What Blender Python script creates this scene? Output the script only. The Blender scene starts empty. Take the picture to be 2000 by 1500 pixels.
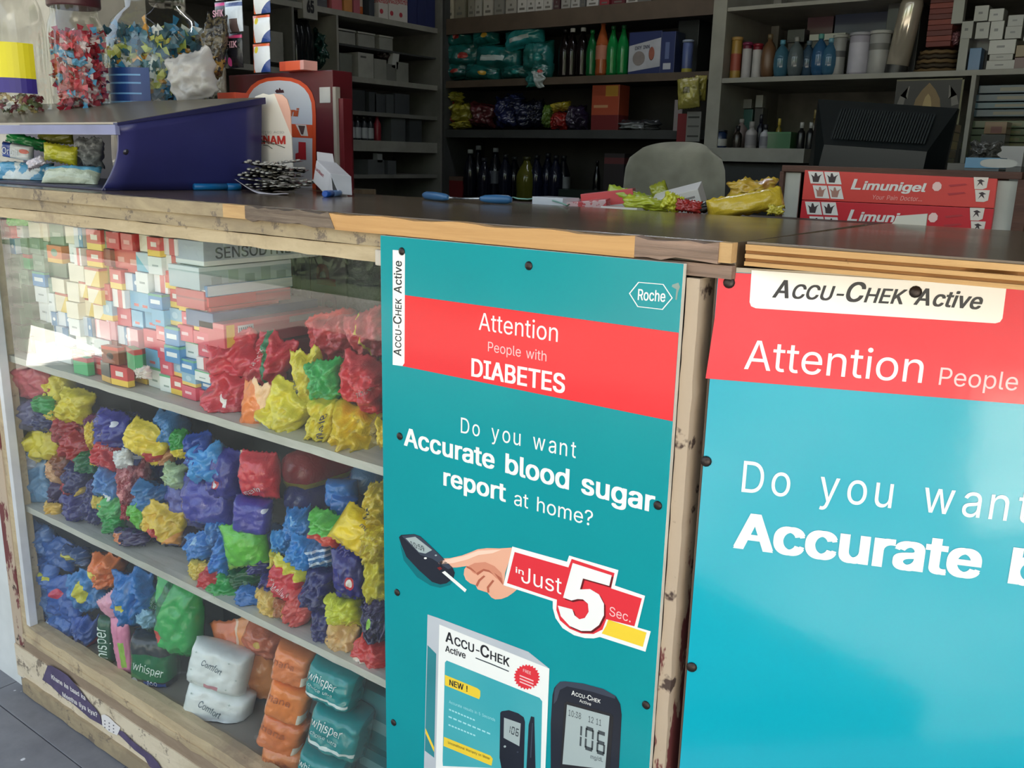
import bpy, bmesh, math, random
from mathutils import Vector, Matrix, noise
D = bpy.data
SC = bpy.context.scene
COL = SC.collection
R = math.radians
PI = math.pi
rnd = random.Random(7)

# ------------------------------------------------------------------ camera, world, sun, exposure
FPX = 1776.0
YAW, PIT, ROL = -0.6348, 0.2438, 0.0237
CAM = Vector((0.0, -0.741, 1.066))
_f = Vector((math.sin(YAW)*math.cos(PIT), math.cos(YAW)*math.cos(PIT), -math.sin(PIT)))
_r0 = Vector((math.cos(YAW), -math.sin(YAW), 0))
_u0 = _r0.cross(_f)
_r = _r0*math.cos(ROL)+_u0*math.sin(ROL)
_u = _u0*math.cos(ROL)-_r0*math.sin(ROL)
cd = D.cameras.new('camera')
cam = D.objects.new('camera', cd)
COL.objects.link(cam)
cam.matrix_world = Matrix(((_r.x, _u.x, -_f.x, CAM.x), (_r.y, _u.y, -_f.y, CAM.y), (_r.z, _u.z, -_f.z, CAM.z), (0, 0, 0, 1)))
cd.sensor_width = 36
cd.lens = FPX/2000*36
cd.clip_start = 0.02
cd.clip_end = 200
SC.camera = cam

w = D.worlds.new('world')
SC.world = w
w.use_nodes = True
wn = w.node_tree
bg = wn.nodes['Background']
sky = wn.nodes.new('ShaderNodeTexSky')
sky.sky_type = 'NISHITA'
sky.sun_disc = False
sky.sun_elevation = R(52)
sky.sun_rotation = R(30)
sky.air_density = 1.6
sky.dust_density = 4.0
sky.ozone_density = 1.0
_mx = wn.nodes.new('ShaderNodeMix'); _mx.data_type = 'RGBA'      # thin bright haze over the whole sky
_mx.inputs[0].default_value = .45
wn.links.new(sky.outputs[0], _mx.inputs[6]); _mx.inputs[7].default_value = (2.3, 2.15, 1.95, 1)
wn.links.new(_mx.outputs[2], bg.inputs[0])
bg.inputs[1].default_value = 0.30
sd = D.lights.new('sun', 'SUN')
sd.energy = 18.0
sd.angle = R(0.6)
sd.color = (1, .95, .86)
sun = D.objects.new('sun', sd)
COL.objects.link(sun)
sun.rotation_euler = (R(-40), 0, R(-30))
SC.view_settings.view_transform = 'Standard'
SC.view_settings.look = 'None'
SC.view_settings.exposure = 1.32
SC.view_settings.gamma = 1.0
SC.view_settings.use_curve_mapping = False
SC.cycles.use_denoising = True
SC.cycles.max_bounces = 8
SC.cycles.diffuse_bounces = 4
SC.cycles.glossy_bounces = 4
SC.cycles.transmission_bounces = 8
SC.cycles.transparent_max_bounces = 12
SC.cycles.caustics_reflective = False
SC.cycles.caustics_refractive = False
SC.cycles.sample_clamp_indirect = 6

# ------------------------------------------------------------------ helpers
def ray(px, py):
    return (px-1000)/FPX*_r-(py-750)/FPX*_u+_f
def at(px, py, y=0.0):
    d = ray(px, py)
    return CAM+d*((y-CAM.y)/d.y)
def atz(px, py, z=1.0):
    d = ray(px, py)
    return CAM+d*((z-CAM.z)/d.z)
def atx(px, py, x):
    d = ray(px, py)
    return CAM+d*((x-CAM.x)/d.x)
def lin(c):
    if isinstance(c, str):
        c = tuple(int(c[i:i+2], 16)/255 for i in (0, 2, 4))
    return tuple((v/12.92 if v <= .04045 else ((v+.055)/1.055)**2.4) for v in c[:3])+(1,)

class NT:
    def __init__(s, name):
        s.m = D.materials.new(name)
        s.m.use_nodes = True
        s.t = s.m.node_tree
        s.b = s.t.nodes['Principled BSDF']
    def n(s, typ, **kw):
        x = s.t.nodes.new(typ)
        for k, v in kw.items():
            setattr(x, k, v)
        return x
    def link(s, a, b):
        s.t.links.new(a, b)
    def put(s, v, inp):
        if hasattr(v, 'links') or hasattr(v, 'is_output'):
            s.link(v, inp)
        else:
            inp.default_value = v
    def math(s, op, a, b=0.0, c=0.0):
        x = s.n('ShaderNodeMath', operation=op)
        s.put(a, x.inputs[0]); s.put(b, x.inputs[1])
        if op in ('COMPARE', 'MULTIPLY_ADD', 'SMOOTH_MIN'):
            s.put(c, x.inputs[2])
        return x.outputs[0]
    def mix(s, f, a, b):
        x = s.n('ShaderNodeMix', data_type='RGBA')
        s.put(f, x.inputs[0]); s.put(a, x.inputs[6]); s.put(b, x.inputs[7])
        return x.outputs[2]
    def coord(s, which='Object', scale=None):
        c = s.n('ShaderNodeTexCoord').outputs[which]
        if scale:
            m = s.n('ShaderNodeMapping')
            s.link(c, m.inputs[0])
            m.inputs['Scale'].default_value = scale
            return m.outputs[0]
        return c
    def noise(s, scale, vec=None, detail=3, rough=.6, dist=0.0):
        x = s.n('ShaderNodeTexNoise')
        x.inputs['Scale'].default_value = scale
        x.inputs['Detail'].default_value = detail
        x.inputs['Roughness'].default_value = rough
        x.inputs['Distortion'].default_value = dist
        s.link(vec if vec is not None else s.coord(), x.inputs['Vector'])
        return x.outputs[0]
    def ramp(s, v, lo, hi):
        x = s.n('ShaderNodeMapRange')
        s.put(v, x.inputs[0])
        x.inputs[1].default_value = lo
        x.inputs[2].default_value = hi
        return x.outputs[0]
    def bump(s, h, strength=.3, dist=.002):
        x = s.n('ShaderNodeBump')
        x.inputs['Strength'].default_value = strength
        x.inputs['Distance'].default_value = dist
        s.link(h, x.inputs['Height'])
        s.link(x.outputs[0], s.b.inputs['Normal'])
    def fin(s, col=None, rough=.5, metal=0, spec=.5, coat=0, trans=0, alpha=1, emis=None, est=0):
        b = s.b.inputs
        if col is not None:
            s.put(col, b['Base Color'])
        s.put(rough, b['Roughness'])
        b['Metallic'].default_value = metal
        b['Specular IOR Level'].default_value = spec
        b['Coat Weight'].default_value = coat
        b['Coat Roughness'].default_value = .08
        b['Transmission Weight'].default_value = trans
        b['Alpha'].default_value = alpha
        if emis:
            b['Emission Color'].default_value = emis
            b['Emission Strength'].default_value = est
        return s.m

_mc = {}
def M(c, rough=.5, metal=0, spec=.5, coat=0, var=.12, vs=9, bump=0, bs=60, trans=0, alpha=1):
    """a plain coloured material with a little uneven tone"""
    k = (c, rough, metal, spec, coat, var, vs, bump, bs, trans, alpha)
    if k in _mc:
        return _mc[k]
    t = NT('m_'+str(c)+'_%d' % len(_mc))
    L = lin(c)
    if var:
        d = tuple(x*(1-var*2) for x in L[:3])+(1,)
        col = t.mix(t.ramp(t.noise(vs), .35, .65), L, d)
    else:
        col = L
    if bump:
        t.bump(t.noise(bs), bump, .002)
    _mc[k] = t.fin(col, rough, metal, spec, coat, trans, alpha)
    return _mc[k]

def tag(o, label=None, cat=None, group=None, kind=None):
    if label: o['label'] = label
    if cat: o['category'] = cat
    if group: o['group'] = group
    if kind: o['kind'] = kind
    return o

def link(o, parent=None):
    COL.objects.link(o)
    if parent is not None:
        o.parent = parent
    return o

def root(name, loc, label, cat, group=None, rot=None, kind=None):
    o = D.objects.new(name, None)
    o.empty_display_size = .02
    if isinstance(loc, Matrix):
        o.matrix_world = loc
    else:
        o.location = loc
        if rot is not None:
            o.rotation_euler = rot if not isinstance(rot, (int, float)) else (0, 0, rot)
    link(o)
    return tag(o, label, cat, group, kind)

class MB:
    def __init__(s):
        s.v = []; s.f = []; s.m = []; s.uv = None; s.sm = []
    def add(s, vs, fs, mi=0, smooth=False):
        k = len(s.v)
        s.v += [tuple(v) for v in vs]
        for f in fs:
            s.f.append([i+k for i in f]); s.m.append(mi); s.sm.append(smooth)
        return s
    def box(s, a, b, mi=0, T=None, taper=0):
        (x0, y0, z0), (x1, y1, z1) = a, b
        vs = [Vector(p) for p in ((x0, y0, z0), (x1, y0, z0), (x1, y1, z0), (x0, y1, z0), (x0, y0, z1), (x1, y0, z1), (x1, y1, z1), (x0, y1, z1))]
        if T: vs = [T@v for v in vs]
        return s.add(vs, [(0, 3, 2, 1), (4, 5, 6, 7), (0, 1, 5, 4), (1, 2, 6, 5), (2, 3, 7, 6), (3, 0, 4, 7)], mi)
    def prism(s, pts, ext, mi=0, smooth=False):
        """pts: loop of 3D points; ext: extrusion vector"""
        n = len(pts)
        P = [Vector(p) for p in pts]
        E = Vector(ext)
        s.add(P+[p+E for p in P], [list(range(n))[::-1], list(range(n, 2*n))], mi)
        k = len(s.v)-2*n
        for i in range(n):
            j = (i+1) % n
            s.f.append([k+i, k+j, k+n+j, k+n+i]); s.m.append(mi); s.sm.append(smooth)
        return s
    def poly(s, pts, mi=0):
        return s.add(pts, [list(range(len(pts)))], mi)
    def lathe(s, prof, seg=20, mi=0, T=None, cap=True, sx=1, sy=1, mis=None):
        vs = []; fs = []; ms = []
        for (r, z) in prof:
            for i in range(seg):
                a = 2*PI*i/seg
                vs.append(Vector((r*math.cos(a)*sx, r*math.sin(a)*sy, z)))
        for j in range(len(prof)-1):
            for i in range(seg):
                k = (i+1) % seg
                fs.append((j*seg+i, j*seg+k, (j+1)*seg+k, (j+1)*seg+i)); ms.append(mis[j] if mis else mi)
        if T: vs = [T@v for v in vs]
        k = len(s.v)
        s.v += [tuple(v) for v in vs]
        for f, m_ in zip(fs, ms):
            s.f.append([i+k for i in f]); s.m.append(m_); s.sm.append(True)
        if cap:
            s.f.append([k+i for i in range(seg)][::-1]); s.m.append(ms[0]); s.sm.append(False)
            s.f.append([k+(len(prof)-1)*seg+i for i in range(seg)]); s.m.append(ms[-1]); s.sm.append(False)
        return s
    def tube(s, pts, r, seg=6, mi=0, cap=True):
        P = [Vector(p) for p in pts]
        n = len(P)
        rr = r if isinstance(r, (list, tuple)) else [r]*n
        k = len(s.v)
        up = Vector((0.13, .21, .97))
        for i in range(n):
            t = (P[min(i+1, n-1)]-P[max(i-1, 0)]).normalized()
            a = t.cross(up)
            if a.length < .05: a = t.cross(Vector((1, 0, 0)))
            a.normalize(); b = t.cross(a)
            for q in range(seg):
                an = 2*PI*q/seg
                s.v.append(tuple(P[i]+(a*math.cos(an)+b*math.sin(an))*rr[i]))
        for i in range(n-1):
            for q in range(seg):
                w_ = (q+1) % seg
                s.f.append([k+i*seg+q, k+i*seg+w_, k+(i+1)*seg+w_, k+(i+1)*seg+q]); s.m.append(mi); s.sm.append(True)
        if cap:
            s.f.append([k+q for q in range(seg)][::-1]); s.m.append(mi); s.sm.append(False)
            s.f.append([k+(n-1)*seg+q for q in range(seg)]); s.m.append(mi); s.sm.append(False)
        return s
    def build(s, name, mats, parent=None, bevel=0, seg=2, fix=True):
        me = D.meshes.new(name)
        me.from_pydata(s.v, [], s.f)
        if not isinstance(mats, (list, tuple)): mats = [mats]
        for m_ in mats: me.materials.append(m_)
        me.polygons.foreach_set('material_index', s.m)
        me.polygons.foreach_set('use_smooth', s.sm)
        if bevel or fix:
            bm = bmesh.new(); bm.from_mesh(me)
            if fix: bmesh.ops.recalc_face_normals(bm, faces=bm.faces)
            if bevel:
                es = [e for e in bm.edges if len(e.link_faces) == 2 and e.calc_face_angle(0) > .6]
                bmesh.ops.bevel(bm, geom=es, offset=bevel, segments=seg, affect='EDGES', profile=.6)
            bm.to_mesh(me); bm.free()
        me.update()
        o = D.objects.new(name, me)
        return link(o, parent)

def place(mb, name, mats, loc, label, cat, group=None, rot=(0, 0, 0), bevel=0, kind=None):
    """a thing that is one mesh, its origin at loc"""
    o = mb.build(name, mats, None, bevel)
    o.location = loc; o.rotation_euler = rot
    return tag(o, label, cat, group, kind)

# lettering: font outlines turned into flat meshes on a surface
try:
    import os
    FONT = D.fonts.load(os.path.join(bpy.utils.resource_path('LOCAL'), 'datafiles', 'fonts', 'Inter.woff2'))   # the interface font that Blender itself ships
except Exception:
    FONT = None
_gc = {}; _ch = {}
from mathutils.geometry import delaunay_2d_cdt
def _outline(s, res):
    """the outline loops of a string as point lists"""
    c = D.curves.new('t', 'FONT'); c.body = s; c.size = 1; c.resolution_u = res; c.dimensions = '2D'; c.fill_mode = 'NONE'
    if FONT: c.font = FONT
    o = D.objects.new('t', c)
    me = D.meshes.new_from_object(o)
    P_ = [(v.co.x, v.co.y) for v in me.vertices]
    adj = {}
    for e in me.edges:
        a, b = e.vertices; adj.setdefault(a, []).append(b); adj.setdefault(b, []).append(a)
    D.meshes.remove(me); D.objects.remove(o); D.curves.remove(c)
    loops = []; seen = set()
    for v0 in range(len(P_)):
        if v0 in seen or v0 not in adj: continue
        L = [v0]; seen.add(v0); cur = v0
        while True:
            n_ = [q for q in adj[cur] if q not in seen]
            if not n_: break
            cur = min(n_); seen.add(cur); L.append(cur)
        loops.append([P_[i] for i in L])
    return loops
def _fill(loops):
    V = []; E = []
    for L in loops:
        k = len(V); n = len(L)
        V += [Vector(p) for p in L]; E += [(k+i, k+(i+1) % n) for i in range(n)]
    r_ = delaunay_2d_cdt(V, E, [], 0, 1e-6)
    out = []
    for f in r_[2]:
        cx_ = sum(r_[0][i].x for i in f)/len(f); cy_ = sum(r_[0][i].y for i in f)/len(f); w_ = 0
        for L in loops:
            n = len(L)
            for i in range(n):
                (x0, y0), (x1, y1) = L[i], L[(i+1) % n]
                if (y0 <= cy_) != (y1 <= cy_) and cx_ < x0+(cy_-y0)/(y1-y0)*(x1-x0): w_ += 1 if y1 > y0 else -1
        if w_: out.append(tuple(f))
    return [(v.x, v.y, 0) for v in r_[0]], out
def _char(ch):
    """one character's filled shape and its advance"""
    if ch not in _ch:
        if ch == ' ':
            _ch[ch] = ([], [], .28)
        else:
            g = _fill(_outline(ch, 3))
            mx = lambda s_: max(p[0] for L in _outline(s_, 2) for p in L)
            _ch[ch] = (g[0], g[1], mx(ch+'H')-mx('H'))
    return _ch[ch]
def glyphs(s, bold=0.0, res=3):
    k = (s, bold, res)
    if k in _gc: return _gc[k]
    vs = []; fs = []; x = 0
    for ch in s:
        cv, cf, adv = _char(ch)
        n = len(vs); vs += [(v[0]+x, v[1], 0) for v in cv]; fs += [tuple(i+n for i in f) for f in cf]
        x += adv
    if bold:      # a heavier weight: the same outline laid down again a little to each side
        V0, F0 = vs, fs; vs = []; fs = []; kz = 0
        for dx, dy in ((0, 0), (-bold, -bold*.5), (bold, -bold*.5), (-bold, bold*.5), (bold, bold*.5)):
            n = len(vs); vs += [(v[0]+dx, v[1]+dy, kz) for v in V0]; fs += [tuple(i+n for i in f) for f in F0]; kz += 1
    _gc[k] = (vs, fs)
    return _gc[k]
_h = glyphs('H')
CAPH = max(v[1] for v in _h[0])
def line_of(pieces, bold=0, shear=0, res=3, track=0):
    """[(text, scale)] -> flat verts with x from 0 to 1 and y in cap heights"""
    if isinstance(pieces, str): pieces = [(pieces, 1)]
    V = []; Fs = []; x = 0
    for s, sc in pieces:
        parts = list(s) if track else [s]
        for pt in parts:
            if pt == ' ':
                x += .3*sc+track; continue
            vs, fs = glyphs(pt, bold, res)
            if not vs: continue
            x0 = min(v[0] for v in vs) if not pt[0] == ' ' else 0
            k = len(V)
            V += [(x+(v[0]-x0)*sc, v[1]*sc/CAPH, v[2]) for v in vs]
            Fs += [tuple(i+k for i in f) for f in fs]
            x = max(v[0] for v in V)+(.06*sc+track)
    x0 = min(v[0] for v in V); x1 = max(v[0] for v in V)
    return [((v[0]-x0)/(x1-x0), v[1], v[2]) for v in V], Fs, shear
def letter(name, pieces, mat, parent, org, right, up, bold=0, shear=0, res=3, track=0, fn=None, label=None):
    """org: start of the baseline, right: vector to its end, up: vector one cap height tall"""
    V, Fs, sh = line_of(pieces, bold, shear, res, track)
    org = Vector(org); right = Vector(right); up = Vector(up)
    L = right.length; rn = right.normalized()
    if fn:
        vs = [fn(u, v) for u, v, k in V]
    else:
        nn = rn.cross(up).normalized()*1.6e-5
        vs = [org+right*u+up*v+rn*(v*up.length*shear)+nn*k for u, v, k in V]
    me = D.meshes.new(name); me.from_pydata([tuple(v) for v in vs], [], Fs); me.materials.append(mat); me.update()
    o = D.objects.new(name, me)
    link(o, parent)
    if label: o['label'] = label
    return o
# ------------------------------------------------------------------ materials of the place
def wood_mat(name, a, b, c=None, sc=(1.2, 30, 30), rough=.6, spots=None, spot_amt=.6, bump=.5, coat=0):
    t = NT(name)
    v = t.coord('Object', sc)
    n1 = t.noise(2.2, v, 6, .7, .6)
    col = t.mix(t.ramp(n1, .35, .65), lin(a), lin(b))
    if c:
        col = t.mix(t.ramp(t.noise(7, None, 5, .7), .52, .62), col, lin(c))
    if spots:
        f = t.ramp(t.noise(26, None, 6, .75), spot_amt, spot_amt+.05)
        col = t.mix(f, col, lin(spots))
    t.bump(n1, bump, .003)
    return t.fin(col, rough, 0, .4, coat)
PAINT = wood_mat('old_cream_paint', 'c6b391', 'ae9a7a', 'a39076', (3, 14, 14), .75, '8b7a66', .60)
PAINT2 = wood_mat('grimy_cream_paint', 'b3a180', '938268', '93836a', (3, 14, 14), .75, '75685a', .57)
SKIRT = wood_mat('skirting_paint', 'dccdb4', 'c4b396', 'd8c9ae', (4, 9, 9), .7, '867868', .57)
BROWNB = wood_mat('bare_brown_board', '9c8873', '8b7762', None, (3, 14, 14), .8, 'c9b9a0', .66)
TANW = wood_mat('tan_veneer', 'cc9e66', 'bb8c56', None, (1.5, 60, 60), .55, '8a5a30', .72, .2)
TANP = wood_mat('pale_tan_wood', 'cba673', 'b48e60', None, (2, 30, 30), .7, '8a6f50', .62)
SPLIN = wood_mat('splintered_grey_wood', '8a7a6a', '5e5046', None, (2.5, 50, 50), .85, '443930', .6, 1.0)
WEATH = wood_mat('weathered_pink_brown_wood', 'a08574', '7c6759', None, (2.0, 45, 45), .8, '55483f', .62, 1.0)
POSTP = NT('peeling_post_paint')
_n = POSTP.noise(10, POSTP.coord('Object', (1, 1, .35)), 6, .7)
_c = POSTP.mix(POSTP.ramp(_n, .47, .49), lin('6d3434'), lin('b9a58f'))
_c = POSTP.mix(POSTP.ramp(POSTP.noise(25, None, 4), .62, .66), _c, lin('4b3a33'))
POSTP.bump(_n, .8, .002)
POSTM = POSTP.fin(_c, .7)
_t = NT('counter_top_laminate')
_n1 = _t.noise(5, _t.coord('Object', (2.5, 12, 1)), 5, .65)
_c = _t.mix(_t.ramp(_n1, .35, .7), lin('75634f'), lin('574839'))
_n2 = _t.noise(3.5, None, 5, .7)
TOPM = _t.fin(_c, _t.math('MULTIPLY_ADD', _n2, .22, .08), 0, .5)
_t = NT('plywood_edge')
_sx = _t.n('ShaderNodeSeparateXYZ'); _t.link(_t.coord(), _sx.inputs[0])
PLYA = wood_mat('ply_light', 'cba06a', 'ba8f5a', None, (2, 50, 50), .7, '8a6238', .68, .4)
PLYB = wood_mat('ply_dark', '9c6d3c', '86592f', None, (2, 50, 50), .8, '4d3520', .66, .4)
SHELFM = wood_mat('shelf_paint', 'c9c8bd', 'b3b2a6', None, (3, 20, 20), .55, '7f7c70', .68, .2)
_t = NT('cement')
_n = _t.noise(60, None, 6, .8)
_t.bump(_n, .8, .004)
CEMENT = _t.fin(_t.mix(_t.ramp(_n, .3, .7), lin('8d9397'), lin('666b6f')), .9)
_t = NT('grey_floor_tile')
_n = _t.noise(14, None, 6, .7)
_c = _t.mix(_t.ramp(_n, .3, .7), lin('6c6c70'), lin('7d7d80'))
_c = _t.mix(_t.ramp(_t.noise(22, None, 2, .5), .70, .715), _c, lin('d8d8d8'))
FLOORM = _t.fin(_c, .55)
GROUTM = M('77777a', .9)
WALLW = M('d9dbd8', .8, var=.06)
WALLB = M('6f6d68', .9, var=.15)
WALLD = M('5a5955', .9, var=.2, vs=3)

# ------------------------------------------------------------------ the shell of the shop and the street side
def struct(mb, name, mats, bevel=0):
    return tag(mb.build(name, mats, None, bevel), kind='structure')
struct(MB().box((-3.55, -.6, -.05), (1.0, 3.4, -.012)), 'floor', GROUTM)
fl = D.objects['floor']
for ix in range(5):          # dark tiles before the counter
    for iy in range(3):
        x0 = -3.05+ix*.42; y0 = -.9+iy*.42
        tb = MB().box((x0+.001, y0+.001, -.012), (x0+.419, y0+.419, 0)).build('tile', FLOORM, fl, .0006, 1)
        tb.data.name = 'tile'
struct(MB().box((-3.56, 3.25, 0), (1.0, 3.35, 2.75)), 'wall_back', WALLD)
struct(MB().box((.92, .46, 0), (1.0, 3.25, 2.7)), 'wall_right', WALLB)
struct(MB().box((-3.56, .9, 0), (-3.505, 3.25, 2.75)), 'wall_left', WALLD)
struct(MB().box((-3.55, -.1, 2.7), (1.0, 3.4, 2.8)), 'ceiling', M('6a6862', .9))
struct(MB().box((-3.0, .56, 0), (-2.45, .82, 2.7)).box((-3.55, .55, 0), (-3.0, .9, 2.7)), 'wall_front', M('cfc8ba', .85))
struct(MB().box((-2.6, .0, 0), (-1.768, .36, .95)), 'wall_side', WALLW)
struct(MB().box((.86, -.05, 0), (1.0, .46, 2.7)), 'trim_1', WALLW)
struct(MB().box((-3.55, -1.25, 2.55), (1.0, -.1, 2.62)), 'shade_canopy', M('8b8a85', .8))     # unseen canopy slab added to keep the sun off the shop front

# street outside, seen only in the glass and gloss
_t = NT('street_concrete')
_c = _t.mix(_t.ramp(_t.noise(1.3, None, 5, .6), .4, .6), lin('85837c'), lin('6c6a64'))
STREET = _t.fin(_c, .9)
struct(MB().box((-30, -26, -.16), (22, -.9, -.05)), 'ground', STREET)
PALE = M('ece9e0', .9, var=.05)
gr = D.objects['ground']
MB().prism([(-5.85, -2.0, -.05), (-4.8, -1.46, -.05), (-4.5, -1.78, -.05), (-4.88, -1.9, -.05), (-5.45, -1.99, -.05)], (0, 0, .012)).build('reflection_slab', PALE, gr)  # white ground slab added, shaped to the bright patch mirrored in the glass
MB().prism([(1.15, -1.8, -.05), (3.2, -1.6, -.05), (5.0, -3.6, -.05), (2.3, -3.6, -.05)], (0, 0, .012)).build('reflection_slab', M('e2ddce', .9, var=.1, vs=1.5), gr)  # unseen pale slab added to give the right-hand poster its bright sheen
def foliage(seed, rad, n, mat):
    r_ = random.Random(seed); mb = MB()
    for i in range(n):
        a = r_.uniform(0, 2*PI); b = math.acos(r_.uniform(-1, 1)); q = rad*r_.uniform(.55, 1)**.5
        c = Vector((q*math.sin(b)*math.cos(a), q*math.sin(b)*math.sin(a), q*math.cos(b)*.8))
        s = r_.uniform(.12, .28)
        u = Vector((r_.uniform(-1, 1), r_.uniform(-1, 1), r_.uniform(-1, 1))).normalized()
        v = u.orthogonal().normalized()
        mb.add([c-u*s, c+v*s*.5, c+u*s, c-v*s*.5], [(0, 1, 2, 3)], r_.randint(0, 1))
    return mb
LEAF1 = M('5f7d3c', .6); LEAF2 = M('3d5a2b', .6)
hd = foliage(77, 1.0, 2600, None)
_k = random.Random(4)
hd.v = [(x*.42+(-6.6+2.9*math.sin(i//4*2.399)), y*.30-4.75, max(-.04, z*.55+.45)) for i, (x, y, z) in enumerate(hd.v)]
o = hd.build('added_hedge', [M('2c4220', .7), M('1e3018', .7)], None, fix=False)  # unseen foliage row added to darken what the showcase glass mirrors
tag(o, 'added unseen row of dark green foliage that darkens the glass reflection', 'added_hedge', kind='stuff')
struct(MB().box((-11.5, -9.0, -.05), (-3.6, -4.3, -.03)), 'ground_added_grass', M('3a4a28', .9))  # unseen dark grass added so the glass mirrors less bright ground
TREES = [(-9.5, -7.5, 3.2, 1.9), (-15.5, -5.2, 3.6, 2.4), (-5.2, -11.5, 3.6, 2.0), (3.5, -9.5, 3.4, 2.0), (7.5, -7.5, 3.0, 1.8)]
for i, (x, y, z, rd) in enumerate(TREES):
    t_ = root('tree', (x, y, -.05), ['leafy roadside tree far to the left of the shop front', 'tallest roadside tree, farthest left across the street', 'roadside tree standing nearest to the glass showcase', 'roadside tree straight across from the posters', 'small roadside tree at the far right of the street'][i], 'tree', 'roadside trees mirrored in the glass')
    MB().tube([(0, 0, 0), (.05, .02, z*.5), (0, 0, z)], [.16, .13, .07], 8).build('trunk', M('6b5642', .9), t_)
    f_ = foliage(i, rd, 900, None).build('foliage', [LEAF1, LEAF2], t_, fix=False)
    f_.location = (0, 0, z)
    f_['kind'] = 'stuff'

# ------------------------------------------------------------------ the counter
ctr = root('glass_counter', (-1.05, .18, 0), 'old cream-painted shop counter with a glass showcase front and peeling post', 'counter')
def cpart(mb, name, mats, bevel=0):
    o = mb.build(name, mats, ctr, bevel)
    o.matrix_parent_inverse = ctr.matrix_world.inverted() if False else Matrix.Translation((1.05, -.18, 0))
    return o
XL, XR = -1.766, -.340
# worktop slab with its edge strips
wt = root('worktop', (-1.3, .18, .965), 'long dark glossy worktop with a chipped wooden edge', 'worktop')
WI = Matrix.Translation((1.3, -.18, -.965))
def wpart(mb, name, mats, bevel=0):
    o = mb.build(name, mats, wt, bevel); o.matrix_parent_inverse = WI; return o
wpart(MB().box((-2.6, .004, .968), (-.3125, .385, 1.0)).box((-2.6, .385, .968), (-1.30, .56, 1.0)), 'slab', TOPM, .001)
def ez(px): return at(px, 400).x
segs = [(-2.6, ez(445), PAINT2, .0), (ez(445), ez(492), TANP, 0), (ez(492), ez(653), SPLIN, -.003), (ez(653), ez(1254), TANW, -.0015),
        (ez(1254), ez(1418), WEATH, -.001), (ez(1418), -.3125, TANP, .001)]
for i, (a, b, m_, dy) in enumerate(segs):
    g = MB(); n = max(2, int((b-a)/.012))
    rr = random.Random(i)
    rag = .0016 if m_ in (SPLIN, WEATH) else .0004
    top = []; bot = []
    for k in range(n+1):
        x = a+(b-a)*k/n
        zt = 1.0002+(rr.uniform(-1, 0)*rag*2 if 0 < k < n else 0); zb = .9825+rr.uniform(-1, 1)*rag*1.2
        if m_ is PAINT2 or m_ is TANP: zb = .983
        if m_ is TANW: zt -= .002*(.5+.5*math.sin(k*.7)); zb = .9805
        dx = 0
        if k == 0 and m_ is TANW: top.append((x, zt)); bot.append((x+.010, zb)); continue
        if k == n and m_ is SPLIN: top.append((x, zt)); bot.append((x+.010, zb)); continue
        top.append((x, zt)); bot.append((x, zb))
    vs = []; fs = []
    for k in range(n+1):
        d0 = -.008+dy+rr.uniform(-rag, rag)*.5
        vs += [(top[k][0], d0, top[k][1]), (bot[k][0], d0, bot[k][1]), (bot[k][0], .0045, bot[k][1]), (top[k][0], .0045, top[k][1])]
    for k in range(n):
        i0 = k*4; i1 = i0+4
        fs += [(i0, i0+1, i1+1, i1), (i0+3, i0, i1, i1+3), (i0+1, i0+2, i1+2, i1+1), (i0+2, i0+3, i1+3, i1+2)]
    fs += [(0, 3, 2, 1), (n*4, n*4+1, n*4+2, n*4+3)]
    g.add(vs, fs)
    o = wpart(g, 'edge_strip', m_)
    o['label'] = ['grimy cream strip of worktop edge', 'short pale tan piece of worktop edge', 'dark splintered length of worktop edge',
                  'long orange-tan veneer strip of worktop edge', 'weathered grey-brown length of worktop edge', 'pale end piece of worktop edge'][i]
# a dark lip board below the strips
wpart(MB().box((-.7165, -.004, .969), (-.3125, .004, .9805)), 'edge_core', WEATH)
# top rail of the frame, two steps, bottom rails
def ragged(x0, x1, z0, z1, y0, y1, amp, seed, n=40):
    rr = random.Random(seed); g = MB()
    zs = [(z0+rr.uniform(-amp, amp), z1+rr.uniform(-amp, amp), y0+rr.uniform(-amp, amp)*.5) for _ in range(n+1)]
    for k in range(n):
        a, b = zs[k], zs[k+1]; xa = x0+(x1-x0)*k/n; xb = x0+(x1-x0)*(k+1)/n
        g.add([(xa, a[2], a[0]), (xb, b[2], b[0]), (xb, b[2], b[1]), (xa, a[2], a[1]), (xa, y1, a[0]), (xb, y1, b[0]), (xb, y1, b[1]), (xa, y1, a[1])],
              [(0, 1, 2, 3), (3, 2, 6, 7), (4, 5, 1, 0), (7, 6, 5, 4)])
    return g
cpart(ragged(XL-.03, -.724, .9655, .9825, -.003, .0035, .0005, 3), 'top_rail', PAINT2)
cpart(ragged(XL-.03, -.724, .9475, .9645, .000, .03, .0008, 4), 'glass_moulding', PAINT)
cpart(MB().box((-.740, -.004, .944), (-.7235, .02, .962)), 'plaster_patch', M('d9d0c2', .9), .002)
cpart(ragged(-1.708, -.724, .124, .158, -.008, .024, .0012, 5), 'sill_moulding', PAINT)
cpart(ragged(-1.716, -.724, .131, .139, -.0105, .0, .0008, 15), 'sill_bead', PAINT)
cpart(MB().box((XL-.0, -.0035, .084), (-.724, .03, .125)), 'recessed_board', BROWNB)
cpart(ragged(XL, -.724, .028, .097, -.006, .03, .0012, 6), 'skirting_panel', SKIRT)
cpart(ragged(-1.736, -.724, .004, .034, -.013, .03, .0014, 7), 'lower_moulding', PAINT2)
cpart(MB().box((XL+.02, .03, 0), (-.36, .06, .03)), 'plinth', BROWNB)
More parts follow.
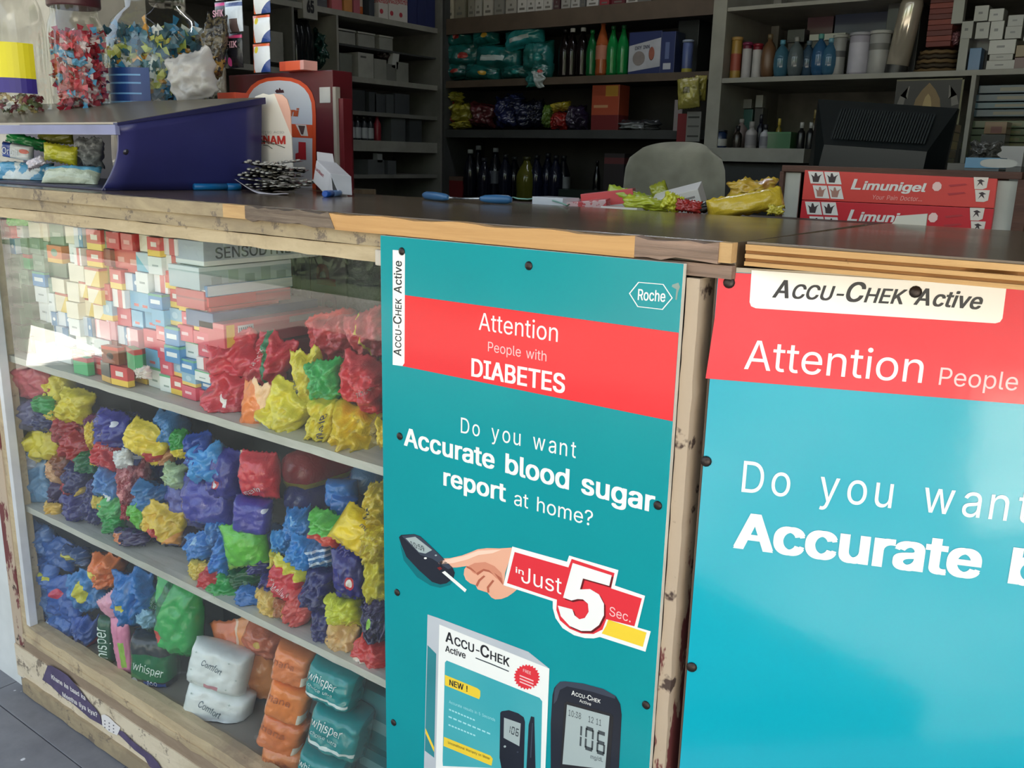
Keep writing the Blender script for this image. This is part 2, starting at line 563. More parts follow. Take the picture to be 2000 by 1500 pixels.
# left post and its white channel
cpart(MB().box((-1.766, -.004, .10), (-1.728, .03, .966)), 'post', POSTM, .002)
cpart(MB().box((-1.728, -.002, .12), (-1.706, .03, .966)), 'post_strip', PAINT, .001)
cpart(MB().box((-1.7075, -.0035, .158), (-1.694, .012, .95)), 'white_channel', M('d5d7da', .4), .001)
# right post beside the printed board
rr = random.Random(5); vs = []; fs = []; n = 60
for k in range(n+1):
    z_ = .05+.917*k/n; xa_ = -.3532+rr.uniform(0, .0008); xb_ = -.3395-rr.uniform(0, .0012); d_ = -.006+rr.uniform(-.0005, .0005)
    vs += [(xa_, d_, z_), (xb_, d_, z_), (xb_, .03, z_), (xa_, .03, z_)]
for k in range(n):
    i0 = k*4; i1 = i0+4
    fs += [(i0+j, i0+(j+1) % 4, i1+(j+1) % 4, i1+j) for j in range(4)]
fs += [(0, 1, 2, 3), (n*4, n*4+1, n*4+2, n*4+3)]
o = cpart(MB().add(vs, fs), 'post', POSTM); o['label'] = 'peeling maroon and cream paint'
# body: floor of the case, ends and back
cpart(MB().box((XL, .03, .10), (-.345, .36, .145)), 'case_floor', M('8d8578', .8))
cpart(MB().box((-.372, .03, .03), (-.345, .36, .968)), 'end_panel', M('6e675d', .8))
cpart(MB().box((XL, .03, .14), (XL+.02, .36, .968)), 'side_panel', M('a3aab0', .6))
cpart(MB().box((XL, .352, .14), (-.372, .366, .80)), 'back_panel', M('4c5054', .8))
cpart(MB().box((at(643, 520, .34).x, .345, .70), (-.372, .366, .968)), 'cement_patch', CEMENT)
for z, nm in ((.690, 'shelf'), (.397, 'shelf')):
    cpart(ragged(XL+.02, -.372, z-.0075, z+.0045, .018, .352, .0007, int(z*100)), nm, SHELFM)
# the panes
_t = NT('showcase_glass')
_gl = _t.n('ShaderNodeBsdfGlossy'); _gl.inputs['Roughness'].default_value = .01
_tr = _t.n('ShaderNodeBsdfTransparent'); _tr.inputs['Color'].default_value = (.975, .985, .98, 1)
_fr = _t.n('ShaderNodeFresnel'); _fr.inputs['IOR'].default_value = 1.55
_ms = _t.n('ShaderNodeMixShader')
_df = _t.n('ShaderNodeBsdfDiffuse'); _df.inputs['Color'].default_value = lin('d5d6d0')
_ms2 = _t.n('ShaderNodeMixShader')
_t.link(_t.math('MULTIPLY', _t.ramp(_t.noise(7, None, 5, .7), .3, .9), .045), _ms2.inputs[0])
_t.link(_tr.outputs[0], _ms2.inputs[1]); _t.link(_df.outputs[0], _ms2.inputs[2])
_ge = _t.n('ShaderNodeNewGeometry')
_t.link(_t.math('MULTIPLY', _fr.outputs[0], _t.math('SUBTRACT', 1.0, _ge.outputs['Backfacing'])), _ms.inputs[0]); _t.link(_ms2.outputs[0], _ms.inputs[1]); _t.link(_gl.outputs[0], _ms.inputs[2])
_t.link(_ms.outputs[0], _t.t.nodes['Material Output'].inputs[0])
GLASS = _t.m
cpart(MB().box((-1.697, .0105, .150), (-.722, .0112, .952)), 'glass_pane', GLASS)

# right-hand slab of plywood, four plies each a strip
wt2 = root('plywood_worktop', (0, .18, .97), 'thick plywood worktop with striped cut edge, right of the gap', 'worktop')
def w2(mb, name, mats, bevel=0):
    o = mb.build(name, mats, wt2, bevel); o.matrix_parent_inverse = Matrix.Translation((0, -.18, -.97)); return o
xa = -.3035
w2(MB().prism([(xa, .002, .9995), (.85, .04, .9995), (.85, .41, .9995), (xa+.012, .384, .9995)], (0, 0, .0022)), 'top_sheet', TOPM, .0004)
zs = [.9815, .985, .988, .9915, .9945, .9995]
for i in range(5):
    g = MB(); n = 90; rr = random.Random(40+i); vs = []; fs = []; hole = 0
    for k in range(n+1):
        x = xa+(.85-xa)*k/n; dy = rr.uniform(-.0004, .0004)+(-.001 if i % 2 == 0 else .0010)
        if i in (1, 3):
            if hole: hole -= 1; dy = .007
            elif rr.random() < .07: hole = 2
        y0_ = .001+.03*(x-xa)+dy
        vs += [(x, y0_, zs[i]), (x, .40, zs[i]), (x, .40, zs[i+1]), (x, y0_, zs[i+1])]
    for k in range(n):
        i0 = k*4; i1 = i0+4
        fs += [(i0+j, i0+(j+1) % 4, i1+(j+1) % 4, i1+j) for j in range(4)]
    fs += [(0, 1, 2, 3), (n*4, n*4+1, n*4+2, n*4+3)]
    w2(g.add(vs, fs), 'ply', PLYA if i % 2 == 0 else PLYB)
# unseen ceiling tube added to brighten the dim interior
tl = root('fill_tube', (-1.6, 2.2, 2.66), 'unseen ceiling tube added to brighten the dim shop', 'light')
MB().box((-.62, -.03, -.01), (.62, .03, .03)).build('batten', M('d8d8d4', .5), tl, .002)
_t = NT('fill_tube_glow'); 
MB().tube([(-.58, 0, -.03), (.58, 0, -.03)], .013, 10).build('tube', _t.fin(lin('ffffff'), emis=lin('eef4ff'), est=20.0), tl)

# the torn sticker on the skirting panel
stk = root('torn_sticker', (-1.62, -.0085, .03), 'torn purple sticker with white wording on the cream skirting board', 'sticker')
si = Matrix.Translation((1.62, .0085, -.03))
def sp_(x, y, l=0): return at(x/4, 1200+y/4, -.0085-l*.00015)
def spoly(pts, m_, l, nm):
    o = MB().poly([sp_(x, y, l) for x, y in pts]).build(nm, m_, stk, fix=False); o.matrix_parent_inverse = si
PUR = M('5c5070', .5, var=.15, vs=40); PW = M('e6e0dc', .5, var=0)
spoly([(330, 510), (372, 398), (400, 400), (460, 432), (530, 480), (600, 560), (640, 612), (690, 680), (745, 735), (780, 790), (800, 868), (760, 845), (700, 812), (630, 750), (560, 690), (480, 640), (400, 560)], PUR, 0, 'purple_part')
spoly([(790, 788), (815, 782), (850, 800), (900, 850), (942, 885), (915, 945), (850, 915), (800, 870)], PW, 1, 'white_part')
spoly([(925, 905), (960, 915), (1030, 985), (1110, 1050), (1180, 1100), (1235, 1160), (1290, 1260), (1190, 1230), (1130, 1120), (1050, 1060), (960, 970), (918, 930)], PUR, 0, 'purple_part')
rr = random.Random(3)
for k in range(9):
    x = 815+(k % 3)*34; y = 825+(k//3)*26+(k % 3)*18
    spoly([(x, y), (x+9, y+4), (x+8, y+13), (x-1, y+9)], M('5a5560', .5), 2, 'printed_dot')
for s_, a_, b_ in (('Khane ke baad ka', (403, 502), (668, 672)), ('Meetha liya kya?', (490, 640), (762, 806))):
    A = sp_(*a_, 2); B = sp_(*b_, 2); up = Vector((0, 0, (sp_(a_[0], a_[1]-32, 2)-A).length))
    letter('lettering', s_, PW, stk, A, B-A, up, .02).matrix_parent_inverse = si
# ------------------------------------------------------------------ printed boards
TEAL = 'poster'
def print_mat(name, a, b=None, rough=.18, coat=.3):
    t = NT(name)
    c = lin(a)
    if b: c = t.mix(t.ramp(t.noise(4, None, 3), .3, .7), lin(a), lin(b))
    t.bump(t.noise(9, None, 4, .6), .10, .004)
    return t.fin(c, rough, 0, .3, coat*.5)
P1TEAL = print_mat('poster_teal', '0a969e', '068f98', .22)
P1RED = print_mat('poster_red', 'ec353b', 'e83238', .22)
PWHITE = print_mat('print_white', 'f3f3ef', None, .25)
PPINK = print_mat('print_pale_pink', 'f5c4c4', None, .25)
PBLACK = print_mat('print_black', '2a2a2e', None, .3)
PCYAN = print_mat('poster_cyan', '00a6bc', '009fb6', .10, .6)
P2RED = print_mat('poster_crimson', 'e22838', 'df2535', .12, .6)
SCREW = M('3a3230', .35, .6)

class Sheet:
    """a flat printed sheet: pixel outlines are laid on its own plane, each ink layer a hair prouder than the last"""
    def __init__(s, rt, inv, p0, phi, off=0):
        s.rt = rt; s.inv = inv; s.n = Vector((math.sin(phi), -math.cos(phi), 0)); s.p0 = Vector(p0)+s.n*off; s.r = Vector((math.cos(phi), math.sin(phi), 0))
    def p(s, px, py, lay=0):
        o = s.p0+s.n*(lay*.00012)
        d = ray(px, py)
        return CAM+d*(((o-CAM).dot(s.n))/d.dot(s.n))
    def poly(s, pts, mat, lay, name='print', label=None):
        pp = [s.p(x, y, lay) for x, y in pts]
        if s is S1:
            for q in pp: q.x = min(max(q.x, -.7222), -.3538)
        o = MB().poly(pp).build(name, mat, s.rt, fix=False)
        o.matrix_parent_inverse = s.inv
        if label: o['label'] = label
        return o
    def text(s, t, a, b, h, mat, lay, bold=0, shear=0, track=0, name='lettering', res=3, updir=None, dx=0):
        """a, b: baseline ends in the picture, h: cap height there"""
        A = s.p(*a, lay); B = s.p(*b, lay)
        if updir is None:
            up = Vector((0, 0, (s.p(a[0], a[1]-h, lay)-A).length))
        else:
            up = s.p(a[0]+updir[0], a[1]+updir[1], lay)-A
        o = letter(name, t, mat, s.rt, A, B-A, up, bold, shear, res, track)
        o.matrix_parent_inverse = s.inv
        return o
    def disc(s, c, rx, ry, mat, lay, n=24, name='print', rot=0, spikes=0):
        pts = []
        for i in range(n):
            a = 2*PI*i/n; q = 1 if not spikes or i % 2 else .86
            x = rx*q*math.cos(a); y = ry*q*math.sin(a)
            pts.append((c[0]+x*math.cos(rot)-y*math.sin(rot), c[1]+x*math.sin(rot)+y*math.cos(rot)))
        return s.poly(pts, mat, lay, name)
    def screw(s, px, py, r=.0045):
        c = s.p(px, py, 0)
        g = MB().lathe([(r, 0), (r*.95, .001), (r*.6, .002), (r*.2, .0024)], 12)
        o = g.build('screw', SCREW, s.rt)
        q = s.n.to_track_quat('Z', 'Y').to_matrix().to_4x4()
        o.matrix_world = Matrix.Translation(c)@q
        o.matrix_parent_inverse = s.inv
        return o

# --- first board, teal and red
b1 = root('poster_board', (-.54, -.006, .1), 'tall teal and red diabetes poster board screwed on the counter front beside the glass', 'poster')
inv = Matrix.Translation((.54, .006, -.1))
S1 = Sheet(b1, inv, (0, -.0125, 0), 0)
o = MB().box((-.7225, -.0124, .03), (-.3535, -.006, .9795)).build('board', [P1TEAL, M('d8d4c8', .6)], b1, .0006)
o.matrix_parent_inverse = inv
for p_ in o.data.polygons:
    if abs(p_.normal.y) < .5: p_.material_index = 1
S1.poly([(767, 573), (1345.6, 652.8), (1336.5, 827.5), (767, 711)], P1RED, 1, 'red_band')
S1.poly([(767, 488), (786, 489.5), (791, 496), (790, 709), (786, 715), (767, 712.5)], PWHITE, 2, 'white_tab')
A = S1.p(783.5, 696, 3); B = S1.p(784.5, 510, 3)
LOGO = [('A', 1), ('CCU-', .8), ('C', 1.08), ('HEK', .8)]
letter('lettering', LOGO+[(' A', 1), ('ctive', .98)], PBLACK, b1, A, B-A, S1.p(769, 697, 3)-A, .012, .18).matrix_parent_inverse = inv
S1.text('Attention', (935, 644), (1089, 668), 34, PWHITE, 2, 0)
S1.text('People with', (953, 686), (1067, 706), 19, PPINK, 2, 0)
S1.text('DIABETES', (920.5, 734), (1103, 768), 34, PWHITE, 2, .022)
S1.text('Do you want', (900, 845), (1124.5, 895), 30, PWHITE, 1, 0, track=.09)
S1.text('Accurate blood sugar', (789, 869), (1278, 1001), 34, PWHITE, 1, .022)
S1.text('report', (866, 947), (988, 980), 33, PWHITE, 1, .022)
S1.text('at home?', (1004, 986), (1157, 1028), 28, PWHITE, 1, 0)
hexo = [(1228.4, 573), (1246.6, 550.6), (1296, 554.9), (1314, 582), (1294.4, 605), (1245, 599.4)]
cx, cy = 1271, 577.8
for i in range(6):
    a, b = hexo[i], hexo[(i+1) % 6]
    k = .945
    S1.poly([a, b, (cx+(b[0]-cx)*k, cy+(b[1]-cy)*k), (cx+(a[0]-cx)*k, cy+(a[1]-cy)*k)], PWHITE, 1, 'logo_outline')
S1.text('Roche', (1245.5, 585.5), (1299, 589.5), 21, PWHITE, 1, .012)
for p_ in ((785, 491), (1033, 519), (781, 852), (1285, 987), (776, 1157), (1262, 1377), (769, 1411)):
    S1.screw(*p_)
# scuff near the logo
S1.poly([(1313, 556), (1325, 552), (1328, 560), (1324, 572), (1322, 586), (1319, 585), (1321, 565), (1312, 560)], M('8fa59c', .8), 1, 'scuff')
def Z(x, y): return (740+x/2.885, 980+y/2.885)
def ZP(l): return [Z(*p) for p in l]
# little meter, finger and strip
MDARK = print_mat('print_navy', '20242e', '2c303c', .25); MDK2 = print_mat('print_slate', '3f4654'); LCD = print_mat('print_lcd', 'a8b4b4', None)
LCDT = print_mat('print_lcd_ink', '454c50', None)
S1.poly(ZP([(118, 235), (140, 330), (215, 425), (290, 472), (345, 485), (400, 470), (425, 440), (400, 440), (330, 450), (235, 390), (150, 300)]), print_mat('print_shadow_teal', '0e7179'), 1, 'printed_shadow')
S1.poly(ZP([(113, 200), (125, 187), (200, 182), (235, 195), (330, 285), (415, 370), (428, 400), (420, 432), (380, 460), (345, 466), (300, 452), (225, 385), (155, 310), (125, 240)]), MDARK, 2, 'printed_meter')
S1.poly(ZP([(128, 192), (200, 184), (235, 197), (330, 288), (412, 372), (390, 380), (300, 320), (235, 300), (160, 225)]), MDK2, 3, 'printed_meter_face')
S1.poly(ZP([(150, 205), (205, 197), (300, 272), (262, 292), (225, 284)]), LCD, 4, 'printed_screen')
S1.text('10:59', Z(186, 252), Z(262, 283), 9, LCDT, 5, .01, updir=(-4, -11))
S1.disc(Z(262, 318), 3, 2, PWHITE, 4, 8); S1.disc(Z(321, 302), 2.4, 1.6, LCD, 4, 8)
S1.poly(ZP([(328, 372), (346, 366), (358, 378), (342, 386)]), print_mat('print_maroon', '7c2a2a'), 4)
S1.poly(ZP([(355, 398), (372, 390), (495, 495), (485, 510)]), PWHITE, 4, 'printed_strip')
SKIN = print_mat('print_skin', 'efb99e', 'e9a98c', .25); SKIN2 = print_mat('print_skin_shade', 'd98f74'); SKIN3 = print_mat('print_skin_crease', 'b4654f'); SKINL = print_mat('print_skin_light', 'f8d3bd')
S1.poly(ZP([(335, 345), (338, 328), (355, 320), (400, 318), (470, 302), (520, 283), (555, 268), (610, 261), (680, 263), (755, 258), (735, 330), (712, 400), (705, 465), (745, 482), (780, 492), (758, 512), (725, 535), (690, 548), (655, 550), (635, 540), (612, 512), (585, 503), (557, 494), (545, 470), (515, 460), (490, 440), (478, 410), (482, 380), (495, 362), (440, 370), (380, 372), (350, 368)]), SKIN, 2, 'printed_hand')
S1.poly(ZP([(340, 335), (400, 322), (480, 305), (560, 275), (690, 270), (640, 290), (560, 300), (500, 325), (420, 345), (350, 352)]), SKINL, 3, 'printed_hand_light')
S1.poly(ZP([(500, 365), (540, 345), (600, 340), (650, 362), (690, 400), (705, 465), (660, 430), (620, 390), (580, 385), (550, 410), (530, 400)]), SKIN2, 3, 'printed_hand_shade')
for l in ([(495, 362), (520, 372), (545, 395), (548, 402), (520, 385), (492, 370)], [(548, 402), (590, 378), (622, 386), (645, 410), (620, 396), (590, 390), (556, 415)],
          [(545, 470), (560, 440), (590, 415), (600, 420), (570, 448), (555, 480)], [(612, 512), (608, 480), (640, 440), (650, 446), (620, 485), (622, 512)], [(650, 400), (690, 430), (700, 470), (680, 445)]):
    S1.poly(ZP(l), SKIN3, 4, 'printed_crease')
# badge
BRED = print_mat('print_badge_red', 'e23640'); BYEL = print_mat('print_yellow', 'f2cf3d'); BDRK = print_mat('print_dark_red', '6a1f24')
S1.poly(ZP([(752, 252), (1060, 338), (1072, 303), (1350, 385), (1330, 472), (1500, 530), (1457, 708), (1532, 730), (1502, 845), (1245, 762), (1210, 770), (1160, 768), (1100, 752), (1035, 712), (995, 655), (980, 600), (980, 560), (702, 470)]), PWHITE, 3, 'badge_outline')
S1.poly(ZP([(765, 283), (1068, 370), (1086, 322), (1328, 402), (1308, 488), (1482, 545), (1440, 702), (1282, 662), (1260, 720), (1210, 745), (1140, 742), (1075, 715), (1020, 668), (1000, 610), (1003, 552), (722, 458)]), BRED, 4, 'badge_red')
S1.poly(ZP([(1292, 664), (1508, 737), (1487, 818), (1255, 742), (1280, 700)]), BYEL, 5, 'badge_yellow')
five = [(1092, 345), (1312, 415), (1298, 474), (1150, 432), (1133, 494), (1190, 492), (1240, 522), (1268, 575), (1268, 640), (1240, 695), (1195, 728), (1140, 728), (1075, 700), (1025, 645), (1008, 585), (1090, 606), (1102, 640), (1130, 662), (1160, 655), (1182, 620), (1178, 575), (1150, 550), (1120, 548), (1085, 556), (1038, 540)]
S1.poly(ZP([(x+9, y+10) for x, y in five]), BDRK, 6, 'numeral_shadow')
S1.poly(ZP(five), PWHITE, 7, 'numeral')
S1.text('in', Z(770, 398), Z(816, 414), 11, PWHITE, 5, .012)
S1.text('Just', Z(802, 452), Z(1028, 522), 31, PWHITE, 5, 0)
S1.text('Sec.', Z(1298, 640), Z(1418, 680), 18, PPINK, 5, 0)
# product box printed on the board
GREYP = print_mat('print_grey', 'c9cdd2', 'b5bac2'); PTEAL2 = print_mat('print_light_teal', '4fb0b8', '35a2ae')
def Y(x, y): return (820+x/5, 1200+y/5)
def YP(l): return [Y(*p) for p in l]
S1.poly(YP([(75, 0), (190, 100), (160, 1520), (40, 1520)]), GREYP, 1, 'printed_carton_side')
S1.poly(YP([(75, 300), (160, 385), (140, 1400), (48, 1330)]), print_mat('print_side_teal', '3b929b', '2c7680'), 2, 'printed_carton_side_panel')
S1.poly(YP([(55, 1110), (140, 1300), (138, 1345), (55, 1160)]), BYEL, 3)
S1.poly(YP([(75, 0), (180, 35), (1060, 365), (1265, 530), (190, 100)]), GREYP, 2, 'printed_carton_top')
S1.poly(YP([(190, 98), (1265, 530), (1225, 1520), (155, 1520)]), PWHITE, 3, 'printed_carton_front')
S1.poly(YP([(262, 450), (1170, 815), (1195, 850), (1180, 1520), (225, 1480), (222, 1430), (245, 470)]), PTEAL2, 4, 'printed_teal_panel')
S1.text(LOGO, Y(250, 262), Y(875, 512), 20, PBLACK, 4, .02)
S1.text('Active', Y(248, 360), Y(447, 432), 12, PBLACK, 4, .02)
S1.poly(YP([(545, 420), (700, 480), (870, 552), (868, 562), (700, 492), (543, 430)]), LCDT, 4, 'printed_rule')
S1.disc(Y(1045, 612), 26, 25, BRED, 5, 48, 'starburst', .35, 1)
S1.text('FREE', Y(1008, 560), Y(1085, 590), 6, PPINK, 6, .01)
for k in range(3):
    S1.poly(YP([(975, 590+k*30), (1110, 645+k*30), (1109, 657+k*30), (974, 602+k*30)]), PPINK, 6)
S1.poly(YP([(245, 590), (560, 720), (590, 745), (590, 800), (578, 828), (245, 692)]), BYEL, 5, 'yellow_tag')
S1.text('NEW !', Y(288, 690), Y(465, 755), 11, PBLACK, 6, .02)
S1.poly(YP([(235, 1195), (690, 1380), (712, 1410), (700, 1478), (232, 1285)]), BYEL, 5, 'yellow_tag')
S1.text('Unconditional Warranty on Meter', Y(275, 1262), Y(685, 1422), 5, PBLACK, 6, 0)
PALE = print_mat('print_pale_cyan', 'a5e0e4')
S1.text('Accurate results in 5 Seconds', Y(285, 865), Y(735, 1045), 5.5, PALE, 5, 0)
for (x0, y0, x1, y1) in ((285, 920, 545, 1030), (280, 990, 700, 1165), (280, 1070, 550, 1180)):
    n = 9
    for k in range(n):
        a = k/n; b = (k+.72)/n
        S1.poly(YP([(x0+(x1-x0)*a, y0+(y1-y0)*a), (x0+(x1-x0)*b, y0+(y1-y0)*b), (x0+(x1-x0)*b, y0+(y1-y0)*b+15), (x0+(x1-x0)*a, y0+(y1-y0)*a+15)]), PALE, 5)
S1.poly(YP([(785, 960), (800, 945), (870, 935), (960, 965), (1015, 1005), (1027, 1050), (1015, 1520), (800, 1520), (778, 1400)]), MDARK, 5, 'printed_meter')
S1.poly(YP([(822, 1008), (985, 1065), (972, 1288), (818, 1205)]), LCD, 6, 'printed_screen')
def seg7(T, digit, mat, lay):
    """seven-segment digit; T maps unit square to pixels"""
    segs_ = {'0': 'abcdef', '1': 'bc', '6': 'acdefg'}[digit]
    w_ = .16; g_ = .03
    R_ = {'a': (w_*.6, 1-w_, 1-w_*.6, 1), 'g': (w_*.6, .5-w_/2, 1-w_*.6, .5+w_/2), 'd': (w_*.6, 0, 1-w_*.6, w_), 'f': (0, .5+g_, w_*1.3, 1-w_*.5), 'b': (1-w_*1.3, .5+g_, 1, 1-w_*.5),
          'e': (0, w_*.5, w_*1.3, .5-g_), 'c': (1-w_*1.3, w_*.5, 1, .5-g_)}
    for k in segs_:
        a, b, c, d = R_[k]
        S1.poly([T(a, b), T(c, b), T(c, d), T(a, d)], mat, lay, 'lcd_segment')
def digits(s_, o_, ex, ey, wd, mat, lay):
    for i, ch in enumerate(s_):
        off = i*wd
        seg7(lambda u, v, off=off: (o_[0]+ex[0]*(off+u*wd*.72)+ey[0]*v, o_[1]+ex[1]*(off+u*wd*.72)+ey[1]*v), ch, mat, lay)
digits('106', Y(850, 1150), (22.5, 9.5), (2, -15), .36, LCDT, 7)
S1.disc(Y(830, 1290), 2.4, 2.2, LCD, 6, 10); S1.disc(Y(955, 1345), 1.8, 1.6, MDK2, 6, 10)
S1.poly(YP([(1085, 995), (1118, 1003), (1130, 1520), (1040, 1520), (1062, 1080)]), MDARK, 5, 'printed_lancet')
S1.poly(YP([(1095, 1060), (1105, 1062), (1088, 1400), (1076, 1400)]), MDK2, 6, 'printed_lancet_light')
# big meter
S1.poly(ZP([(1003, 1030), (1020, 1014), (1050, 1012), (1150, 1024), (1265, 1055), (1335, 1095), (1360, 1140), (1368, 1200), (1352, 1520), (968, 1520), (968, 1250), (978, 1090), (988, 1050)]), MDARK, 2, 'printed_meter')
S1.poly(ZP([(1003, 1030), (1020, 1014), (1050, 1012), (1150, 1024), (1265, 1055), (1335, 1095), (1330, 1110), (1200, 1070), (1060, 1040), (1020, 1060), (1002, 1120), (985, 1140), (990, 1060)]), MDK2, 3, 'printed_meter_rim')
S1.poly(ZP([(1045, 1135), (1060, 1125), (1310, 1195), (1322, 1215), (1300, 1520), (1020, 1520)]), PBLACK, 3, 'printed_bezel')
S1.poly(ZP([(1060, 1143), (1300, 1208), (1275, 1508), (1034, 1478)]), LCD, 4, 'printed_screen')
digits('106', Z(1092, 1372), (61, 21), (2.5, -46), .375, LCDT, 5)
S1.text('10:38', Z(1068, 1205), Z(1138, 1226), 12, LCDT, 5, 0)
S1.text('12 11', Z(1180, 1240), Z(1252, 1264), 12, LCDT, 5, 0)
S1.text('mg/dL', Z(1192, 1446), Z(1262, 1466), 8, LCDT, 5, 0)
S1.text(LOGO, Z(1085, 1088), Z(1248, 1136), 9, PWHITE, 4, .01)
S1.text('Active', Z(1130, 1128), Z(1195, 1150), 6, PWHITE, 4, 0)

# --- second board on a hinged flap, cyan and red
PH = R(21)
b2 = root('hinged_panel', (-.3267, .0005, .1), 'bright cyan and red poster on a hinged wooden flap at the right', 'poster')
inv2 = Matrix.Translation((.3267, -.0005, -.1))
S2 = Sheet(b2, inv2, (-.3267, .0005, .98), PH, .0008)
rv = Vector((math.cos(PH), math.sin(PH), 0)); nv = Vector((math.sin(PH), -math.cos(PH), 0))
def P2(u, z, d=0): return Vector((-.3267, .0005, 0))+rv*u+nv*d+Vector((0, 0, z))
def slab2(u0, u1, z0, z1, d0, d1, name, mat, bev=0):
    o = MB().prism([P2(u0, z0, d0), P2(u1, z0, d0), P2(u1, z1, d0), P2(u0, z1, d0)], nv*(d1-d0)).build(name, mat, b2, bev)
    o.matrix_parent_inverse = inv2
    return o
slab2(-.002, .66, .03, .9765, -.020, -.0012, 'flap', M('5f4c3e', .8))
bl = slab2(.0, .66, .04, .9745, -.0012, .0004, 'poster_sheet', PCYAN)
def PJ(u, z):
    d = P2(u, z)-CAM; w_ = d.dot(_f)
    return (1000+FPX*d.dot(_r)/w_, 750-FPX*d.dot(_u)/w_)
S2.poly([PJ(.0005, .974), PJ(.655, .974), PJ(.655, .8798), (1378, 739), (1396, 620)], P2RED, 1, 'red_band')
S2.poly([(1468, 527.5), (1966, 560), (1958, 622), (1953, 629), (1944, 631.5), (1476, 602), (1467, 598), (1464, 590)], PWHITE, 2, 'white_tab')
S2.text(LOGO, (1508, 580.5), (1762.5, 594), 34, PBLACK, 3, .02, .22)
S2.text([('A', 1), ('ctive', .95)], (1784, 594.5), (1914, 604), 32, PBLACK, 3, .02, .22)
S2.text('Attention', (1453, 720.5), (1800, 748), 57, PWHITE, 2, 0)
S2.text('People', (1833, 751.5), (1986, 763), 34, PPINK, 2, 0)
S2.text('Do you want', (1448, 960.5), (2008, 1022), 61, PWHITE, 1, 0, track=.09)
S2.text('Accurate', (1432, 1068), (1913, 1130), 67, PWHITE, 1, .03)
S2.text('blood', (1968, 1137), (2290, 1181), 67, PWHITE, 1, .03)
for p_ in ((1424, 552), (1788, 570), (1379, 901), (1351, 1303)):
    S2.screw(*p_, r=.0052)
# white peeled paper along the top edge
slab2(.0, .66, .9745, .9785, -.0016, .0002, 'peeled_edge', M('c9bfae', .8))
# ------------------------------------------------------------------ goods: packets and cartons
ORD = 'zeroth first second third fourth fifth sixth seventh eighth ninth tenth eleventh twelfth thirteenth fourteenth fifteenth sixteenth seventeenth eighteenth nineteenth twentieth'.split()
_pm = {}
def print_ops(t, base, ops, u, v):
    col = base
    for op in ops:
        k = op[0]
        if k == 'b': f = t.math('MULTIPLY', t.math('GREATER_THAN', v, op[1]), t.math('LESS_THAN', v, op[2]))
        elif k == 'v': f = t.math('MULTIPLY', t.math('GREATER_THAN', u, op[1]), t.math('LESS_THAN', u, op[2]))
        elif k == 'r':
            f = t.math('MULTIPLY', t.math('MULTIPLY', t.math('GREATER_THAN', u, op[1]), t.math('LESS_THAN', u, op[2])),
                       t.math('MULTIPLY', t.math('GREATER_THAN', v, op[3]), t.math('LESS_THAN', v, op[4])))
        elif k == 's':
            a = t.math('POWER', t.math('SUBTRACT', u, op[1]), 2); b = t.math('POWER', t.math('SUBTRACT', v, op[2]), 2)
            f = t.math('LESS_THAN', t.math('ADD', a, b), op[3]**2)
        elif k == 'd':   # diagonal
            f = t.math('GREATER_THAN', t.math('ADD', t.math('MULTIPLY', u, op[1]), t.math('MULTIPLY', v, op[2])), op[3])
        elif k == 'n':   # blotchy print
            f = t.ramp(t.noise(op[1], None, 3), .50, .54)
        col = t.mix(f, col, lin(op[-1]))
    return col
def foil(c, ops=(), rough=.24, crinkle=.5, src='uv', metal=0, coat=.5):
    k = (c, tuple(ops), rough, crinkle, src, metal)
    if k in _pm: return _pm[k]
    t = NT('wrap_%d' % len(_pm))
    if src == 'uv':
        uvn = t.n('ShaderNodeUVMap'); vec = uvn.outputs[0]
    else:
        vec = t.coord('Generated')
    sp = t.n('ShaderNodeSeparateXYZ'); t.link(vec, sp.inputs[0])
    u = sp.outputs[0]; v = sp.outputs[1] if src == 'uv' else sp.outputs[2]
    if ops and src == 'uv':       # printed edges wander a little with the creases
        nn = t.math('MULTIPLY', t.math('SUBTRACT', t.noise(30, None, 2), .5), .06)
        u = t.math('ADD', u, nn); v = t.math('ADD', v, nn)
    L = lin(c); dk = tuple(x*.72 for x in L[:3])+(1,)
    base = t.mix(t.ramp(t.noise(14, None, 3), .4, .7), L, dk) if src == 'uv' else L
    col = print_ops(t, base, ops, u, v)
    if crinkle:
        h = t.math('ABSOLUTE', t.math('SUBTRACT', t.noise(55, None, 4, .6, .8), .5))
        t.bump(h, crinkle, .006)
    _pm[k] = t.fin(col, rough, metal, .5, coat)
    return _pm[k]
def project(p):
    d = Vector(p)-CAM; w_ = d.dot(_f)
    return Vector((1000+FPX*d.dot(_r)/w_, 750-FPX*d.dot(_u)/w_))
def spow(x, p): return math.copysign(abs(x)**p, x)

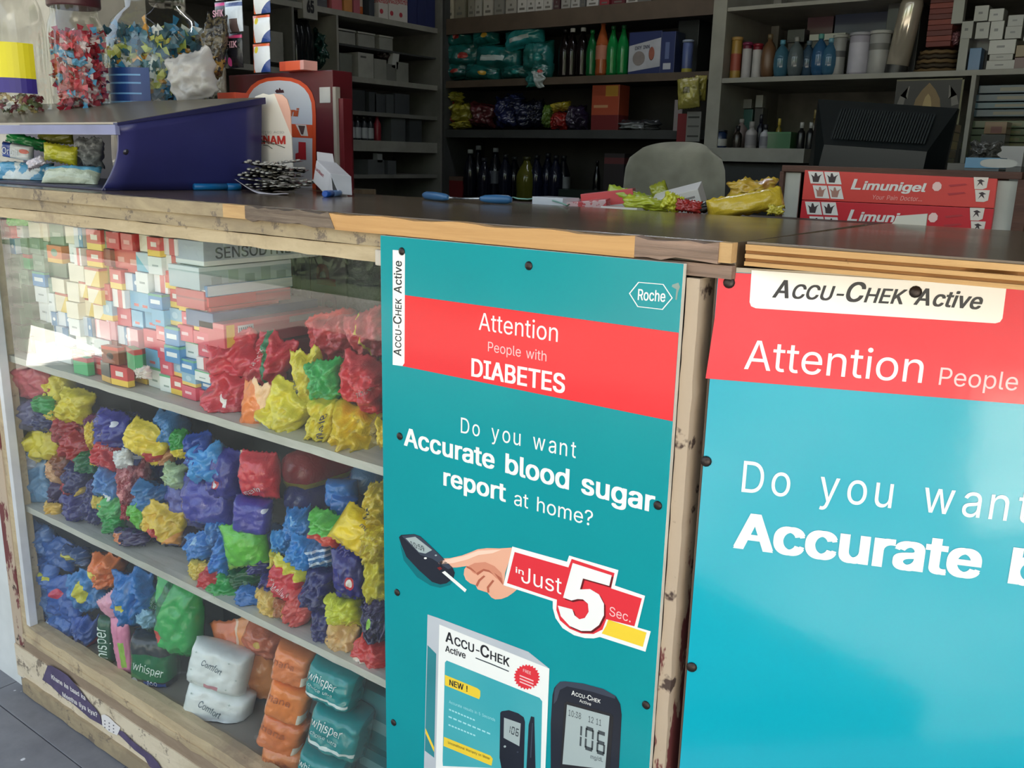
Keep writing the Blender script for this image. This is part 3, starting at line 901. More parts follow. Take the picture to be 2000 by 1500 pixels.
def packet_mesh(c, A, B, N, w, h, T, shape, seed, fl, yb):
    """front and back sheets of a soft packet; returns verts (world), faces, uvs and the front surface function"""
    rr = random.Random(seed); off = Vector((rr.uniform(0, 50), rr.uniform(0, 50), rr.uniform(0, 50)))
    NU, NV = 20, 26
    amp = {'pillow': .16, 'crumple': .42, 'block': .07, 'roll': .10, 'twist': .3}[shape]
    mind = min(w, h)
    def surf(u, v, side):
        q = Vector((u*1.3, v*1.3*h/max(w, .001), side*.8))+off
        n1 = noise.noise(q); n2 = noise.noise(q*2.3); n3 = abs(noise.noise(q*1.7+Vector((9, 3, 1))))
        au, av = abs(u), abs(v)
        if shape == 'block':
            pr = (1-au**7)**.55*(1-av**7)**.55
        elif shape == 'roll':
            pr = math.sqrt(max(0, 1-au**2.2))*(1-av**8)**.5
        elif shape == 'twist':
            pr = (1-au**2.5)**.6*max(0, 1-av**2.2)**.8+.10*(1-au)
        else:
            pr = (max(0, 1-au**2.8))**.62*(max(0, 1-(av/.92)**3.2) if av < .92 else 0)**.62
        d = T/2*pr+(.0006 if pr < .02 else 0)
        kk = amp*(T*.9+mind*.10)*(.25+.75*min(1, pr*1.5))
        n4 = abs(noise.noise(q*3.6+Vector((2, 7, 5)))); n5 = abs(noise.noise(Vector((u*2.1+v*1.1, (v-u)*1.7, seed))))
        d += kk*((.5-n3)*1.0+n2*.35+(.35-n4)*.55+(.3-n5)*.9-.25)*(1 if pr > .02 else .25)
        d = max(d, .0004)
        wx = w/2*u; hz = h/2*v
        if shape in ('pillow', 'crumple'):
            wx *= 1-.10*(1-av)*0+.06*n1-(.10 if av > .85 else 0)*0
            wx *= (1-.14*(1-abs(av-.0))**1.5*0)
            hz *= 1+.05*noise.noise(Vector((u*2, seed, 0)))
            if av > .93: hz += .0012*(1 if (int((u+1)*8) % 2) else -1)
        if shape == 'crumple':
            wx += w*.16*noise.noise(Vector((v*1.9, seed*.7, 4)))*(1 if u > 0 else -1)*au;  hz += h*.16*noise.noise(Vector((u*1.9, seed*.3, 8)))*(.4+av*.6)
        if shape == 'twist':
            wx *= (.45+.55*math.cos(min(1, av)*PI/2)**.6) if av < .72 else (.42+(av-.72)*1.6)
        bend = (amp*.5)*mind*noise.noise(Vector((u*.9+seed, v*.9, 2)))
        p = c+A*wx+B*hz+N*(side*d+bend)
        if p.z < fl: p.z = fl+.0005*rr.random()*0
        return p
    V = []; F = []; U = []
    idx = {}
    def vid(i, j, s):
        edge = i in (0, NU) or j in (0, NV)
        k = (i, j, 0 if edge else s)
        if k not in idx:
            u = -1+2*i/NU; v = -1+2*j/NV
            p = surf(u, v, 1 if s >= 0 else -1)
            if edge: p = (surf(u, v, 1)+surf(u, v, -1))/2
            idx[k] = len(V); V.append(p)
        return idx[k]
    for s in (1, -1):
        for i in range(NU):
            for j in range(NV):
                q = [vid(i, j, s), vid(i+1, j, s), vid(i+1, j+1, s), vid(i, j+1, s)]
                uv = [(i/NU, j/NV), ((i+1)/NU, j/NV), ((i+1)/NU, (j+1)/NV), (i/NU, (j+1)/NV)]
                if s < 0: q = q[::-1]; uv = uv[::-1]
                F.append(q); U += uv
    return V, F, U, surf

_seed = [100]
def packet(px, py, wp, hp, col, label, ops=(), rot=0, yaw=28, y=.07, T=None, shape='crumple', fl=0, lean=0, name='snack_packet', cat='packet',
           text=None, rough=.24, crinkle=.5, ymin=.0165, ymax=.343, group=None, mat=None, tcol=None, flat=None):
    _seed[0] += 1; seed = _seed[0]
    ya = R(yaw)
    N0 = Vector((math.sin(ya), -math.cos(ya), 0)); r0 = Vector((math.cos(ya), math.sin(ya), 0)); z0 = Vector((0, 0, 1))
    q = Matrix.Rotation(R(lean), 3, r0); N1 = q@N0; z1 = q@z0
    ro = R(rot); A = r0*math.cos(ro)+z1*math.sin(ro); B = z1*math.cos(ro)-r0*math.sin(ro)
    for it in range(3):
        c = at(px, py, y)
        ppa = (project(c+A*.01)-project(c-A*.01)).length/.02; ppb = (project(c+B*.01)-project(c-B*.01)).length/.02
        w = wp/ppa; h = hp/ppb; t_ = T if T else min(w, h)*.5
        V, F, U, surf = packet_mesh(c, A, B, N1, w, h, t_, shape, seed, fl, 0)
        lo = min(v.y for v in V); hi = max(v.y for v in V)
        if lo < ymin: y += ymin-lo+.001
        elif hi > ymax and lo-(hi-ymax) > ymin: y -= hi-ymax
        else: break
    for v in V: v.y = min(max(v.y, ymin), ymax)
    base = Vector((c.x, c.y, min(v.z for v in V)))
    me = D.meshes.new(name)
    me.from_pydata([tuple(v-base) for v in V], [], F)
    me.materials.append(mat or foil(col, tuple(ops), rough, crinkle))
    uvl = me.uv_layers.new(name='UVMap')
    for i, (a, b) in enumerate(U): uvl.data[i].uv = (a, b)
    me.polygons.foreach_set('use_smooth', [True]*len(F)); me.update()
    o = D.objects.new(name, me); o.location = base
    link(o); tag(o, label, cat, group)
    if text:
        for (s_, u0, u1, v0, ch, tc, bo) in text:     # lettering laid over the front
            if isinstance(u0, tuple):                 # slanted or sideways baseline: start (u,v), end (u,v)
                (a0, a1), (b0, b1) = u0, u1
                dirx, diry = (b0-a0)*w, (b1-a1)*h; ll = math.hypot(dirx, diry); nx, ny = -diry/ll, dirx/ll
                hh = ch*h
                fn = lambda s, t, a0=a0, a1=a1, b0=b0, b1=b1, nx=nx, ny=ny, hh=hh: (a0+(b0-a0)*s+nx*hh*t/w, a1+(b1-a1)*s+ny*hh*t/h)
            else:
                fn = lambda s, t, u0=u0, u1=u1, v0=v0, ch=ch: (u0+(u1-u0)*s, v0+ch*t)
            def F3(s, t):
                uu, vv = fn(s, t); p = surf(max(-1, min(1, uu*2-1)), max(-1, min(1, vv*2-1)), 1)
                p = p+N1*.0016; p.y = max(p.y, ymin-.0015)
                return p-base
            letter('lettering', s_, M(tc, .4, var=0), o, (0, 0, 0), (1, 0, 0), (0, 0, 1), 0, fn=F3)
    return o

SH1, SH2, FLR = .6955, .4025, .1465
RED, YEL, GRN, NAVY, BLU, LIM, ORG, VIO, LBL, GLD, WHT = 'd83a42', 'e6cf34', '2ea24d', '262b78', '2274c4', '6dc23c', 'ef7a2c', '3b3a9c', '3f93d8', 'd9b45a', 'e6e8e6'
def P(*a, **k): return packet(*a, **k)
# ---- packets at the right of the top glass shelf
P(455, 690, 95, 90, 'd9404e', 'red crumpled biscuit packet, upper of two beside the carton stacks', y=.075, fl=SH1, rot=12, T=.05)
P(452, 772, 98, 88, 'dd4450', 'red biscuit packet with a white triangle, standing on the shelf beside the cartons', [('d', 1, -1, .45, 'c8353f'), ('r', .42, .6, .42, .58, 'f3ece6')], y=.05, fl=SH1, rot=-8, T=.05)
P(531, 705, 78, 105, 'd23b48', 'dark pink packet with a slanting green band across it', [('d', 1, .45, .62, '2c7c50'), ('d', 1, .45, .78, 'd23b48')], y=.10, fl=SH1, rot=-18, T=.05,
  text=[('delight', (.22, .32), (.40, .72), 0, .07, 'e8d7da', .01)])
P(498, 795, 52, 100, 'f08a4a', 'torn orange wrapper hanging over the shelf edge', [('d', 1, 1, 1.25, 'f2c79a')], y=.035, rot=-10, T=.008, yaw=15, fl=.655, name='torn_wrapper', cat='wrapper')
P(606, 748, 58, 130, 'e4d43c', 'tall yellow biscuit packet with sideways lettering, behind the green one', [('b', .0, .06, 'c9bc2c')], y=.085, fl=SH1, rot=8, T=.045,
  text=[('marie', (.30, .30), (.22, .62), 0, .09, '5a6a7a', .01)])
P(562, 800, 96, 96, 'e8da3e', 'wide yellow biscuit packet leaning in front of the tall yellow one', [('r', .12, .5, .02, .14, 'c2c6b0')], y=.05, fl=SH1-.006, rot=-30, T=.05)
P(638, 742, 68, 78, '3fb459', 'green knotted packet between yellow packets', [('b', .0, .12, '2d9b49')], y=.06, fl=.70, rot=10, T=.045, shape='crumple')
P(631, 822, 58, 84, 'e9d83a', 'small yellow biscuit packet below the green knotted one', y=.045, fl=SH1-.008, rot=-4, T=.045,
  text=[('marie', (.72, .20), (.80, .72), 0, .14, '3b3f6a', .015)])
P(656, 660, 92, 100, 'e0565c', 'large red packet leaning at the top against the cement back', [('b', .9, 1, 'e63a38')], y=.16, fl=.73, rot=16, T=.06)
P(728, 656, 76, 104, 'dd5a60', 'red packet with a thin yellow seam, top right beside the poster', [('v', .40, .44, 'e8c94a')], y=.13, fl=.74, rot=24, T=.06)
P(712, 742, 104, 96, 'dc3f47', 'shiny red packet with grey lettering in the middle of the right-hand pile', y=.07, fl=.71, rot=-14, T=.06,
  text=[('nutrichoice', (.52, .22), (.86, .62), 0, .10, 'c9b9b6', .012)])
P(704, 838, 104, 100, 'efcf38', 'big yellow packet on the shelf edge below the shiny red one', [('d', 1, 0, .80, 'c7b26a')], y=.055, fl=SH1-.010, rot=-6, T=.07,
  text=[('65', .83, .94, .55, .10, '8c7c4c', .01)])
P(758, 846, 40, 62, 'e6c93a', 'yellow packet half hidden behind the teal poster', y=.03, fl=SH1-.01, rot=5, T=.03)
P(672, 780, 40, 60, 'b33a40', 'dark red packet wedged behind the big yellow packet', y=.14, fl=SH1, T=.05)
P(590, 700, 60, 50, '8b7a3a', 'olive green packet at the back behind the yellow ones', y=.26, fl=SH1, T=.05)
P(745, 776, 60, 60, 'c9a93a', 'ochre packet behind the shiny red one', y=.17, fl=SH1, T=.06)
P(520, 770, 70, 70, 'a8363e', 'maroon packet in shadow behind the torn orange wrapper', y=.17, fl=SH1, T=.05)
P(14+28, 436, 38, 44, '62d238', 'bright lime wrapper on top of the leftmost carton columns', y=.05, T=.03, rot=15, yaw=20, fl=.93)
# ---- middle glass shelf, a tumble of snack packets; small blocks of data: px py w h colour rot depth thickness label extras
L2 = [
 (62, 742, 55, 62, 'c2545e', 12, .10, .05, 'faded red packet at the top left corner below the shelf', ()),
 (32, 742, 26, 42, '6f8fae', 0, .16, .04, 'pale blue packet in the top left corner', ()),
 (118, 762, 52, 66, 'e2d22e', 18, .07, .04, 'yellow packet just under the left end of the top shelf', ()),
 (150, 792, 58, 60, 'dfcf2c', -12, .06, .04, 'flat yellow packet under the cartons', ()),
 (91, 790, 28, 34, '2f9a48', 0, .06, .03, 'small green twisted packet left of the yellow ones', ()),
 (61, 808, 42, 60, '6b6a93', 4, .09, .04, 'grey violet packet near the left post', ()),
 (92, 820, 30, 42, '20265e', 0, .08, .03, 'small navy packet under the green twist', ()),
 (46, 797, 18, 28, 'cfc844', 5, .045, .015, 'slim pale yellow packet touching the left end', ()),
 (100, 805, 22, 34, 'd8c838', -10, .045, .02, 'little yellow packet under the green twist', ()),
 (91, 868, 54, 62, 'd6c632', 14, .05, .04, 'yellow star-shaped packet at the left', ()),
 (147, 838, 70, 52, 'a52e34', 4, .07, .045, 'dark red packet under the flat yellow one', ()),
 (150, 872, 50, 48, 'b0353a', -15, .055, .04, 'dark red packet left of the orange lettered one', ()),
 (180, 850, 24, 44, 'e6c92c', 10, .05, .025, 'narrow yellow packet with folded end', ()),
 (185, 826, 24, 28, '7d2a62', 0, .07, .03, 'small magenta packet', ()),
 (224, 838, 66, 62, '2b2d92', -12, .07, .045, 'deep blue packet with a white dot', (('s', .72, .8, .06, 'dfe3f0'),)),
 (248, 822, 40, 34, '1e2c6e', 5, .10, .04, 'dark blue packet behind the deep blue one', ()),
 (288, 858, 62, 62, 'ecd23a', -20, .05, .04, 'curled bright yellow packet', (('r', .7, 1, .1, .35, 'b5302f'),)),
 (208, 888, 58, 46, 'cb3034', -10, .05, .04, 'red packet with small white lettering and a yellow corner', (('d', -1, -1, -.25, 'e8c23a'),)),
 (177, 900, 46, 42, '1f6f3f', 0, .06, .04, 'dark green packet with grey print', ()),
 (240, 895, 28, 32, 'dfe1df', 20, .04, .02, 'small white packet in the middle of the pile', ()),
 (262, 878, 30, 42, '2b4a8e', -20, .07, .03, 'blue striped packet behind the white one', (('b', .3, .45, 'cdd6e6'), ('b', .6, .7, 'cdd6e6'))),
 (338, 838, 42, 66, '4d8cc6', 6, .09, .05, 'light blue crinkled packet', ()),
 (356, 868, 28, 52, '2f9d3c', 8, .06, .03, 'small green packet with a yellow tail', (('b', 0, .35, 'e3cf34'),)),
 (392, 888, 44, 74, '2a4fa8', 8, .06, .045, 'blue packet right of the green and yellow one', ()),
 (124, 906, 34, 42, '8a4b26', 12, .05, .03, 'brown foil packet', ()),
 (152, 934, 46, 60, '2c2a66', -14, .05, .04, 'navy purple packet with a yellow edge', (('d', 1, -1, .55, 'd9b83e'),)),
 (218, 942, 56, 60, '4a86c8', -8, .055, .045, 'mid blue packet with a little white label', (('r', .55, .75, .12, .3, 'e8eef2'),)),
 (266, 942, 52, 78, 'a84a50', 6, .07, .05, 'red speckled packet', (('n', 90, 'd58a8c'),)),
 (66, 930, 50, 98, '5f8fb8', 4, .09, .06, 'tall pale blue packet by the left end', ()),
 (56, 900, 40, 60, '6f86a6', 0, .14, .05, 'grey blue packet behind the tall pale one', ()),
 (111, 922, 22, 40, 'd9a874', 0, .05, .025, 'small tan packet', ()),
 (60, 962, 40, 44, '4f93b8', 10, .06, .045, 'pale turquoise packet on the shelf at the left', ()),
 (104, 996, 26, 26, 'e2b84c', 0, .035, .02, 'small gold twisted sweet packet at the left shelf edge', ()),
 (124, 962, 36, 64, '3b245a', -18, .06, .04, 'dark purple packet leaning left', (('d', 1, 1, 1.4, 'b33a44'),)),
 (153, 990, 54, 48, '35307a', 12, .04, .035, 'purple packet lying over the shelf edge', ()),
 (188, 980, 40, 72, '2b2b70', -12, .045, .035, 'long navy packet hanging at the shelf edge', ()),
 (222, 986, 50, 44, '62bb6c', 16, .045, .035, 'pale green folded packet', ()),
 (224, 1022, 36, 34, '2c9a45', 0, .03, .03, 'green twisted packet on the shelf edge', ()),
 (192, 982, 22, 22, 'dcc03e', 0, .03, .015, 'tiny yellow packet', ()),
 (300, 972, 64, 50, '2f78b4', -6, .06, .045, 'blue folded packet with darker creases', (('d', 1, .3, .8, '1f5c92'),)),
 (368, 976, 66, 88, '5a5ea6', -8, .09, .06, 'large lavender blue packet', ()),
 (320, 1020, 74, 56, 'e4c23a', -22, .045, .04, 'yellow and orange packet with a red patch', (('r', .25, .6, 0, .4, 'c23a30'), ('d', 1, -1, .5, 'e59a3a'))),
 (250, 1000, 24, 26, 'a52c30', 0, .035, .02, 'small red and gold packet', ()),
 (275, 1004, 28, 50, '63b83a', 40, .035, .025, 'lime green strip of packet', ()),
 (258, 1048, 50, 30, '352a58', 8, .035, .03, 'dark purple packet under the lime strip', (('r', .1, .35, .2, .8, 'd88a5a'),)),
 (343, 930, 36, 44, 'a9c39a', 0, .06, .03, 'pale greenish wrapped sweet bag', ()),
 (320, 892, 40, 26, 'd59a6a', 0, .07, .03, 'orange brown packet above the green sweet bag', ()),
 (405, 905, 52, 66, '3f9be0', 12, .06, .04, 'sky blue packet right of the blue one', ()),
 (441, 926, 62, 92, '37368f', -4, .08, .055, 'violet packet with a white and red round emblem', (('s', .45, .42, .10, 'c23a4c'), ('s', .45, .42, .065, 'e8e4ea'))),
 (409, 975, 82, 92, '4243a0', 6, .07, .055, 'large violet packet right of the lavender one', ()),
 (508, 926, 66, 80, 'd23a44', 0, .07, .055, 'glossy red packet with grey script lettering', (('v', 0, .06, 'e6c9a8'),)),
 (495, 1003, 64, 58, '4644a2', -6, .06, .05, 'violet block-shaped packet with white dots', (('s', .9, .8, .07, 'dfe0ea'),)),
 (668, 962, 50, 46, '2a78c8', 4, .10, .045, 'blue end of a long biscuit roll at the back', ()),
 (672, 986, 46, 34, '1f66b4', -10, .09, .035, 'blue gathered wrapper end under the long roll', ()),
 (698, 1035, 78, 74, 'efd12e', -32, .045, .045, 'large yellow packet with navy lettering near the poster', ()),
 (742, 984, 40, 78, 'd9bf3a', 8, .06, .045, 'yellow packet beside the poster, upper', ()),
 (738, 1062, 46, 70, 'd4c236', 0, .05, .04, 'yellow patterned packet beside the poster, middle', (('n', 120, 'b7a02c'),)),
 (738, 1128, 44, 84, 'd8cd35', 5, .04, .04, 'yellow packet beside the poster, lower', ()),
 (646, 1030, 62, 56, '5cc04a', -10, .06, .045, 'bright green packet with a red base', (('d', .3, -1, -.22, 'd2452f'),)),
 (586, 1020, 44, 60, '2f84cc', 6, .07, .045, 'blue crumpled packet with a pale figure', (('s', .5, .72, .12, '8fc4e6'),)),
 (552, 1056, 36, 38, '3393d2', 0, .06, .035, 'small bright blue packet', ()),
 (591, 1076, 50, 52, '2c86d0', -16, .05, .04, 'blue star-creased packet', ()),
 (628, 1082, 46, 50, '3b78b0', 20, .06, .04, 'blue packet with white stripes', (('b', .2, .3, 'c6d8e8'), ('b', .42, .5, 'c6d8e8'), ('b', .62, .7, 'c6d8e8'))),
 (480, 1064, 78, 80, '66c03e', 10, .05, .04, 'lime green star-creased packet', (('b', 0, .12, 'a3d25a'),)),
 (428, 1034, 42, 46, '3d86ca', 0, .07, .04, 'blue packet above the light blue twist', ()),
 (436, 1084, 36, 62, '2f80d2', -16, .05, .035, 'light blue twisted packet with a long tail', ()),
 (396, 1066, 42, 54, '3c84ce', 12, .06, .04, 'blue folded packet', (('s', .5, .75, .12, '9cc4e4'),)),
 (415, 1126, 44, 52, 'c83a3c', 10, .035, .03, 'shiny red foil packet at the shelf edge', (('d', -1, 1, .4, 'd8b13a'),)),
 (386, 1112, 26, 34, 'dcc452', 0, .04, .02, 'small pale yellow packet at the shelf edge', ()),
 (446, 1146, 56, 64, '35a24c', -8, .035, .045, 'green packet with a gathered neck', ()),
 (486, 1124, 56, 46, '1d6232', 10, .07, .05, 'dark green back half of the gathered packet', ()),
 (513, 1100, 36, 44, '2c2d78', 0, .07, .04, 'small navy packet behind the green one', ()),
 (566, 1130, 74, 62, 'cc333c', -24, .04, .045, 'red packet with white script and a bright glint', (('b', .82, 1, 'd9cf3a'),)),
 (566, 1104, 70, 40, 'd9d040', -18, .07, .035, 'yellow packet peeping above the red script one', ()),
 (530, 1140, 34, 34, '2b2a7c', 5, .055, .035, 'navy packet left of the red script one', ()),
 (628, 1146, 54, 86, '26286c', -8, .055, .05, 'navy packet between the red one and the emblem one', ()),
 (684, 1120, 58, 90, '25267a', 4, .05, .05, 'navy packet with a red ringed round emblem', (('s', .58, .48, .13, 'c2323c'), ('s', .58, .48, .085, 'e9e5e3'))),
 (690, 1068, 40, 46, '2b2b82', 10, .06, .04, 'dark blue packet with a white corner above the emblem one', ()),
 (488, 1166, 44, 42, '2a72c0', 0, .045, .035, 'small blue packet right of the green gathered one', ()),
 (528, 1174, 48, 50, 'e0bd62', 8, .035, .03, 'pale gold packet at the shelf edge', ()),
 (551, 1188, 28, 34, 'b5764a', 0, .03, .02, 'copper foil sweet at the shelf edge', ()),
 (585, 1186, 50, 60, 'd0504a', -30, .04, .035, 'orange red packet at the shelf edge', (('d', -1, -1, -.5, 'e0913c'),)),
 (671, 1190, 60, 58, 'd6dc38', 6, .04, .045, 'lime yellow packet under the emblem one', ()),
 (636, 1225, 44, 70, '292a6a', 8, .03, .035, 'navy crinkled packet at the shelf edge', ()),
 (670, 1246, 56, 48, 'd9b070', -6, .03, .03, 'tan packet at the shelf edge', ()),
 (740, 1215, 56, 60, '2b2450', 14, .05, .05, 'dark violet packet by the poster', (('s', .35, .7, .08, '9bd24a'),)),
 (728, 1274, 60, 62, 'd23634', -10, .03, .035, 'red packet with a white lower panel beside the poster', (('b', 0, .3, 'e8dfd4'),)),
 (742, 1178, 36, 40, '342a60', 0, .06, .04, 'small violet packet behind the yellow one by the poster', ()),
]
TXT2 = {'glossy red packet with grey script lettering': [('mario', (.25, .12), (.75, .32), 0, .12, 'c7b4b4', .01)],
        'large yellow packet with navy lettering near the poster': [('marie', (.50, .72), (.88, .62), 0, .10, '2f3a6a', .012)],
        'red packet with white script and a bright glint': [('Chocolush', (.15, .35), (.85, .35), 0, .14, 'f0d5d5', .005)],
        'yellow packet beside the poster, upper': [('ma', (.3, .2), (.5, .45), 0, .12, '39456c', .012)],
        'red packet with small white lettering and a yellow corner': [('Creamz', (.2, .72), (.8, .80), 0, .12, 'e8c6c4', .005)],
        'red packet with a white lower panel beside the poster': [('20% extra', .25, .9, .1, .12, '6a4a44', .004)]}
for (px, py, wp, hp, c_, ro, y_, T_, lab, ops_) in L2:
    edge = px < 100
    if edge: y_ = min(y_, .042); T_ = min(T_, .034)
    sh = 'crumple' if wp*hp < 5200 else 'pillow'
    if 'block' in lab: sh = 'block'
    if 'roll' in lab: sh = 'roll'
    P(px, py, wp*1.12, hp*1.12, c_, lab+', middle glass shelf', ops_, rot=ro, yaw=(3 if edge else rnd.uniform(12, 38)), y=y_, T=T_, shape=sh, fl=(SH2 if y_ > .036 else SH2-.012), lean=rnd.uniform(-14, 4),
      text=TXT2.get(lab))
# long rolls that run to the back
def roll(px, py, y0, length, rad, col, label, ops=(), fl=SH2, yaw=0):
    c = at(px, py, y0)
    g = MB(); n = 14; pr = []
    for k in range(n+1):
        t = k/n
        pr.append((rad*(.25 if k in (0, n) else .9 if k in (1, n-1) else 1+.03*math.sin(k*2.1)), t*length))
    g.lathe(pr, 18, 0, Matrix.Rotation(R(-90), 4, 'X'))
    me_o = g.build('biscuit_roll', foil(col, tuple(ops), src='gen'))
    me_o.location = (c.x, c.y, max(c.z, fl+rad)); me_o.rotation_euler = (0, 0, R(yaw))
    return tag(me_o, label, 'packet')
roll(690, 945, .12, .20, .026, '3f6f9c', 'dusty blue biscuit roll lying front to back on the middle shelf')
roll(560, 930, .13, .19, .036, 'b23a40', 'red and yellow biscuit roll behind the glossy red packet', (('b', 0, .35, 'b8a23c'),))
roll(560, 985, .12, .20, .028, '3a3f8c', 'indigo biscuit roll running back from the violet block packet')
# things at the back of the middle shelf
def flatbox(px, py, y, wx, dy, hz, mats, label, name='carton', cat='carton', yaw=0, fl=None, group=None, ops=None, bevel=.0008):
    c = at(px, py, y)
    z = c.z if fl is None else fl
    return place(MB().box((-wx/2, 0, 0), (wx/2, dy, hz)), name, mats, (c.x, c.y, z), label, cat, group, (0, 0, R(yaw)), bevel)
flatbox(275, 812, .22, .17, .10, .06, M('1e3528', .35), 'black and dark green pouch lying at the back of the middle shelf', 'pouch', 'pouch', fl=.60)
flatbox(205, 786, .20, .14, .12, .016, M('4a3a44', .5), 'grey tray of sweets lying at the back under the cartons', 'tray', 'tray', fl=.615)
flatbox(330, 850, .24, .26, .10, .19, M('25303a', .7), 'dark carton at the back of the middle shelf', fl=SH2)
# heap filler packets behind the front ones
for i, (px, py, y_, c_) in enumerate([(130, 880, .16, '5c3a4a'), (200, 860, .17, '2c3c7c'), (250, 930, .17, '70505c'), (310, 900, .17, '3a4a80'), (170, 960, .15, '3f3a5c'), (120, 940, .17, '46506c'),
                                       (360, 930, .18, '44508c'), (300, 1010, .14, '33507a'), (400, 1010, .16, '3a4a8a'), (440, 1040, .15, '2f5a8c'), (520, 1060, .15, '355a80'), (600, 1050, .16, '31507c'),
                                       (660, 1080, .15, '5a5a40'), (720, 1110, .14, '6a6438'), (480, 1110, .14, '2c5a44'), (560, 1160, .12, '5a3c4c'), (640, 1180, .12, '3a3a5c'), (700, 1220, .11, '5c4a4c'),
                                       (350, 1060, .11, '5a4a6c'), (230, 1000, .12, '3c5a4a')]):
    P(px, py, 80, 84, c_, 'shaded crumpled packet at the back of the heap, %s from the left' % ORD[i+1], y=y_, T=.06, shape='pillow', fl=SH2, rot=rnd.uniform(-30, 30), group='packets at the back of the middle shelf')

# ---- bottom of the case
P(76, 1052, 50, 66, '4d77b4', 'faded blue packet at the top left of the bottom shelf', y=.03, fl=.20, T=.03, yaw=4)
P(74, 1116, 54, 86, '5f8cc8', 'pale blue packet with a yellow flash at the left end of the bottom shelf', [('b', .66, .78, 'd9d548')], y=.03, T=.03, fl=.20, yaw=4)
P(112, 1075, 60, 60, '2b5ea8', 'royal blue packet behind the pale blue ones', y=.055, fl=.22, T=.03, yaw=4)
P(96, 1120, 44, 60, '3d6cb4', 'blue packet with a small yellow tag, second from the left end', [('r', .4, .9, .5, .62, 'd6d142')], y=.03, fl=.2, T=.03, yaw=4)
P(88, 1178, 60, 76, '5f89c4', 'light blue wrinkled packet low at the left end', y=.03, T=.03, fl=.165, yaw=4)
P(126, 1166, 58, 80, '2c5cac', 'blue packet with a red round spot', [('s', .5, .62, .12, 'cf3050')], y=.03, T=.03, fl=.165, yaw=4)
P(117, 1222, 60, 74, '3f70bc', 'blue packet with white script at the bottom left corner', y=.03, T=.03, fl=FLR, text=[('mini', (.2, .6), (.6, .4), 0, .10, 'b9cdea', .005)], yaw=4)
P(172, 1152, 62, 84, '3a86c8', 'blue packet with a slanting yellow tag', [('r', .42, .62, .32, .78, 'dcd53a')], y=.055, T=.05, rot=24, fl=.18)
P(172, 1243, 54, 88, '2a55a8', 'dark blue packet with a red corner and white script', [('s', .95, .35, .2, 'c8304a')], y=.04, T=.045, fl=FLR, text=[('mini', (.35, .3), (.4, .7), 0, .14, 'a9bce0', .005)])
P(150, 1082, 44, 30, '27497c', 'navy packet with a yellow strip below the shelf', [('r', .2, .8, .3, .6, 'c8c040')], y=.03, fl=.2, T=.03, yaw=4)
P(211, 1115, 56, 66, 'ef8038', 'orange knotted packet under the shelf', y=.06, T=.05, fl=.2)
P(188, 1126, 20, 34, 'e6dc58', 'slim yellow packet left of the orange one', y=.045, T=.015, rot=25, fl=.2)
P(268, 1165, 74, 100, '2c7cc8', 'large blue packet with an oval yellow badge', [('s', .34, .5, .09, 'd8d03a'), ('d', 1, -1, .35, '3a90d8')], y=.06, T=.06, rot=8, fl=.17)
P(288, 1208, 34, 36, '7fb0c8', 'small pale striped packet below the large blue one', y=.045, T=.02, rot=40, fl=.17)
P(222, 1184, 44, 56, 'e9a4b8', 'pink folded pad packet, upper part of the pink strip', y=.035, T=.02, rot=38, fl=.165, shape='pillow')
P(240, 1264, 34, 116, 'e68fae', 'long pink packet with a lime strip standing against the glass', [('r', .42, .72, .18, .62, '9bc653')], y=.03, T=.018, rot=3, fl=FLR, shape='pillow', crinkle=.2)
P(212, 1255, 30, 104, '1c5a3c', 'dark green slim packet with sideways white lettering', y=.04, T=.03, rot=-2, shape='block', crinkle=.15, fl=FLR,
  text=[('whisper', (.75, .12), (.70, .85), 0, .22, 'dfeee4', .01)])
P(352, 1205, 92, 150, '36ac55', 'tall bright green packet right of the large blue one', [('d', -1, .6, .15, '1f6f42'), ('d', -1, .6, .3, '36ac55'), ('s', .12, .3, .1, 'd6584a')], y=.07, T=.06, rot=-4, fl=.165, shape='pillow', crinkle=.25)
P(308, 1192, 40, 90, '2a7a4c', 'dark green packet with pale script beside the bright green one', [('b', 0, .3, '8cc6a4')], y=.085, T=.04, rot=-10, shape='pillow', crinkle=.2, fl=.17,
  text=[('whisper', (.15, .8), (.85, .55), 0, .10, 'b8d9c4', .005)])
P(305, 1292, 82, 116, '2c3336', 'black sanitary towel pack with a green label reading whisper', [('b', .34, .74, '1e6b40'), ('r', .42, .92, .12, .32, '274a96'), ('s', .18, .22, .12, '8a9094')], y=.05, T=.06, shape='block', rot=-3, crinkle=.12, fl=FLR,
  name='sanitary_pack', text=[('whisper', (.16, .50), (.86, .42), 0, .13, 'dfeee2', .01), ('100', .50, .74, .27, .07, 'e4e8ee', .01)])
for k, (px, py, w_, h_) in enumerate([(432, 1300, 118, 84), (428, 1382, 132, 92)]):
    P(px, py, w_, h_, 'e9efec', ['white soft pack of napkins with blue script, upper of two', 'white soft pack of napkins with blue script, lower of two'][k],
      [('r', .38, .62, .10, .20, 'c98b93')], y=[.075, .06][k], T=.06, shape='block', rot=-12, yaw=30, crinkle=.15, fl=FLR, lean=-8, rough=.45, name='napkin_pack',
      text=[('Comfort', (.28, .62), (.62, .50), 0, .13, '35525f', .004)]+[('+', a, a+.05, b, .06, '9db0a8', .01) for a, b in ((.12, .8), (.1, .4), (.7, .8), (.86, .45), (.74, .2), (.15, .15))])
P(490, 1300, 104, 190, 'ee8048', 'large orange packet with a pale seam, between napkins and orange rolls', [('v', .47, .52, 'f7d2b4'), ('v', .52, 1, 'f09a52')], y=.13, T=.05, rot=14, fl=.155, shape='pillow', crinkle=.25)
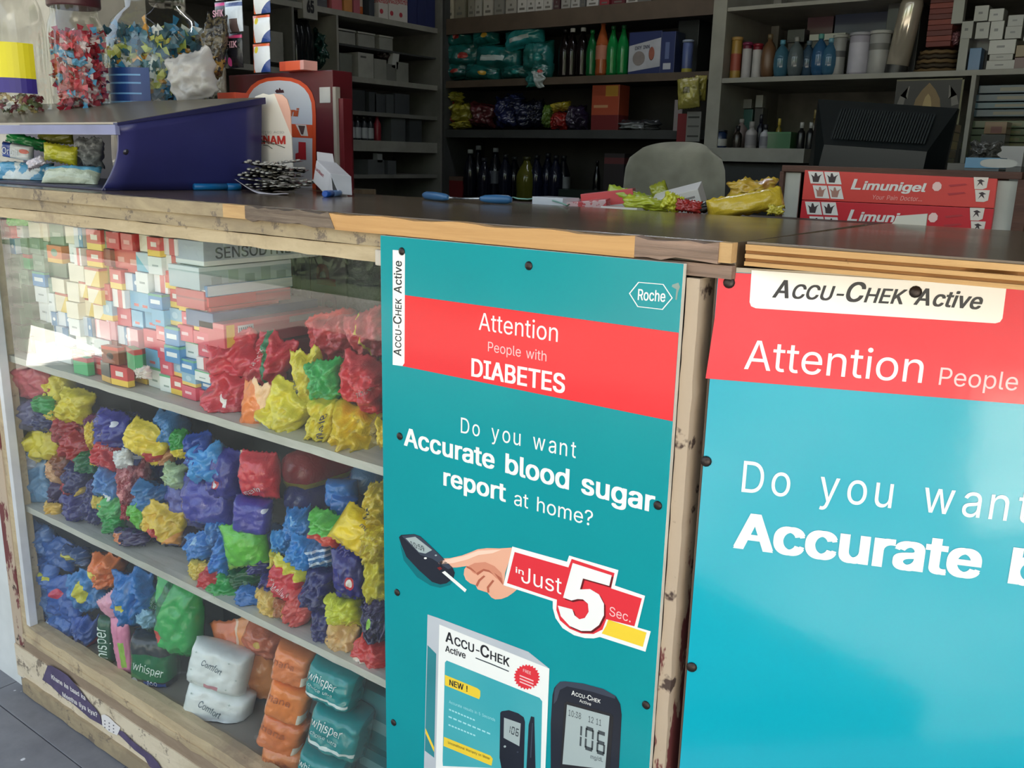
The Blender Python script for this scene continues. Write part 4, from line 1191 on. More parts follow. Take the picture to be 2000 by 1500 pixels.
P(520, 1245, 90, 60, 'c96a48', 'rust orange packet lying under the shelf', [('s', .45, .5, .08, 'c8a43a')], y=.14, T=.06, rot=-25, fl=.2, shape='pillow')
for k, (px, py, w_, h_, ro) in enumerate([(577, 1292, 78, 66, -14), (568, 1362, 84, 72, -16), (556, 1424, 92, 70, -18), (560, 1478, 90, 60, -8)]):
    P(px, py, w_, h_, ['e9854a', 'ef8a44', 'e07c42', 'e58a52'][k], 'orange wrapped pad packet in the orange pile, %s from the top' % ORD[k+1], [('r', .86, .98, .15, .42, 'eadfd0')], y=[.06, .05, .045, .03][k], T=.055, shape='block', rot=ro,
      crinkle=.3, fl=FLR, name='pad_packet', group='orange pad packets on the bottom shelf', text=[('nana', (.1, .58), (.62, .56), 0, .18, 'b06038', .004)])
for k, (px, py, w_, h_) in enumerate([(660, 1326, 104, 70), (668, 1418, 112, 80), (640, 1492, 100, 66)]):
    o = P(px, py, w_, h_, '158a8c', 'teal sanitary towel pack with white lettering, %s in the stack' % ['upper', 'middle', 'lowest'][k],
      [('b', 0, .22, '1a5f68'), ('d', .35, 1, .30+.0, '158a8c'), ('b', .22, .30, 'e3efec'), ('v', .93, 1, '0f7276')], y=[.06, .05, .04][k], T=.07, shape='block', rot=[-13, -12, -10][k], yaw=20,
      crinkle=.12, fl=(FLR if k == 2 else .16), name='sanitary_pack', text=[('whisper', (.10, .66), (.66, .60), 0, .20, 'eaf4f2', .012), ('choice ultra', (.12, .46), (.62, .42), 0, .09, 'cfe4e2', .006)])
flatbox(738, 1440, .10, .09, .10, .10, foil('2c7f86', (('r', .1, .9, .35, .55, '79adb0'), ('b', .0, .1, '1c5f66')), .4, 0, 'gen'), 'teal carton with a pale printed window behind the poster edge', fl=.20)
flatbox(738, 1440, .10, .10, .10, .052, foil('2a6f76', (('r', .1, .9, .35, .65, '69a0a4'),), .4, 0, 'gen'), 'teal carton under the one with the printed window', fl=.1465)
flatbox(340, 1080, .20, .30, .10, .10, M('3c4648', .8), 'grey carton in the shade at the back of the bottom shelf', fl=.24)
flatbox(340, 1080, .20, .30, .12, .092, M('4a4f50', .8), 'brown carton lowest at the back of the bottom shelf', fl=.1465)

# ---- cartons stacked in columns on the top glass shelf
ST = {
 'G': ('dark green', '1f5a3a', (('b', 0, .08, '1f4a34'),)), 'g': ('grey green', '7f9a84', (('r', .2, .8, .4, .6, '9fb3a0'),)), 'W': ('white', 'dfe6e4', (('r', .3, .75, .45, .55, '9aa6a8'),)),
 'w': ('white and blue', 'cfd9e2', (('v', .55, 1, '4a86b4'), ('s', .78, .5, .12, 'e6eef2'))), 'R': ('red', 'cf3a3c', (('r', .25, .75, .35, .6, 'e8a49c'),)),
 'r': ('red and yellow', 'd23b3a', (('b', 0, .32, 'ecc53e'), ('r', .3, .75, .5, .75, 'efe3d8'))), 'C': ('cream and yellow', 'efe3c4', (('d', 1, -.6, .35, 'e6c552'), ('b', .86, 1, 'c65a44'))),
 'T': ('turquoise and white', '4aa8c4', (('d', 1, 1, .9, 'b6c9d4'), ('v', .9, 1, 'cf4a4a'))), 'b': ('light blue', '6fb4d8', (('r', .3, .7, .2, .35, 'd05a5c'),)),
 'B': ('blue with a pale stripe', '3f8cc4', (('r', .15, .85, .35, .62, 'e6eef0'), ('b', .85, 1, '57a88c'))), 'y': ('pale blue yellow-footed', '8fb8cc', (('b', 0, .28, 'eac864'), ('s', .5, .6, .2, 'b7d3de'))),
 'P': ('pink red', 'dc5468', (('r', .25, .7, .4, .6, 'f4c6cc'),)), 'p': ('pale pink', 'e9a0aa', (('v', .1, .3, 'f3d8da'),)), 'S': ('white with a green swirl', 'e4ebe6', (('b', .88, 1, '58b078'), ('r', .3, .7, .3, .4, '8ea39a'))),
 'O': ('orange', 'd9713a', (('b', 0, .25, 'e2ae48'), ('s', .5, .6, .22, '7d9a84'))), 'k': ('black and gold', '2c2a26', (('b', .0, .3, 'cfa64a'),)), 'n': ('brown and orange', '8f4a24', (('s', .5, .45, .2, '4a3424'), ('b', .8, 1, 'd2452f'))),
 'l': ('bright green', '43b070', (('b', .75, 1, 'b8453c'),)), 'q': ('white and red', 'e9e6e4', (('v', .45, .8, 'd25a5e'),)), 'c': ('cream', 'e6dfc8', ()), 'D': ('dark red', '8c2a2a', ()), 'V': ('olive and red', '9c9440', (('v', .6, 1, 'b53a34'),)),
}
COLS = [(2, 24, 'RWggGGG'), (24, 42, 'RwggGGGG'), (44, 64, 'WglgGGGG'), (66, 88, 'cggBWWGW'), (88, 107, 'cgGgWwww'), (108, 134, 'gOGcCwwS'), (136, 158, 'cWcccWWl'), (158, 174, 'wqcCCwWl'),
        (174, 204, 'rrCCCpWR'), (204, 222, 'gDVRypDR'), (223, 248, 'RRrqPwnr'), (248, 273, 'RRwbbplr'), (273, 300, 'cTWbbPbS'), (298, 322, 'rWqBbPPPS'), (323, 350, 'qqrryBByr'), (350, 378, 'WqrPPSByP'), (378, 408, 'wRrrPPqSBP')]
rr = random.Random(11)
zsh = SH1
cart_proto = {}
for ci, (pa, pb, sq) in enumerate(COLS):
    n = len(sq); yc = .045+rr.uniform(0, .012)
    xa_ = at(pa+ (0 if ci < 13 else -2), 600, yc).x; xb_ = at(pb, 600, yc).x
    wd = (xb_-xa_)*.985
    top = .938 if ci < 15 else (.900 if ci == 15 else .875)
    hh = [rr.uniform(.85, 1.2) for _ in sq]; S_ = sum(hh); z = zsh
    lean = 0
    for ri, (ch, hq) in enumerate(zip(sq[::-1], hh[::-1])):
        nm, c_, ops_ = ST[ch]
        h_ = (top-zsh)*hq/S_
        dep = rr.uniform(.12, .17)
        ww = wd*rr.uniform(.93, 1)
        key = (ch, round(ww, 3), round(h_, 3))
        g = MB().box((-ww/2, 0, 0), (ww/2, dep, h_-.0006))
        xm = (xa_+xb_)/2+rr.uniform(-.001, .001)
        o = place(g, 'carton', foil(c_, ops_, .38, 0, 'gen'), (xm, yc+rr.uniform(-.006, .008), z), '%s carton, %s from bottom in the %s column of showcase cartons' % (nm, ORD[ri+1], ORD[ci+1]),
                  'carton', 'cartons stacked on the top glass shelf', (0, 0, R(rr.uniform(-3, 3))), .0008)
        z += h_
# second row behind, partly seen
def longbox(x, y0, z, wx, dy, hz, col, label, ops=(), yaw=0, sideops=None):
    m_end = foil(col, tuple(ops), .4, 0, 'gen')
    return place(MB().box((0, 0, 0), (wx, dy, hz)), 'long_carton', m_end, (x, y0, z), label, 'carton', None, (0, 0, R(yaw)), .001)
xc = at(383, 560, .05).x
c1 = longbox(xc-.055, .055, .902, .07, .27, .036, 'aebccb', 'long grey white toothpaste carton reading SENSODYNE, running back on top of the stack', (('b', 0, .2, 'e6eef0'),))
letter('lettering', 'SENSODYNE', M('3a4350', .5, var=0), c1, (.0704, .02, .010), (0, .14, 0), (0, 0, .016), .012)
c2 = longbox(xc-.06, .045, .868, .076, .17, .033, '9db4bc', 'long pale carton with faint printed squares, under the grey white toothpaste one', (('b', .82, 1, 'cfdce4'),))
for k in range(5):
    MB().box((.0761, .02+k*.03, .006), (.0764, .038+k*.03, .026 if k % 2 else .018)).build('printed_square', M(['7f979c', '8aa6a0'][k % 2], .5), c2)
c3 = longbox(xc-.052, .05, .838, .07, .16, .028, 'c2484e', 'red carton with small print under the pale long carton', (('b', .5, .6, 'a0444c'),))
c4 = longbox(xc-.03, .05, .812, .066, .20, .024, '3d5f8a', 'dark blue toothpaste carton lying front to back', ())
xd = at(432, 625, .05).x
c5 = longbox(xd-.055, .05, .787, .06, .21, .036, 'd04c58', 'red toothpaste carton with a yellow stripe and barcode, lying front to back', (('b', .8, 1, 'd86a72'),))
MB().box((.0601, .004, .001), (.0604, .018, .034)).build('yellow_stripe', M('e3bd44', .5), c5)
MB().box((.0601, .024, .003), (.0604, .052, .031)).build('barcode_panel', M('dfe3ea', .5), c5)
for k in range(7):
    MB().box((.0604, .026+k*.0036, .006), (.0606, .0275+k*.0036, .028)).build('barcode_bar', M('5a5f70', .5), c5)
MB().box((.0601, .12, .024), (.0604, .17, .033)).build('printed_panel', M('b9b0b4', .5), c5)
c6 = longbox(xd-.060, .13, .75, .075, .2, .034, '9c3c44', 'maroon carton beneath the red toothpaste carton', ())
c7 = longbox(xd-.062, .14, .6955, .085, .2, .053, '7c4048', 'brown red carton lowest in the stack behind the red packets', ())
# small things on top of the columns, left
for k, (px, py, w_, h_, c_, lab) in enumerate([(152, 452, 24, 36, 'b9c2cc', 'grey white jar standing on the cartons under the top rail'), (178, 450, 22, 34, 'b7b0b4', 'pale pink jar standing on the cartons under the top rail'),
                                           (198, 456, 18, 32, 'c3cfcc', 'pale green white jar on the cartons, rightmost of three')]):
    c = at(px, py+h_/2, .08); 
    MBo = MB().lathe([(.017, 0), (.018, .003), (.018, .018), (.012, .021), (.013, .022), (.013, .0285)], 16)
    place(MBo, 'jar', M(c_, .4), (c.x, .10, .9385), lab, 'jar')
# fallen small boxes at the shelf front
for (px, py, ch, w_, h_, yw) in ((164, 718, 'l', .040, .030, 4), (214, 742, 'k', .032, .034, -6), (240, 742, 'r', .042, .032, 5), (222, 700, 'n', .040, .028, 8), (262, 704, 'l', .036, .034, -14)):
    c = at(px, py, .03); nm, c_, ops_ = ST[ch]
    z_ = .6955 if py > 710 else .7288
    place(MB().box((-w_/2, 0, 0), (w_/2, .013, h_)), 'small_carton', foil(c_, ops_, .38, 0, 'gen'), (c.x, .024, z_), 'small %s carton at the shelf front %s' % (nm, 'before the columns' if py > 710 else 'on top of another small one'), 'carton', None, (0, 0, R(yw)), .0006)
P(280, 727, 26, 26, 'efe6dc', 'white crumpled paper lump at the shelf front', y=.03, T=.02, fl=SH1, name='paper_lump', cat='paper')
# white metal rack and hanging sign behind the open part of the case
xs = at(590, 560, .33).x
g = root('metal_rack', (xs-.22, .40, .70), 'pale metal rack with upright bars standing behind the showcase', 'rack')
for k in range(5):
    MB().box((k*.028, 0, 0), (k*.028+[.014, .005, .005, .010, .012][k], .01, .20)).build('upright', M('b9c2c4', .4), g)
MB().box((-.02, -.002, .105), (.16, .012, .112)).build('crossbar', M('b9c2c4', .4), g)
MB().box((-.02, -.002, -.02), (.16, .012, .0)).build('crossbar', M('b9c2c4', .4), g)
MB().box((-.006, -.004, -.70), (.0, .012, -.02)).build('leg', M('8a9294', .4), g)
MB().box((.150, -.004, -.70), (.156, .012, -.02)).build('leg', M('8a9294', .4), g)
MB().box((xs-.008, .335, .6955), (xs+.004, .345, .955)).build('rear_stile', M('aeb6ba', .4), ctr).matrix_parent_inverse = Matrix.Translation((1.05, -.18, 0))
sgn = root('paper_sign', (xs+.015, .338, .6975), 'grey paper sign with red lettering hanging in the showcase', 'sign')
MB().box((0, 0, 0), (.088, .003, .252)).build('sheet', M('8f8d92', .7), sgn)
for k, s_ in enumerate(('E', 'o', 'P', 'F')):
    letter('lettering', s_, M('8c3036', .6, var=0), sgn, (.062, -.0004, .045+k*.05), (0, 0, .036), (-.045, 0, 0), .04)
# ------------------------------------------------------------------ on the worktop
CLR = NT('clear_plastic')
_gl = CLR.n('ShaderNodeBsdfGlossy'); _gl.inputs['Roughness'].default_value = .06
_tr = CLR.n('ShaderNodeBsdfTransparent'); _tr.inputs['Color'].default_value = (.90, .90, .88, 1)
_lw = CLR.n('ShaderNodeLayerWeight'); _lw.inputs[0].default_value = .35
_ms = CLR.n('ShaderNodeMixShader')
CLR.link(CLR.math('MULTIPLY_ADD', _lw.outputs['Facing'], .30, .04), _ms.inputs[0]); CLR.link(_tr.outputs[0], _ms.inputs[1]); CLR.link(_gl.outputs[0], _ms.inputs[2])
CLR.link(_ms.outputs[0], CLR.t.nodes['Material Output'].inputs[0]); CLR = CLR.m
FILM = NT('milky_film')
_df = FILM.n('ShaderNodeBsdfPrincipled'); _df.inputs['Base Color'].default_value = lin('d8d5d2'); _df.inputs['Roughness'].default_value = .4
_tr = FILM.n('ShaderNodeBsdfTransparent'); _ms = FILM.n('ShaderNodeMixShader'); _ms.inputs[0].default_value = .62
FILM.link(_tr.outputs[0], _ms.inputs[1]); FILM.link(_df.outputs[0], _ms.inputs[2]); FILM.link(_ms.outputs[0], FILM.t.nodes['Material Output'].inputs[0]); FILM = FILM.m
PURP = M('33356f', .35, var=.08); PURPD = M('292a55', .4)
# display tray
tr = root('display_tray', (-1.75, .19, 1.0), 'dark blue display tray with a clear sloping lid on the worktop at the left', 'tray')
tinv = Matrix.Translation((1.75, -.19, -1.0))
def tp(mb, name, mat, bev=0, parent=None):
    o = mb.build(name, mat, parent or tr, bev)
    if parent is None: o.matrix_parent_inverse = tinv
    return o
vs = []; fs = []; n = 8
for k in (0, -.006):
    for i in range(n+1):
        for j in range(n+1):
            u, v = i/n, j/n
            lo_ = Vector((-1.405+.051*u, .057+.269*u, 1.0005)); hi_ = Vector((-1.347+.005*u, .057+.269*u, 1.1005+.0535*u))
            cv = .012*(1-u)**3*math.sin(PI*min(1, v*1.0))
            p_ = lo_.lerp(hi_, v); vs.append((p_.x+k, p_.y+cv, p_.z))
q_ = (n+1)**2
for i in range(n):
    for j in range(n):
        a = i*(n+1)+j; fs.append((a, a+n+1, a+n+2, a+1)); fs.append((q_+a, q_+a+1, q_+a+n+2, q_+a+n+1))
for i in range(n):
    for a in (i, n*(n+1)+i): fs.append((a, a+1, q_+a+1, q_+a))
    for a in (i*(n+1), i*(n+1)+n): fs.append((a, a+n+1, q_+a+n+1, q_+a))
tp(MB().add(vs, fs, 0, True), 'side_wall', PURP)
tp(MB().box((-2.2, .320, 1.0005), (-1.352, .326, 1.155)), 'back_wall', PURP)
tp(MB().prism([(-1.336, .330, 1.147), (-1.336, .330, 1.158), (-1.346, .055, 1.104), (-1.346, .055, 1.100)], (-.012, 0, 0)), 'lid_rim', PURPD, .0008)
tp(MB().box((-2.2, .052, 1.086), (-1.348, .060, 1.101)), 'front_bar', M('7c80a8', .3), .001)
tp(MB().box((-2.2, .058, 1.0005), (-1.40, .32, 1.004)), 'base', PURPD)
LIDG = NT('scratched_lid')
_gl = LIDG.n('ShaderNodeBsdfGlossy'); _gl.inputs['Roughness'].default_value = .12; _tr = LIDG.n('ShaderNodeBsdfTransparent'); _tr.inputs['Color'].default_value = lin('9c968c')
_df = LIDG.n('ShaderNodeBsdfDiffuse'); _df.inputs['Color'].default_value = lin('b0a694'); _m1 = LIDG.n('ShaderNodeMixShader'); _m2 = LIDG.n('ShaderNodeMixShader')
_m1.inputs[0].default_value = .55; _m2.inputs[0].default_value = .3
LIDG.link(_tr.outputs[0], _m1.inputs[1]); LIDG.link(_df.outputs[0], _m1.inputs[2]); LIDG.link(_m1.outputs[0], _m2.inputs[1]); LIDG.link(_gl.outputs[0], _m2.inputs[2])
LIDG.link(_m2.outputs[0], LIDG.t.nodes['Material Output'].inputs[0]); LIDG = LIDG.m
tp(MB().prism([(-2.2, .056, 1.102), (-1.348, .056, 1.102), (-1.342, .328, 1.155), (-2.2, .328, 1.155)], (0, 0, .003)), 'lid', LIDG)
kb = tp(MB().lathe([(.0055, 0), (.006, .002), (.004, .006), (.0015, .0075)], 12, 0, Matrix.Translation((-1.374, .080, 1.062))@Matrix.Rotation(R(85), 4, 'Y')), 'screw_knob', M('555560', .3, .7))
# gum packs and sweets in the tray
def soft(px, py, wp, hp, col, label, **k):
    k.setdefault('ymin', .066); k.setdefault('ymax', .318); k.setdefault('fl', 1.005); k.setdefault('name', 'sweet_packet')
    return packet(px, py, wp, hp, col, label, **k)
soft(30, 340, 140, 50, '5aa4c8', 'sky blue sweet bag lying in the tray at the left', ops=[('n', 40, 'e3e8e0')], y=.10, T=.03, shape='pillow', lean=-30)
soft(140, 346, 110, 44, 'ccd4b8', 'pale cream sweet bag with a blue upper edge in the tray', ops=[('b', .7, 1, '6db0cc')], y=.10, T=.03, shape='pillow', lean=-30)
soft(35, 296, 60, 30, 'd5dadd', 'white and blue gum pack with white lettering in the tray', ops=[('v', 0, .35, '2c4a9c'), ('s', .8, .6, .15, 'c8503a')], y=.12, T=.02, shape='block', crinkle=.1, rot=-8, text=[('Orbit', (.10, .25), (.62, .25), 0, .42, 'dfe6f0', .015)])
soft(50, 275, 80, 22, '23a04c', 'bright green wrapper in the tray', y=.16, T=.02, shape='pillow', rot=-14)
soft(118, 300, 66, 36, 'd9d83c', 'yellow wrapper in the middle of the tray', y=.14, T=.02, shape='pillow', rot=-8)
soft(108, 270, 70, 22, '8c8c2c', 'olive wrapper at the back of the tray', y=.20, T=.02, shape='pillow')
soft(175, 300, 50, 60, 'a2a8ac', 'grey clear sweet bag at the right end of the tray', y=.18, T=.03, shape='crumple')
soft(70, 318, 34, 20, 'e4dce4', 'small pale pink wrapper in the tray', y=.10, T=.014, rot=20)
# jars of sweets
def jar(x, y, z, rad, H, label, neck, lid=None, seg=28, sy=1):
    t = root('sweet_jar', (x, y, z), label, 'jar')
    pr = [(rad*.86, 0), (rad*.97, .006), (rad, .02)] + [(rad*(1+.012*math.sin(k*1.3)), .02+(H*.62-.02)*k/8) for k in range(1, 9)] + [(rad*.93, H*.72), (rad*.80, H*.80), (neck, H*.86), (neck, H*.93)]
    MB().lathe(pr, seg, 0, None, False, 1, sy).build('jar_body', CLR, t)
    if lid:
        MB().lathe([(neck*1.1, H*.86), (neck*1.13, H*.87), (neck*1.13, H*.985), (neck*1.0, H)], 24).build('lid', M(lid, .4), t)
    return t
def sweets(t, rad, z0, z1, cols, n, seed, size=.017):
    r_ = random.Random(seed)
    grp = {}
    for i in range(n):
        a = r_.uniform(0, 2*PI); q = rad*math.sqrt(r_.uniform(.45, 1)); z = r_.uniform(z0, z1)
        c = Vector((q*math.cos(a), q*math.sin(a), z)); c_ = r_.choice(cols); s = size*r_.uniform(.7, 1.3)
        T_ = Matrix.Translation(c)@Matrix.Rotation(r_.uniform(0, 6), 4, 'Z')@Matrix.Rotation(r_.uniform(0, 3), 4, 'X')@Matrix.Rotation(r_.uniform(0, 3), 4, 'Y')
        g = MB()
        vs = [T_@Vector(v) for v in ((-s, -s*.3, 0), (-s*.45, -s*.16, 0), (-s*.3, -s*.42, -s*.2), (s*.3, -s*.42, -s*.15), (s*.45, -s*.16, 0), (s, -s*.34, .002), (s, s*.3, 0), (s*.45, s*.16, 0), (s*.3, s*.42, s*.2), (-s*.3, s*.42, s*.15), (-s*.45, s*.16, 0), (-s, s*.34, 0), (0, 0, s*.34), (0, 0, -s*.34))]
        fs = [(0, 1, 10, 11), (4, 5, 6, 7), (1, 2, 12), (2, 3, 12), (3, 4, 12), (4, 7, 12), (7, 8, 12), (8, 9, 12), (9, 10, 12), (10, 1, 12), (2, 1, 13), (3, 2, 13), (4, 3, 13), (7, 4, 13), (8, 7, 13), (9, 8, 13), (10, 9, 13), (1, 10, 13)]
        grp.setdefault(c_, []).append((vs, fs))
    g = MB(); mats = []
    for mi, (c_, L) in enumerate(grp.items()):
        mats.append(foil(c_, (), .25, .3, 'gen'))
        for vs, fs in L: g.add(vs, fs, mi)
    o = g.build('wrapped_sweets', mats, t, fix=False); o['kind'] = 'stuff'
    return o
def arc_label(t, rad, z0, z1, a0, a1, mats, splits, name='jar_label'):
    """a label wrapped on the jar; splits: list of (z fraction top, material index)"""
    g = MB(); n = 18
    zs_ = [0]+[s[0] for s in splits]
    for k in range(n):
        A_ = a0+(a1-a0)*k/n; B_ = a0+(a1-a0)*(k+1)/n
        for j in range(len(splits)):
            za, zb = z0+(z1-z0)*zs_[j], z0+(z1-z0)*zs_[j+1]
            g.add([(rad*math.cos(A_), rad*math.sin(A_), za), (rad*math.cos(B_), rad*math.sin(B_), za), (rad*math.cos(B_), rad*math.sin(B_), zb), (rad*math.cos(A_), rad*math.sin(A_), zb)], [(0, 1, 2, 3)], splits[j][1], True)
    return g.build(name, mats, t, fix=False)
j1 = jar(at(28, 150, .17).x, .170, 1.1295, .062, .27, 'large clear sweet jar with a yellow and purple label, leftmost on the tray lid', .045)
sweets(j1, .046, .006, .032, ['b9a56a', '7a8a5a', '8a3a44', 'c0c4c0'], 60, 1, .012)
arc_label(j1, .0633, .034, .125, R(-150), R(10), [M('ecdf2e', .35, var=0), M('3b2f88', .35, var=0)], [(.30, 1), (1, 0)])
for k, (s_, zz_, hh, aa, ab) in enumerate((('Dairy Milk', .042, .008, -100, -52), ('Eclairs', .052, .006, -96, -62), ('Net wt.', .085, .004, -96, -70))):
    rd = .0640
    letter('lettering', s_, M('cfc9e8' if k < 2 else '8c8430', .4, var=0), j1, (0, 0, 0), (1, 0, 0), (0, 0, 1), 0, fn=lambda s, t, aa=aa, ab=ab, zz_=zz_, hh=hh: Vector((rd*math.cos(R(aa+(ab-aa)*s)), rd*math.sin(R(aa+(ab-aa)*s)), zz_+hh*t)))
j2 = jar(at(156, 150, .255).x, .255, 1.142, .053, .215, 'clear jar of red wrapped sweets with a maroon lid, between the other two jars', .043, '4a2229')
sweets(j2, .037, .006, .14, ['b5283a', 'd63c50', 'c8475c', 'd9c9cc', '9c2030', 'b5283a', '4a9cc8'], 330, 2, .017)
j3 = jar(at(312, 150, .425).x, .425, 1.0005, .108, .40, 'big round clear jar of blue, yellow and white sweets behind the tray', .06)
sweets(j3, .086, .13, .300, ['4a7486', '5a8ca0', 'd9e07a', 'dfe6e6', '2f8fc4', 'e8a848', '3f6474', '3c6c8a', 'c3d36a'], 900, 3, .024)
arc_label(j3, .1100, .145, .222, R(-112), R(-52), [M('22407c', .35, var=0), M('6fa3d0', .4, var=0)], [(.12, 0), (.17, 1), (.34, 0), (.38, 1), (.60, 0), (.64, 1), (.80, 0), (.84, 1), (1, 0)])
arc_label(j3, .1100, .145, .222, R(-52), R(-43), [M('22407c', .35, var=0)], [(1, 0)])
# milky plastic bag
packet(377, 150, 86, 96, 'd6d2ce', 'crumpled milky plastic bag before the big sweet jar', y=.34, T=.05, rot=16, shape='crumple', fl=1.155, ymin=.2, ymax=.44, name='plastic_bag', cat='bag', mat=FILM)
packet(420, 92, 40, 120, '5a5038', 'dark gold and clear wrapper hanging beside the big jar', ops=[('b', .1, .35, 'a8843c'), ('n', 60, '2a2724')], y=.40, T=.03, rot=-8, ymin=.3, ymax=.6, shape='crumple', name='hanging_wrapper', cat='wrapper')
packet(429, 160, 26, 56, '9a9484', 'thin clear packet standing behind the plastic bag', y=.44, T=.015, ymin=.3, ymax=.6, shape='pillow', name='thin_packet')
# sachet strips
def strip(px0, px1, pys, y, label, faces, name='sachet_strip'):
    """a strip of sachets hanging down; pys: breaks in picture rows"""
    top = at(px0, pys[0], y)
    t = root(name, (top.x, y, at(px0, pys[-1], y).z), label, 'sachets')
    for k in range(len(pys)-1):
        a = at(px0, pys[k+1], y); b = at(px1, pys[k], y)
        w_ = b.x-a.x; h_ = b.z-a.z; nn = 8
        g = MB()
        vs = []; fs = []
        for i in range(nn+1):
            for j in range(nn+1):
                u, v = i/nn, j/nn
                bul = .006*(math.sin(PI*u)*math.sin(PI*v))**.5+.0012*noise.noise(Vector((u*5, v*5, k*3+px0)))
                vs.append((a.x-top.x+w_*u, -bul, a.z-t.location.z+h_*v))
        for i in range(nn):
            for j in range(nn):
                q = i*(nn+1)+j; fs.append((q, q+nn+1, q+nn+2, q+1))
        kk = len(vs)
        vs += [(x, .001, z) for x, _, z in vs]
        fs += [tuple(i+kk for i in f[::-1]) for f in fs]
        o = g.add(vs, fs, 0, True).build('sachet', foil(faces[k][0], tuple(faces[k][1]), .25, .2, 'gen'), t, fix=False)
        for (s_, u0, u1, v0, ch, tc) in faces[k][2]:
            letter('lettering', s_, M(tc, .4, var=0), o, (a.x-top.x+w_*u0, -.0085, a.z-t.location.z+h_*v0), (w_*(u1-u0), 0, 0), (0, 0, h_*ch), .02)
    return t
BK = '1d1c22'
strip(421, 444, (-60, 2, 48), .46, 'strip of black sachets with pink lettering, leftmost of the hanging strips', [(BK, [('b', .0, .15, 'c9cdd6')], []), ('241f2c', [('b', .8, .95, 'd83a8a')], [('SHIK', .1, .9, .3, .3, 'e0a0b8')])])
strip(424, 449, (62, 98, 132), .455, 'slim sachet with a pink end hanging beside the big jar', [('3a3840', [], []), ('55545c', [('b', .15, .6, 'e04ac8')], [])])
strip(441, 472, (-60, 0, 64, 134), .43, 'strip of silver and black sachets with a face print, second of the hanging strips',
      [('c3ccda', [], []), ('c9d2de', [('r', .35, .8, .0, .42, '5a4a48'), ('b', .82, .95, '3a4f86'), ('v', 0, .08, '7c88a0')], []), (BK, [('s', .35, .18, .13, 'e24a9a'), ('b', .86, .95, 'c23a6a')], [('SHIK', .12, .9, .58, .18, 'cfa0ae')])])
strip(496, 526, (-30, 28, 84, 142), .45, 'strip of white and blue sachets with orange bands, hanging before the red cabinet',
      [('e8ecf2', [('d', .8, -1, .35, '2c4c94'), ('b', .9, 1, 'e2622a'), ('v', 0, .12, 'e2622a'), ('s', .3, .78, .12, 'e8d23a')], [])]*3)
# red cabinet beyond the worktop's end with its placard
A_ = at(452, 260, .47); B_ = at(652, 260, .47); zt = at(560, 141, .47).z
cb = root('red_cabinet', ((A_.x+B_.x)/2, .5, 0), 'maroon cabinet with an orange edged placard standing behind the worktop', 'cabinet')
cx0, cx1 = A_.x-cb.location.x, B_.x-cb.location.x
RC = M('5e1a22', .35, coat=.2)
MB().box((cx0, -.03, 0), (cx1, .02, zt)).build('door', RC, cb, .002)
MB().box((cx1+.001, -.032, 0), (cx1+.009, -.02, zt-.03)).build('white_edge', M('a8a094', .5), cb, .001)
MB().box((cx1+.010, -.026, 0), (cx1+.022, -.004, zt-.05)).build('side_panel', M('6e1c24', .4), cb, .001)
MB().box((cx1-.035, -.0315, zt-.058), (cx1-.006, -.03, zt-.030)).build('white_sticker', M('c9c6c0', .6), cb, .0004)
def cab(px, py, d): 
    p = at(px, py, .47-d); return (p.x-cb.location.x, -.03-d, p.z)
def arch(k):
    cx_ = 545; pts = []
    for i in range(13):
        a = PI-PI*i/12
        pts.append((cx_+(72-k)*spow(math.cos(a), .8), 226-(76-k)*spow(math.sin(a), .75)))
    return [(cx_-72+k, 395)]+pts+[(cx_+72-k, 395)]
MB().poly([cab(x, y, .0008) for x, y in arch(0)]).build('placard_rim', M('e0542a', .4, var=0), cb, fix=False)
MB().poly([cab(x, y, .0012) for x, y in arch(7)]).build('placard', M('d4d6dc', .4, var=0), cb, fix=False)
MB().poly([cab(x, y, .0016) for x, y in ((537, 178), (541, 174), (544, 176), (546, 171), (549, 176), (553, 175), (555, 181), (540, 182))]).build('hanging_slot', M('4a2028', .6), cb, fix=False)
MB().poly([cab(x, y, .0016) for x, y in ((530, 240), (610, 244), (611, 270), (530, 266))]).build('orange_band', M('e0542a', .4, var=0), cb, fix=False)
MB().poly([cab(x, y, .0020) for x, y in ((577, 243), (598, 244), (602, 266), (588, 265))]).build('printed_picture', M('e6dccf', .4, var=0), cb, fix=False)
MB().poly([cab(x, y, .0024) for x, y in ((582, 245), (596, 246), (592, 263), (588, 262))]).build('printed_leg', M('5c4440', .4, var=0), cb, fix=False)
MB().poly([cab(x, y, .0020) for x, y in ((583, 277), (597, 278), (598, 312), (577, 311), (577, 300), (583, 298))]).build('printed_tube', M('c8323a', .4, var=0), cb, fix=False)
p0_ = Vector(cab(566, 226, .002)); p1_ = Vector(cab(582, 227, .002))
letter('lettering', 'ni', M('c85a30', .4, var=0), cb, p0_, p1_-p0_, Vector((0, 0, .014)), .05, .3)
